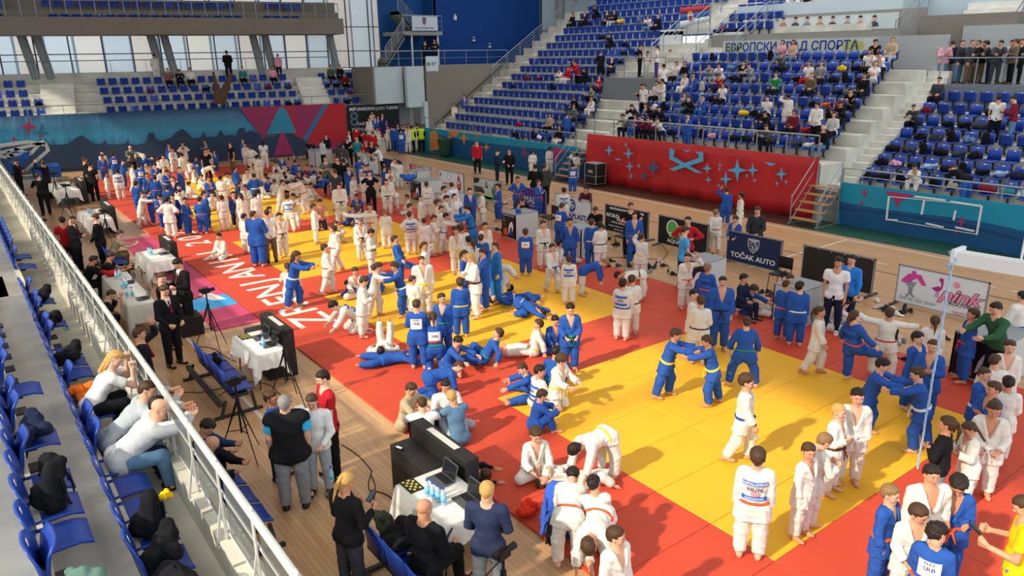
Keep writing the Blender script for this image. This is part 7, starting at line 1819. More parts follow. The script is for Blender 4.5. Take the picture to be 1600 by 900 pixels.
# tripods
def tripod(x, y, h, rz, label, cam=True, head_z=0):
    o = empty('camera_tripod', (x, y, 0), rz, label, 'tripod'); t = h * .78
    for k in range(3):
        a = 2 * PI * k / 3 + .4; mb = MB(); mb.tube([(0, 0, t), (.42 * math.cos(a), .42 * math.sin(a), 0)], [.014, .008], 6); mb.tube([(.03 * math.cos(a + .5), .03 * math.sin(a + .5), t), (.24 * math.cos(a), .24 * math.sin(a), t * .42)], .009, 6); mb.build('leg', M_black, o)
        mb = MB(); mb.bar((.02 * math.cos(a), .02 * math.sin(a), t * .5), (.21 * math.cos(a), .21 * math.sin(a), t * .5), .012); mb.build('brace', M_black, o)
    mb = MB(); mb.tube([(0, 0, t * .45), (0, 0, h)], .018, 8); mb.tube([(0, 0, t - .05), (0, 0, t + .05)], .035, 8); mb.build('centre_column', M_black, o)
    mb = MB(); mb.tube([(0, 0, h), (-.30, 0, h - .08)], .009, 6); mb.build('pan_handle', M_black, o)
    c = empty('camera_body', (0, 0, h)); bpy.data.objects.remove(c)
    mb = MB(); mb.box(-.09, -.045, h, .08, .045, h + .10); mb.tube([(.08, 0, h + .055), (.19, 0, h + .055)], [.036, .042], 12); mb.box(-.15, -.03, h + .06, -.07, .03, h + .12); mb.box(-.06, -.02, h + .10, .06, .02, h + .115); mb.tube([(-.05, 0, h + .1), (-.05, 0, h + .14), (.05, 0, h + .14), (.05, 0, h + .1)], .008, 6); mb.build('video_camera', M_black, o)
p = P(335, 548, 0); tripod(p.x, p.y, 1.35, .2, 'black tripod with a small camera behind the row of four blue chairs'); p = P(463, 640, 0); tripod(p.x, p.y + .3, 1.35, .5, 'black tripod with video camera beside the table behind the blue chairs')
p = P(383, 715, 0); tripod(p.x, p.y, 1.30, .3, 'black tripod with a video camera nearest to the balustrade'); p = P(112, 345, 0); tripod(p.x, p.y, 1.4, .2, 'black tripod with camera at the fourth white table'); p = P(93, 322, 0); tripod(p.x, p.y, 1.4, .2, 'black tripod with camera beside the farthest table'); p = P(172, 385, 0); tripod(p.x, p.y, 1.2, .2, 'black tripod behind the man in beige')
p = P(748, 905, 0); tripod(3.95, 5.55, 1.0, .2, 'small black tripod at the lower edge by the boy in the blazer')
# coats and bags: soft lumps
def lump(kind, seed, cell=.022):
    rs = np.random.RandomState(seed); F = Field((-.4, -.4, -.35), (.4, .4, .45), cell)
    if kind == 'backpack':
        F.cone((0, 0, .06), (0, .02, .30), .145, .115, 0, n=np.array((0, 1., 0)), sq=1.5); F.cone((0, -.10, .08), (0, -.09, .16), .09, .08, .03); F.cone((-.08, .10, .30), (-.10, .13, .05), .018, .018, .01); F.cone((.08, .10, .30), (.10, .13, .05), .018, .018, .01)
    elif kind == 'duffel':
        F.cone((-.15, 0, .10), (.15, 0, .10), .115, .115, 0); F.cone((-.10, .0, .2), (0, 0, .27), .014, .014, .01); F.cone((0, 0, .27), (.10, 0, .2), .014, .014, .01)
    else:
        for i in range(7): a = rs.uniform(-.17, .17); b = rs.uniform(-.12, .12); F.cone((a, b, .04 + rs.uniform(0, .08)), (a + rs.uniform(-.1, .1), b + rs.uniform(-.1, .1), .1 + rs.uniform(-.05, .1)), rs.uniform(.05, .09), rs.uniform(.04, .08), .04)
        if kind == 'jacket': F.cone((-.18, -.05, .06), (-.24, -.22, -.22), .05, .04, .03); F.cone((.12, -.1, .06), (.16, -.24, -.2), .05, .035, .03)
    F.wrinkle(.011, 34); V, Q = F.mesh(); return V, Q
LM = {}
def lump_me(kind, i):
    k = (kind, i)
    if k not in LM: V, Q = lump(kind, i * 7 + 3); LM[k] = np_mesh(kind, [(V, Q, 0)], [M_black])
    return LM[k]
LUMPN = {'backpack': 'backpack', 'duffel': 'sports_bag', 'pile': 'folded_coat', 'jacket': 'jacket'}
LUMPC = {'backpack': 'backpack', 'duffel': 'bag', 'pile': 'coat', 'jacket': 'jacket'}
CN = {'k': 'black', 'n': 'navy', 'r': 'red', 'h': 'dark grey', 'g': 'grey', 'w': 'white', 'm': 'maroon', 'y': 'yellow', 'O': 'orange', 'p': 'pink', 'z': 'olive', 'j': 'denim blue', 's': 'pale blue', 'S': 'beige', 'q': 'teal'}
LUMPS = []
def soft(kind, x, y, z, rz, col, label=None, s=1.0, group=None):
    o = link(LUMPN[kind], lump_me(kind, RS.randint(3)), loc=(x, y, z), rot=(0, 0, rz)); o.scale = (s,) * 3; setmat(o, clothmat(col)); tag(o, label, LUMPC[kind], group); return o
def onseat(px, py, kind, col):
    i = near_seat(px, py + 6); s = SEATS[i]; l = list(s); l[4] = True; SEATS[i] = tuple(l)
    o = soft(kind, s[0] + math.cos(s[3]) * .20, s[1] + math.sin(s[3]) * .20, s[2] + .455, s[3] - PI / 2 + random.uniform(-.4, .4), col, s=random.uniform(.9, 1.15)); LUMPS.append((o, kind, col, s[5]))
for ox, oy, lst in (
 (1200, 0, [(1180, 610, 'jacket', 'k'), (1260, 610, 'jacket', 'k'), (1370, 600, 'duffel', 'h'), (1450, 590, 'jacket', 'k'), (1200, 680, 'backpack', 'k'), (1090, 700, 'pile', 'h'), (1300, 690, 'jacket', 'j'), (1410, 700, 'backpack', 'k'), (910, 790, 'jacket', 'h'), (990, 780, 'backpack', 'k'), (1100, 790, 'duffel', 'k'), (1220, 790, 'jacket', 'h'),
   (1340, 790, 'pile', 'k'), (950, 860, 'pile', 'k'), (1040, 880, 'jacket', 's'), (1160, 880, 'jacket', 'k'), (10, 240, 'backpack', 'k'), (200, 400, 'jacket', 'k'), (330, 340, 'duffel', 'k'), (450, 350, 'pile', 'k'), (530, 400, 'backpack', 'k'), (660, 400, 'jacket', 'k'), (460, 375, 'pile', 'y'), (170, 550, 'backpack', 'k'), (310, 550, 'jacket', 'k'), (400, 560, 'jacket', 'O'),
   (490, 500, 'jacket', 'r'), (430, 480, 'pile', 'n'), (650, 560, 'duffel', 'z'), (390, 650, 'backpack', 'k'), (460, 660, 'duffel', 'k'), (240, 730, 'jacket', 'r'), (310, 730, 'pile', 'w'), (390, 740, 'jacket', 'r'), (870, 500, 'pile', 'm'), (200, 600, 'duffel', 's'), (400, 820, 'pile', 'h'), (640, 430, 'jacket', 'k'), (240, 320, 'pile', 'r'), (700, 330, 'jacket', 'k')]),
 (1200, 225, [(750, 60, 'duffel', 'k'), (960, 80, 'backpack', 'k'), (1060, 80, 'backpack', 'k'), (1190, 90, 'jacket', 'S'), (1270, 110, 'duffel', 'k'), (1370, 110, 'duffel', 'm'), (1500, 130, 'duffel', 'q'), (690, 150, 'pile', 'k'), (780, 150, 'pile', 'p'), (880, 170, 'pile', 'k'), (980, 180, 'backpack', 'k'), (790, 255, 'duffel', 'k'), (1020, 285, 'pile', 'k'), (1150, 20, 'jacket', 'k'), (1090, 300, 'pile', 's'), (1480, 330, 'pile', 's'), (1570, 350, 'backpack', 'k'), (1540, 250, 'duffel', 'n')]),
 (800, 0, [(260, 440, 'backpack', 'k'), (110, 390, 'pile', 'm'), (170, 390, 'pile', 'm'), (30, 440, 'pile', 'k'), (610, 500, 'jacket', 'k'), (660, 380, 'jacket', 'k'), (520, 520, 'backpack', 'k'), (60, 650, 'pile', 'r'), (150, 730, 'backpack', 'k'), (340, 730, 'jacket', 'k'), (40, 720, 'jacket', 'k'), (600, 620, 'jacket', 'k'), (420, 790, 'jacket', 'k'), (200, 790, 'duffel', 'w'), (900, 650, 'pile', 'w'), (860, 660, 'duffel', 'k'), (980, 540, 'backpack', 'k'),
   (1230, 550, 'backpack', 's'), (1180, 470, 'backpack', 'S'), (1230, 490, 'jacket', 'k'), (1400, 400, 'jacket', 'k'), (1470, 620, 'duffel', 'y'), (1550, 600, 'jacket', 'k'), (1280, 770, 'pile', 'p'), (1400, 780, 'duffel', 'k'), (1500, 790, 'pile', 'k'), (1200, 850, 'backpack', 'k'), (1480, 850, 'backpack', 'k'), (1400, 340, 'duffel', 'j'), (1460, 340, 'pile', 'k'), (1290, 200, 'backpack', 'k'), (740, 180, 'jacket', 'k'), (820, 230, 'jacket', 'k'), (700, 230, 'pile', 'k'),
   (700, 60, 'jacket', 'y'), (800, 50, 'jacket', 'z'), (500, 60, 'pile', 'k'), (560, 130, 'duffel', 'k'), (1270, 90, 'pile', 'r'), (560, 450, 'jacket', 'k'), (300, 770, 'pile', 'k'), (460, 850, 'jacket', 'k'), (760, 480, 'pile', 'k'), (1040, 700, 'jacket', 'k')]),
 (400, 0, [(395, 450, 'pile', 'k'), (445, 440, 'jacket', 'k'), (600, 440, 'jacket', 'k'), (640, 440, 'duffel', 'k'), (690, 440, 'jacket', 'n'), (580, 480, 'pile', 'm'), (625, 490, 'duffel', 'k'), (670, 540, 'jacket', 'k'), (580, 540, 'pile', 'k'), (210, 440, 'pile', 'h'), (40, 450, 'pile', 'm'), (160, 610, 'duffel', 'k'), (325, 600, 'duffel', 'n')]),
 (0, 0, [(380, 480, 'jacket', 'k'), (905, 460, 'pile', 'm'), (1300, 460, 'jacket', 'k')])):
    for (x, y, k, c) in lst: onseat(*T4(ox, oy, x, y), k, c)
# near left stand: coats and bags on the seats
for (px, py, k, c) in ((55, 500, 'jacket', 'k'), (20, 590, 'jacket', 'n'), (30, 640, 'pile', 'k'), (65, 690, 'backpack', 'k'), (225, 730, 'backpack', 'k'), (205, 760, 'jacket', 'k'), (245, 780, 'duffel', 'k'), (115, 830, 'pile', '#5c7a70'), (135, 860, 'duffel', 'k'), (50, 580, 'pile', 'O'), (30, 420, 'jacket', 'k'), (40, 450, 'pile', 'k')):
    i = near_seat(px, py); s = SEATS[i]; l = list(s); l[4] = True; SEATS[i] = tuple(l); o = soft(k, s[0] + .22, s[1], s[2] + .455, random.uniform(-.4, .4) - PI / 2, c, s=1.1); LUMPS.append((o, k, c, s[5]))
p = P(258, 785, 1.95); soft('pile', p.x, p.y, 2.0, 0, 'y', 'crumpled yellow cloth on the black backpack in the near left stand', .38)
# coats on the chairs beside the nearest table
soft('pile', 3.5, 7.15, .46, 0, 'k', 'black padded coat heaped on the linked chairs beside the bald man', 1.3); soft('pile', 3.55, 7.5, .46, 1, '#3b4030', 'olive coat lying on the far end of the linked chairs', 1.1); soft('backpack', 3.4, 14.4, .46, 1, 'k', 'small black bag on the row of four blue chairs', .6)
soft('pile', 5.5, 7.15, .06, 0, '#e23a22', 'bright red plastic bag on the mat beside the stretching children', .8); soft('backpack', 5.62, 6.55, .04, 2.2, '#3c62c4', 'blue backpack with drawstrings leaning behind the bent child in white', 1.9); soft('backpack', 5.42, 6.4, .04, 2.2, 'k', 'black drawstring bag hanging on the blue backpack', 1.0)
soft('jacket', 18.0, 9.8, .8, 0, 'k', 'black jacket on the chair behind the white box table', 1.1) if False else None
soft('pile', 16.4, 10.2, .0, 0, 'k', 'black trousers dropped beside the children stretching by the navy board', 1.3); soft('pile', 16.0, 29.0, .96, 0, '#2a5fb8', 'blue gi jacket thrown over the box table under the motorcyclist board', 1.4)
# shoes lying about
SHOES = []
SHC = ['k', 'w', 'h', 'g', 'n', 'r', '#3a3f44', '#5c8fb8', '#c9c4b8', 'p']
def shoe_at(x, y, rz, c, label, group, z=0.0, roll=0):
    o = link('sports_shoe', SHOE_ME, loc=(x, y, z + .065), rot=(roll, 0, rz)); o.scale = (.23,) * 3; setmat(o, mat('shoe_' + c, CL.get(c, c), .5)); tag(o, label, 'shoe', group); SHOES.append((o, c, label))
for (px, py, n, sx, sy, where) in ((985, 413, 16, .9, .9, 'below the black lettered board'), (955, 380, 6, .4, .5, 'under the red-emblem board'), (1020, 425, 6, .5, .6, 'left of the orange-belted boy'), (800, 362, 14, .35, 1.1, 'at the foot of the poster box table'), (845, 372, 10, .3, .8, 'on the mat edge behind the patched boy'),
                                   (905, 395, 5, .3, .5, 'under the round blue logo'), (1190, 465, 8, .5, .5, 'beside the two boys in blue'), (1370, 478, 16, .35, .8, 'heaped against the pink flamingo board'), (1425, 530, 12, .7, .6, 'on the floor between the ponytailed girls'), (1400, 568, 6, .4, .5, 'behind the embracing girls in blue'), (448, 252, 16, .9, 1.2, 'near the far white box table'), (1310, 512, 6, .4, .4, 'beside the girl with messy hair')):
    c0 = P(px, py, 0)
    for i in range(n):
        c = SHC[(RS.randint(14)) % 10] if RS.rand() > .45 else 'k'; shoe_at(c0.x + RS.uniform(-sx, sx), c0.y + RS.uniform(-sy, sy), RS.uniform(0, 6.28), c, f'sports shoe {where}', f'shoes {where}', .04 if False else 0, RS.choice([0, 0, 0, 1.4]))
# cables on the floor
def cable(pts, label, r=.008, c='k'):
    L_ = []; n = len(pts)
    for i in range(n - 1):
        a, b = Vector(pts[i]), Vector(pts[i + 1])
        for k in range(6): t = k / 6; p_ = a.lerp(b, t); p_ += Vector((math.sin((i + t) * 3.1), math.cos((i + t) * 2.3), 0)) * .05; L_.append(p_)
    mb = MB(); mb.tube(L_, r, 6); o = mb.build('cable', M_black if c == 'k' else mat('cable_orange', '#b5532f', .5)); tag(o, label, 'cable')
z_ = .01
cable([(4.3, 10.6, z_), (4.32, 9.6, z_), (4.05, 9.1, z_), (4.2, 8.6, z_), (3.9, 8.2, z_), (4.1, 7.8, z_)], 'black cable trailing from the tripod to the nearest scoreboard'); cable([(4.25, 9.4, z_), (4.0, 8.9, z_), (3.85, 8.3, z_), (4.25, 7.6, z_), (4.35, 7.2, z_)], 'second black cable looping beside the nearest table')
cable([(2.0, 14.9, z_), (3.0, 14.3, z_), (3.9, 14.2, z_), (4.2, 13.6, z_), (4.3, 12.6, z_)], 'black cable running under the row of four blue chairs'); cable([(3.6, 16.8, z_), (3.9, 16.4, z_), (4.1, 15.2, z_)], 'black cable by the feet of the back tripod'); cable([(16.0, 16.5, z_), (17.2, 15.2, z_), (17.9, 15.6, z_), (19, 17, z_)], 'black cable crossing the floor under the green Q board')
o = MB(); o.box(4.2, 12.3, 0, 4.35, 12.5, .02); o = o.build('power_strip', M_white); tag(o, 'white power strip on the floor by the video tripod', 'power strip'); mb = MB(); mb.box(4.55, 12.2, .0, 4.6, 12.5, .35); o = mb.build('white_sign', M_white, rot=(0, .25, 0)); tag(o, 'small white sign leaning behind the video tripod at the mat edge', 'sign')
# flight case and bin
o = empty('flight_case', (25.05, 26.7, 0), 0, 'black flight case with metal edges on castors before the red banner', 'case'); softbox('case_body', -.32, -.4, .12, .32, .4, 1.12, mat('case_black2', '#1b1a1b', .5), .02, parent=o)
for sy in (-.4, .4):
    for sx in (-.32, .32): mb = MB(); mb.bar((sx, sy, .12), (sx, sy, 1.12), .03); mb.build('edge_strip', M_alu, o); mb = MB(); mb.tube([(sx * .8, sy * .8 - .02, .05), (sx * .8, sy * .8 + .02, .05)], .05, 10); mb.build('castor', M_dgrey, o)
for zz in (.13, .5, 1.11): mb = MB(); mb.box(-.33, -.41, zz - .012, .33, .41, zz + .012); mb.build('edge_band', M_alu, o)
mb = MB(); mb.box(-.325, -.16, .66, -.32, .16, .8); mb.build('latch_plate', M_alu, o)
o = empty('waste_bin', (25.4, 41.2, 0), 0, 'green wheeled waste bin by the orange and blue mural', 'bin'); mg = mat('bin_green', '#1f4a30', .5); mb = MB(); mb.hexa([(-.22, -.24, .08), (.22, -.24, .08), (.22, .24, .08), (-.22, .24, .08), (-.30, -.31, 1.05), (.30, -.31, 1.05), (.30, .31, 1.05), (-.30, .31, 1.05)]); mb.build('bin_body', mg, o); softbox('lid', -.34, -.33, 1.05, .34, .33, 1.13, mg, .02, parent=o)
for s in (-1, 1): mb = MB(); mb.tube([(.25, s * .22 - .03, .09), (.25, s * .22 + .03, .09)], .09, 12); mb.build('wheel', M_black, o)
# folded basketball stand at the far left: white truss and blue padding
bw = mat('hoop_white', '#c3c2b8', .5); o = empty('basketball_stand', (2.2, 47, 0), 0, 'folded white basketball stand with blue padding left of the far banner', 'basketball stand')
def T_(px, py, Y): return onY(px, py, Y) - Vector((2.2, 47, 0))
mb = MB()
for a, b in (((-30, 246), (70, 222)), ((70, 222), (76, 236)), ((-30, 232), (45, 222)), ((-30, 237), (10, 246)), ((45, 222), (70, 226)), ((22, 232), (45, 240)), ((10, 243), (48, 240)), ((48, 240), (62, 224)), ((12, 236), (20, 245))): mb.bar(T_(*a, 47), T_(*b, 47), .16, .16)
mb.build('truss', bw, o); mb = MB(); mb.bar(T_(76, 234, 47), T_(38, 268, 47), .2, .14); mb.build('strut', bw, o)
mb = MB(); mb.box(-2.6, -1.0, 0, 2.0, 1.0, .35); mb.build('base', bw, o)
mb = MB(); mb.bar(T_(42, 240, 46.8), T_(2, 275, 46.8), .8, .35); mb.build('padding', mat('padding_blue', '#1f55a0', .6), o); mb = MB(); mb.box(1.1, -.9, .35, 2.3, .6, .95); mb.build('padding', mat('padding_blue', '#1f55a0', .6), o)
# hoop arm and rope near the right edge
ax, ay, az = 10.75, 4.24, 3.46
o = empty('hoop_arm', (ax, ay, az), 0, 'white box beam with a chain jutting in from the right edge', 'beam'); wbm = mat('beam_white', '#dfe3e2', .5)
mb = MB(); q1 = onY(1500, 385, 4.2) - Vector((ax, ay, az)); d = Vector((.18, -.98, 0)); 
mb.hexa([(-.05, .02, -.10), (-.05 + .3, -3.0, -.10), (.15 + .3, -3.0, -.10), (.15, .02, -.10), (-.05, .02, .08), (-.05 + .3, -3.0, .08), (.15 + .3, -3.0, .08), (.15, .02, .08)]); mb.build('box_beam', wbm, o)
mb = MB(); mb.box(-.1, -.02, -.06, .24, .03, .12); mb.build('end_bracket', wbm, o); mb = MB(); mb.tube([(.08, -.75, .08), (.08, -.75, .95)], .016, 8); mb.build('post', wbm, o)
mb = MB()
for k in range(7):
    c = Vector((.12 + .012 * k, -.85 - .085 * k, .12 + .012 * k)); L_ = [c + Vector((0, -.055 * math.cos(t), .028 * math.sin(t))) if k % 2 else c + Vector((.028 * math.sin(t), -.055 * math.cos(t), 0)) for t in np.linspace(0, 2 * PI, 11)]; mb.tube(L_, .009, 6, closed=False)
mb.build('chain', M_steel, o)
rp = MB(); L_ = [Vector((ax - .03 + .01 * math.sin(i * .8), ay + .02, az - .05 - (az - .22) * i / 40)) for i in range(41)]; rp.tube(L_, .016, 8)
rp2 = MB()
for ph in (0, PI): rp2.tube([l + Vector((math.cos(i * 1.5 + ph), math.sin(i * 1.5 + ph), 0)) * .012 for i, l in enumerate(L_)], .009, 6)
o = empty('rope', (0, 0, 0), 0, 'pale blue twisted rope hanging from the white beam end', 'rope'); rp.build('rope_core', mat('rope_blue', '#8fb4d6', .8), o); rp2.build('rope_strand', mat('rope_pale', '#b4cce0', .8), o); kn = MB(); kn.tube([L_[0] + Vector((-.12, 0, -.06)), L_[0] + Vector((-.02, 0, 0)), L_[0] + Vector((.05, .03, .08)), L_[0] + Vector((-.03, .04, .12)), L_[0] + Vector((-.05, -.03, .05)), L_[0] + Vector((.03, -.03, -.04))], .022, 8); kn.build('knot', mat('rope_blue', '#8fb4d6', .8), o)
# gathered brown net hanging in front of the far stand
nb = mat('net_brown', '#5a4634', .9, noise=.3, nscale=30, bump=.5, bscale=80); o = empty('gathered_net', fw(13.6, -.1, 3.2), 0, 'bunched brown netting hanging in a V in front of the far stand', 'net')
base = Vector(fw(13.6, -.1, 3.2))
pn = (fw(0, .1, 0), EN); a_ = onPlane(333, 112, *pn); b_ = onPlane(362, 114, *pn); c_ = onPlane(342, 162, *pn); d_ = onPlane(347, 150, *pn)
for (t, w_) in ((a_, .12), (b_, .16)): mb = MB(); mb.tube([t - base, t.lerp(c_, .5) - base + Vector((.03, 0, 0)), c_ - base], [w_ * .5, w_ * 1.3, .38], 10); mb.build('net_bundle', nb, o)
# phones
ph = MB(); ph.cbox((0, 0, 0), .075, .012, .15); 
def phone_at(spec_px, l, both=True):
    s = min(SPECS, key=lambda s: (s['px'] - spec_px[0]) ** 2 + (s['py'] - spec_px[1]) ** 2); S = skel(s['pose'], s['build']); w_ = (S['wR'] + S['wL']) / 2 + (S['fdR'] + S['fdL']) * .035 + np.array((0, .01, .035))
    c, s_ = math.cos(s['r']), math.sin(s['r']); st = s['st']; m_ = MB(); m_.cbox((0, 0, 0), .08, .012, .155); o = m_.build('phone', M_black, loc=(s['q'][0] + st * (c * w_[0] - s_ * w_[1]), s['q'][1] + st * (s_ * w_[0] + c * w_[1]), s['z'] + st * w_[2]), rot=(-.9, 0, s['r'])); tag(o, l, 'phone')
    k = MB(); k.box(-.034, -.0075, -.07, .034, -.006, .07); k.build('screen', mat('phone_screen', '#2b3440', .15), o)
phone_at((1590, 775), 'dark phone in the hands of the man in the yellow t-shirt'); phone_at((547, 738), 'phone in the hands of the blond ponytailed woman'); phone_at((665, 779), 'small radio in the hands of the bald seated man')
# litter on the near stand
p = P(105, 515, 1.30); soft('pile', p.x, p.y, 1.3, 0, '#7fb9c0', 'crumpled pale blue wrapper on the walkway of the near stand', .22)
# armrest cloth on the judges' red card etc.
soft('pile', 2.8, 21.6, .75, 0, 'r', 'red cloth bag on the far end of the officials table', .8)
# ================================================================ people: the 300 that show largest are figures of their own, the rest one crowd
def spread():
    for s in SPECS:                        # nobody stands inside the far wall
        ex = s['q'][1] - (52 - .19 * s['q'][0] - .75)
        if s['z'] < .1 and ex > 0: s['q'] = s['q'] - U(s['q']) * (ex * 1.15)
    # neighbours standing inside one another step apart along the line of sight
    for it in range(6):
        for i, a in enumerate(SPECS):
            if a['pose'][0] not in 'sqw': continue
            for b in SPECS[i + 1:]:
                if b['pose'][0] not in 'sqw' or abs(a['z'] - b['z']) > .1: continue
                d = b['q'] - a['q']; L_ = math.hypot(*d); need = .40 * (a['st'] + b['st']) / 2 / 1.45
                if L_ < need:
                    v = U(a['q']); s = 1 if d @ v >= 0 else -1; m = min(.06, (need - L_) / 2 + .01)
                    for q, sg in ((a, -s), (b, s)):
                        if q.get('mv', 0) * 1 < .34: q['q'] = q['q'] + v * m * sg; q['mv'] = q.get('mv', 0) + m
def label_shoes():
    from collections import defaultdict
    g = defaultdict(list); N = {'#3a3f44': 'charcoal', '#5c8fb8': 'pale blue', '#c9c4b8': 'cream'}
    for o, c, l in SHOES: g[l.replace('sports shoe', (N.get(c) or CN.get(c, 'dark')) + ' shoe').replace(' with white lettering', '').replace(' with the orange belt', '')].append(o)
    for l, os in g.items():
        os.sort(key=lambda o: proj(o.location)[0])
        for i, o in enumerate(os): o['label'] = l if len(os) == 1 else l + ', ' + ['first', 'second', 'third', 'fourth', 'fifth', 'sixth', 'seventh', 'eighth', 'ninth', 'tenth', 'eleventh', 'twelfth', 'thirteenth', 'fourteenth', 'fifteenth', 'sixteenth'][min(i, 15)] + ' from left'
def finish_people():
    spread()
    for s in SPECS:
        a = s['anchor']; depth = float((RC.T @ (np.array(a) - np.array([0, 0, H])))[2]) * -1; s['size'] = s['h'] / max(depth, .1)
        u, v = proj(a); s['u'], s['v'] = u, v
    ordr = sorted(SPECS, key=lambda s: -s['size']); top = set(id(s) for s in ordr[:300])
    far = []
    for s in SPECS:
        if id(s) in top: s['o'] = make_person(s); PEOPLE.append(s)
        else: s['lod'] = 'far'; s['patch'] = None; far.append(make_person(s))
    bpy.context.view_layer.update()
    V = []; Fc = []; MI = []; mats = []; n = 0; cache = {}
    for o in far:
        for ch in list(o.children):
            me = ch.data
            if me.name not in cache:
                co = np.zeros(len(me.vertices) * 3, np.float32); me.vertices.foreach_get('co', co); li = np.zeros(len(me.loops), np.int32); me.loops.foreach_get('vertex_index', li); mi = np.zeros(len(me.polygons), np.int32); me.polygons.foreach_get('material_index', mi); cache[me.name] = (co.reshape(-1, 3), li.reshape(-1, 4), mi)
            co, f, mi = cache[me.name]; M = np.array(ch.matrix_world); co = co @ M[:3, :3].T + M[:3, 3]; mp = []
            for sl in ch.material_slots:
                m = sl.material
                if m.name not in mats: mats.append(m.name)
                mp.append(mats.index(m.name))
            V.append(co); Fc.append(f + n); MI.append(np.array(mp)[mi]); n += len(co)
        for ch in list(o.children): bpy.data.objects.remove(ch)
        bpy.data.objects.remove(o)
    if V:
        me = np_mesh('crowd', [(np.concatenate(V), np.concatenate(Fc), np.concatenate(MI))], [bpy.data.materials[m] for m in mats]); c = link('crowd', me); tag(c, 'distant crowd of judo children and spectators at the far end and in the stands', 'crowd', kind='stuff')
def label_people():
    LM_ = [('navy shield board', 1177, 395), ('pink flamingo board', 1475, 465), ('plain dark board', 1310, 425), ('green Q board', 1067, 370), ('red-emblem board', 976, 350), ('round blue logo board', 898, 335), ('purple board', 836, 320), ('tree picture board', 767, 310), ('red drop board', 711, 290), ('motorcyclist board', 661, 285), ('red cross board', 590, 265), ('Delta board', 550, 250),
           ('white ZRENJANIN letters', 400, 440), ('nearest white table', 690, 790), ('four blue chairs', 345, 575), ('officials table', 210, 450), ('far skyline banner', 280, 235), ('gate banner', 590, 190), ('poster table at right', 1530, 560), ('white box table with sticker', 1250, 460), ('nearest yellow square', 1100, 620), ('right end of the nearest yellow square', 1330, 690), ('bottom right corner', 1480, 830), ('right frame edge', 1575, 620),
           ('left red mat edge', 620, 590), ('second yellow square', 690, 480), ('middle yellow square', 560, 370), ('far yellow squares', 340, 270), ('red strip by the shoes', 960, 440), ('second square right end', 850, 440), ('long red banner', 1150, 290), ('green waste bin', 740, 240), ('Cyrillic banner', 1250, 90), ('pale right steps', 1380, 200), ('near platform', 1530, 110), ('middle platform', 1000, 100), ('taupe wall steps', 720, 170), ('near balustrade', 250, 640),
           ('far left corner', 60, 280), ('seated circle', 680, 650), ('stretching group', 890, 780), ('far seated group', 450, 270), ('middle stand', 1150, 170), ('near right stand', 1500, 250), ('far right stand', 920, 120), ('mid-left red mat', 260, 340), ('grappling pair', 480, 400)]
    PN = {'s0': 'standing', 's1': 'hands on hips', 's2': 'arms folded', 's3': 'hands at the waist', 's4': 'gripping a partner', 's5': 'walking', 's6': 'looking at the hands', 's7': 'hand raised to head', 's8': 'arms spread', 's9': 'stooping slightly', 'sl': 'leaning forward', 'b0': 'bending over', 'b1': 'bent double', 'kick': 'swinging a leg', 'quad': 'holding one foot', 'wide': 'legs wide apart',
          'f0': 'sitting cross-legged', 'f1': 'sitting, legs out', 'f2': 'sitting, knees up', 'f3': 'sitting, stretching forward', 'k0': 'kneeling', 'k1': 'kneeling up', 'k2': 'crouched forward', 'a0': 'on all fours', 'cat': 'curled face down', 'l0': 'lying on the back', 'l1': 'lying on elbows', 'l2': 'lying face down', 'l3': 'reclining', 'up': 'lying, legs up', 'roll': 'upside down', 'c0': 'seated', 'c1': 'seated, leaning forward', 'c2': 'seated, arms folded', 'c3': 'seated, chin on fists', 'c4': 'leaning on the rail'}
    HN = {'short': '', 'tail': 'ponytailed', 'bun': 'with hair bun', 'long': 'long-haired', 'buzz': 'crop-haired', 'crop': 'crop-haired', 'tousled': 'tousle-haired', 'bald': 'bald', 'braid': 'braided'}
    TN = {'tee': 't-shirt', 'long': 'top', 'suit': 'suit', 'puff': 'padded vest', 'top': 'vest'}
    KN = {'W': 'white', 'B': 'blue', 'w': 'white', 'k': 'black', 'r': 'red', 'b': 'blue', 'n': 'navy', 'g': 'grey', 'G': 'green', 'y': 'yellow', 'o': 'orange', 'h': 'dark grey', 'c': 'beige', 't': 'brown', 'j': 'grey-blue', 'L': 'light blue', 'm': 'maroon', 'e': 'pale grey', 'p': 'pink', 'z': 'olive', 's': 'pale blue', 'v': 'purple', 'q': 'teal', 'O': 'orange', 'S': 'beige'}
    HX = {'#c8e632': 'yellow hi-vis', '#2a5fb8': 'blue', '#1b1b1d': 'black', '#2c3550': 'navy', '#22406a': 'navy', '#b9bcbe': 'pale grey', '#2a72b8': 'bright blue', '#1a2e63': 'navy', '#33363c': 'charcoal', '#3c4238': 'dark olive', '#4a2028': 'dark maroon', '#b88078': 'striped pink', '#d9dde4': 'white', '#2f80d8': 'bright blue', '#c9ced6': 'striped grey', '#8d9290': 'grey'}
    def cname(c): return KN.get(c, HX.get(c, 'patterned'))
    def face(f): f = f % 360; return 'front view' if f < 40 or f > 320 else 'facing right' if f < 130 else 'seen from behind' if f < 230 else 'facing left'
    for p in PEOPLE:
        tk, tc = p['top']; kid = p['st'] < 1.6; sub = ('child' if kid else 'person'); u, v = p['u'], p['v']; near = min(LM_, key=lambda l: (l[1] - u) ** 2 + ((l[2] - v - 15) * 1.3) ** 2)[0]
        hn = HN[p['hair']]; cl = f'{cname(tc)} gi' if tk == 'gi' else f'{cname(tc)} {TN[tk]}'
        if tk == 'gi' and p['bot'][1] != tc: cl = f'{cname(tc)} jacket, {cname(p["bot"][1])} trousers'
        bl = f', {BELTN[p["belt"]]} belt' if p['belt'] else ''; pt = ', printed back' if p['patch'] else ''
        base = (hn + ' ' if hn and not hn.startswith('with') else '') + f'{sub} in {cl}{bl}'
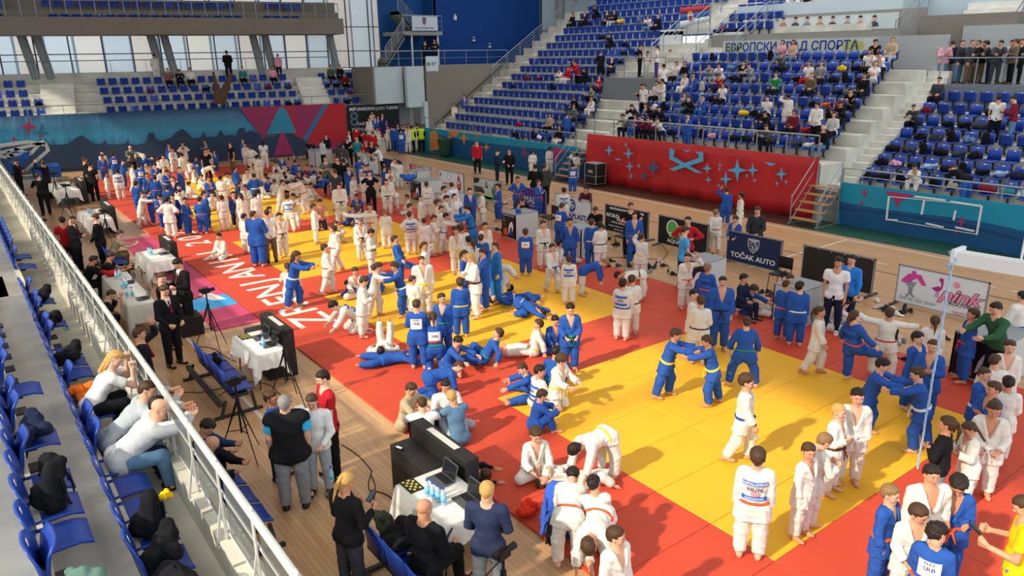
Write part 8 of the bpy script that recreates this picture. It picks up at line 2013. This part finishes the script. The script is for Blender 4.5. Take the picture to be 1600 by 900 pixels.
        p['opts'] = [f'{base}, {PN[p["pose"]]}, near {near}', f'{base}, {PN[p["pose"]]}, {face(p["face"])}, near {near}', f'{base}{pt}, {face(p["face"])}, near {near}', f'{base}, {PN[p["pose"]]}{pt}, {face(p["face"])}, by {near}']
        if p['extra']: p['opts'] = [f'{base} {p["extra"]}, near {near}'] + p['opts']
    ok = lambda s: 4 <= len(s.replace('-', ' ').split()) <= 16 or 4 <= len(s.split()) <= 16 and len(s.replace('-', ' ').split()) <= 16
    from collections import Counter, defaultdict
    done = set(); rest = list(PEOPLE)
    for k in range(5):
        cand = {id(p): next((o for o in p['opts'][k:] if ok(o)), None) for p in rest}; cnt = Counter(cand.values()); nxt = []
        for p in rest:
            c = cand[id(p)]
            if c and cnt[c] == 1 and c not in done: p['label'] = c; done.add(c)
            else: nxt.append(p)
        rest = nxt
    gr = defaultdict(list)
    for p in rest: gr[p['opts'][0].replace(', near', ' near')].append(p)
    OR = ['leftmost', 'second from left', 'third from left', 'fourth from left', 'fifth from left', 'sixth from left', 'seventh from left', 'eighth from left', 'ninth from left']
    for k, ps in gr.items():
        ps.sort(key=lambda p: p['u'])
        for i, p in enumerate(ps):
            if len(ps) == 1: l = p['opts'][0].split(',')[0] + ', half hidden' + ', near ' + k.split(' near ')[-1]
            else: l = k.split(' near ')[0] + ' near ' + k.split(' near ')[-1] + ', ' + OR[min(i, 8)] + ' of alike'
            while len(l.replace('-', ' ').split()) > 16:
                parts = l.split(', ')
                if len(parts) > 2: parts.pop(1); l = ', '.join(parts)
                else: l = ' '.join(l.split()[:-1])
            j = 0; l0 = ' '.join(l.split()[:14])
            while l in done and j < 40: l = l0 + ' ' + ['rear one', 'upper one', 'lower one', 'front one', 'far one', 'middle one'][j % 6] + ('' if j < 6 else ' indeed'); j += 1
            p['label'] = l; done.add(l)
    for p in PEOPLE: tag(p['o'], p['label'], 'person', 'judo children on the mats' if p['top'][0] == 'gi' else 'adults and spectators')
def label_lumps():
    from collections import defaultdict
    g = defaultdict(list)
    for o, k, c, seat in LUMPS:
        where = seat.split(' in the ')[-1].split(' row')[0]; blk = 'the middle block' if 'middle' in seat and 'right' in seat else 'the near right block' if 'near block' in seat else 'the near left stand' if 'near left' in seat else 'the far right block' if 'far block' in seat else 'the far end stand'
        g[f'{CN.get(c, "green")} {LUMPN[k].replace("_", " ")} on seat, {where} row, {blk[4:]}'].append(o)
    for l, os in g.items():
        os.sort(key=lambda o: proj(o.location)[0])
        for i, o in enumerate(os): o['label'] = l if len(os) == 1 else l + (', left one', ', right one')[i] if len(os) == 2 else l + ', ' + ['first', 'second', 'third', 'fourth', 'fifth', 'sixth', 'seventh', 'eighth'][min(i, 7)] + ' from left'; o['group'] = 'bags and coats on the seats'
def finish_text():
    fo = [o for o in bpy.data.objects if o.type == 'FONT']; dg = bpy.context.evaluated_depsgraph_get(); dg.update()
    ms = [bpy.data.meshes.new_from_object(o.evaluated_get(dg)) for o in fo]
    for o, me in zip(fo, ms):
        me.name = o.name; n = link('lettering', me, o.parent); n.matrix_basis = o.matrix_basis.copy()
        bpy.data.objects.remove(o)
for fn_ in (finish_text, finish_people, label_people, label_shoes, label_lumps, finish_seats):
    t_ = time.time(); fn_(); print('TIMING', fn_.__name__, round(time.time() - t_, 1))
open('/tmp/stat.txt', 'w').write(f'script {time.time() - T00:.1f}s objects {len(bpy.data.objects)} tris {sum(sum(1 for _ in [0]) * 0 + (len(m.loops) - 2 * len(m.polygons)) for m in bpy.data.meshes)} people {len(SPECS)} seats {len(SEATS)}') if False else None
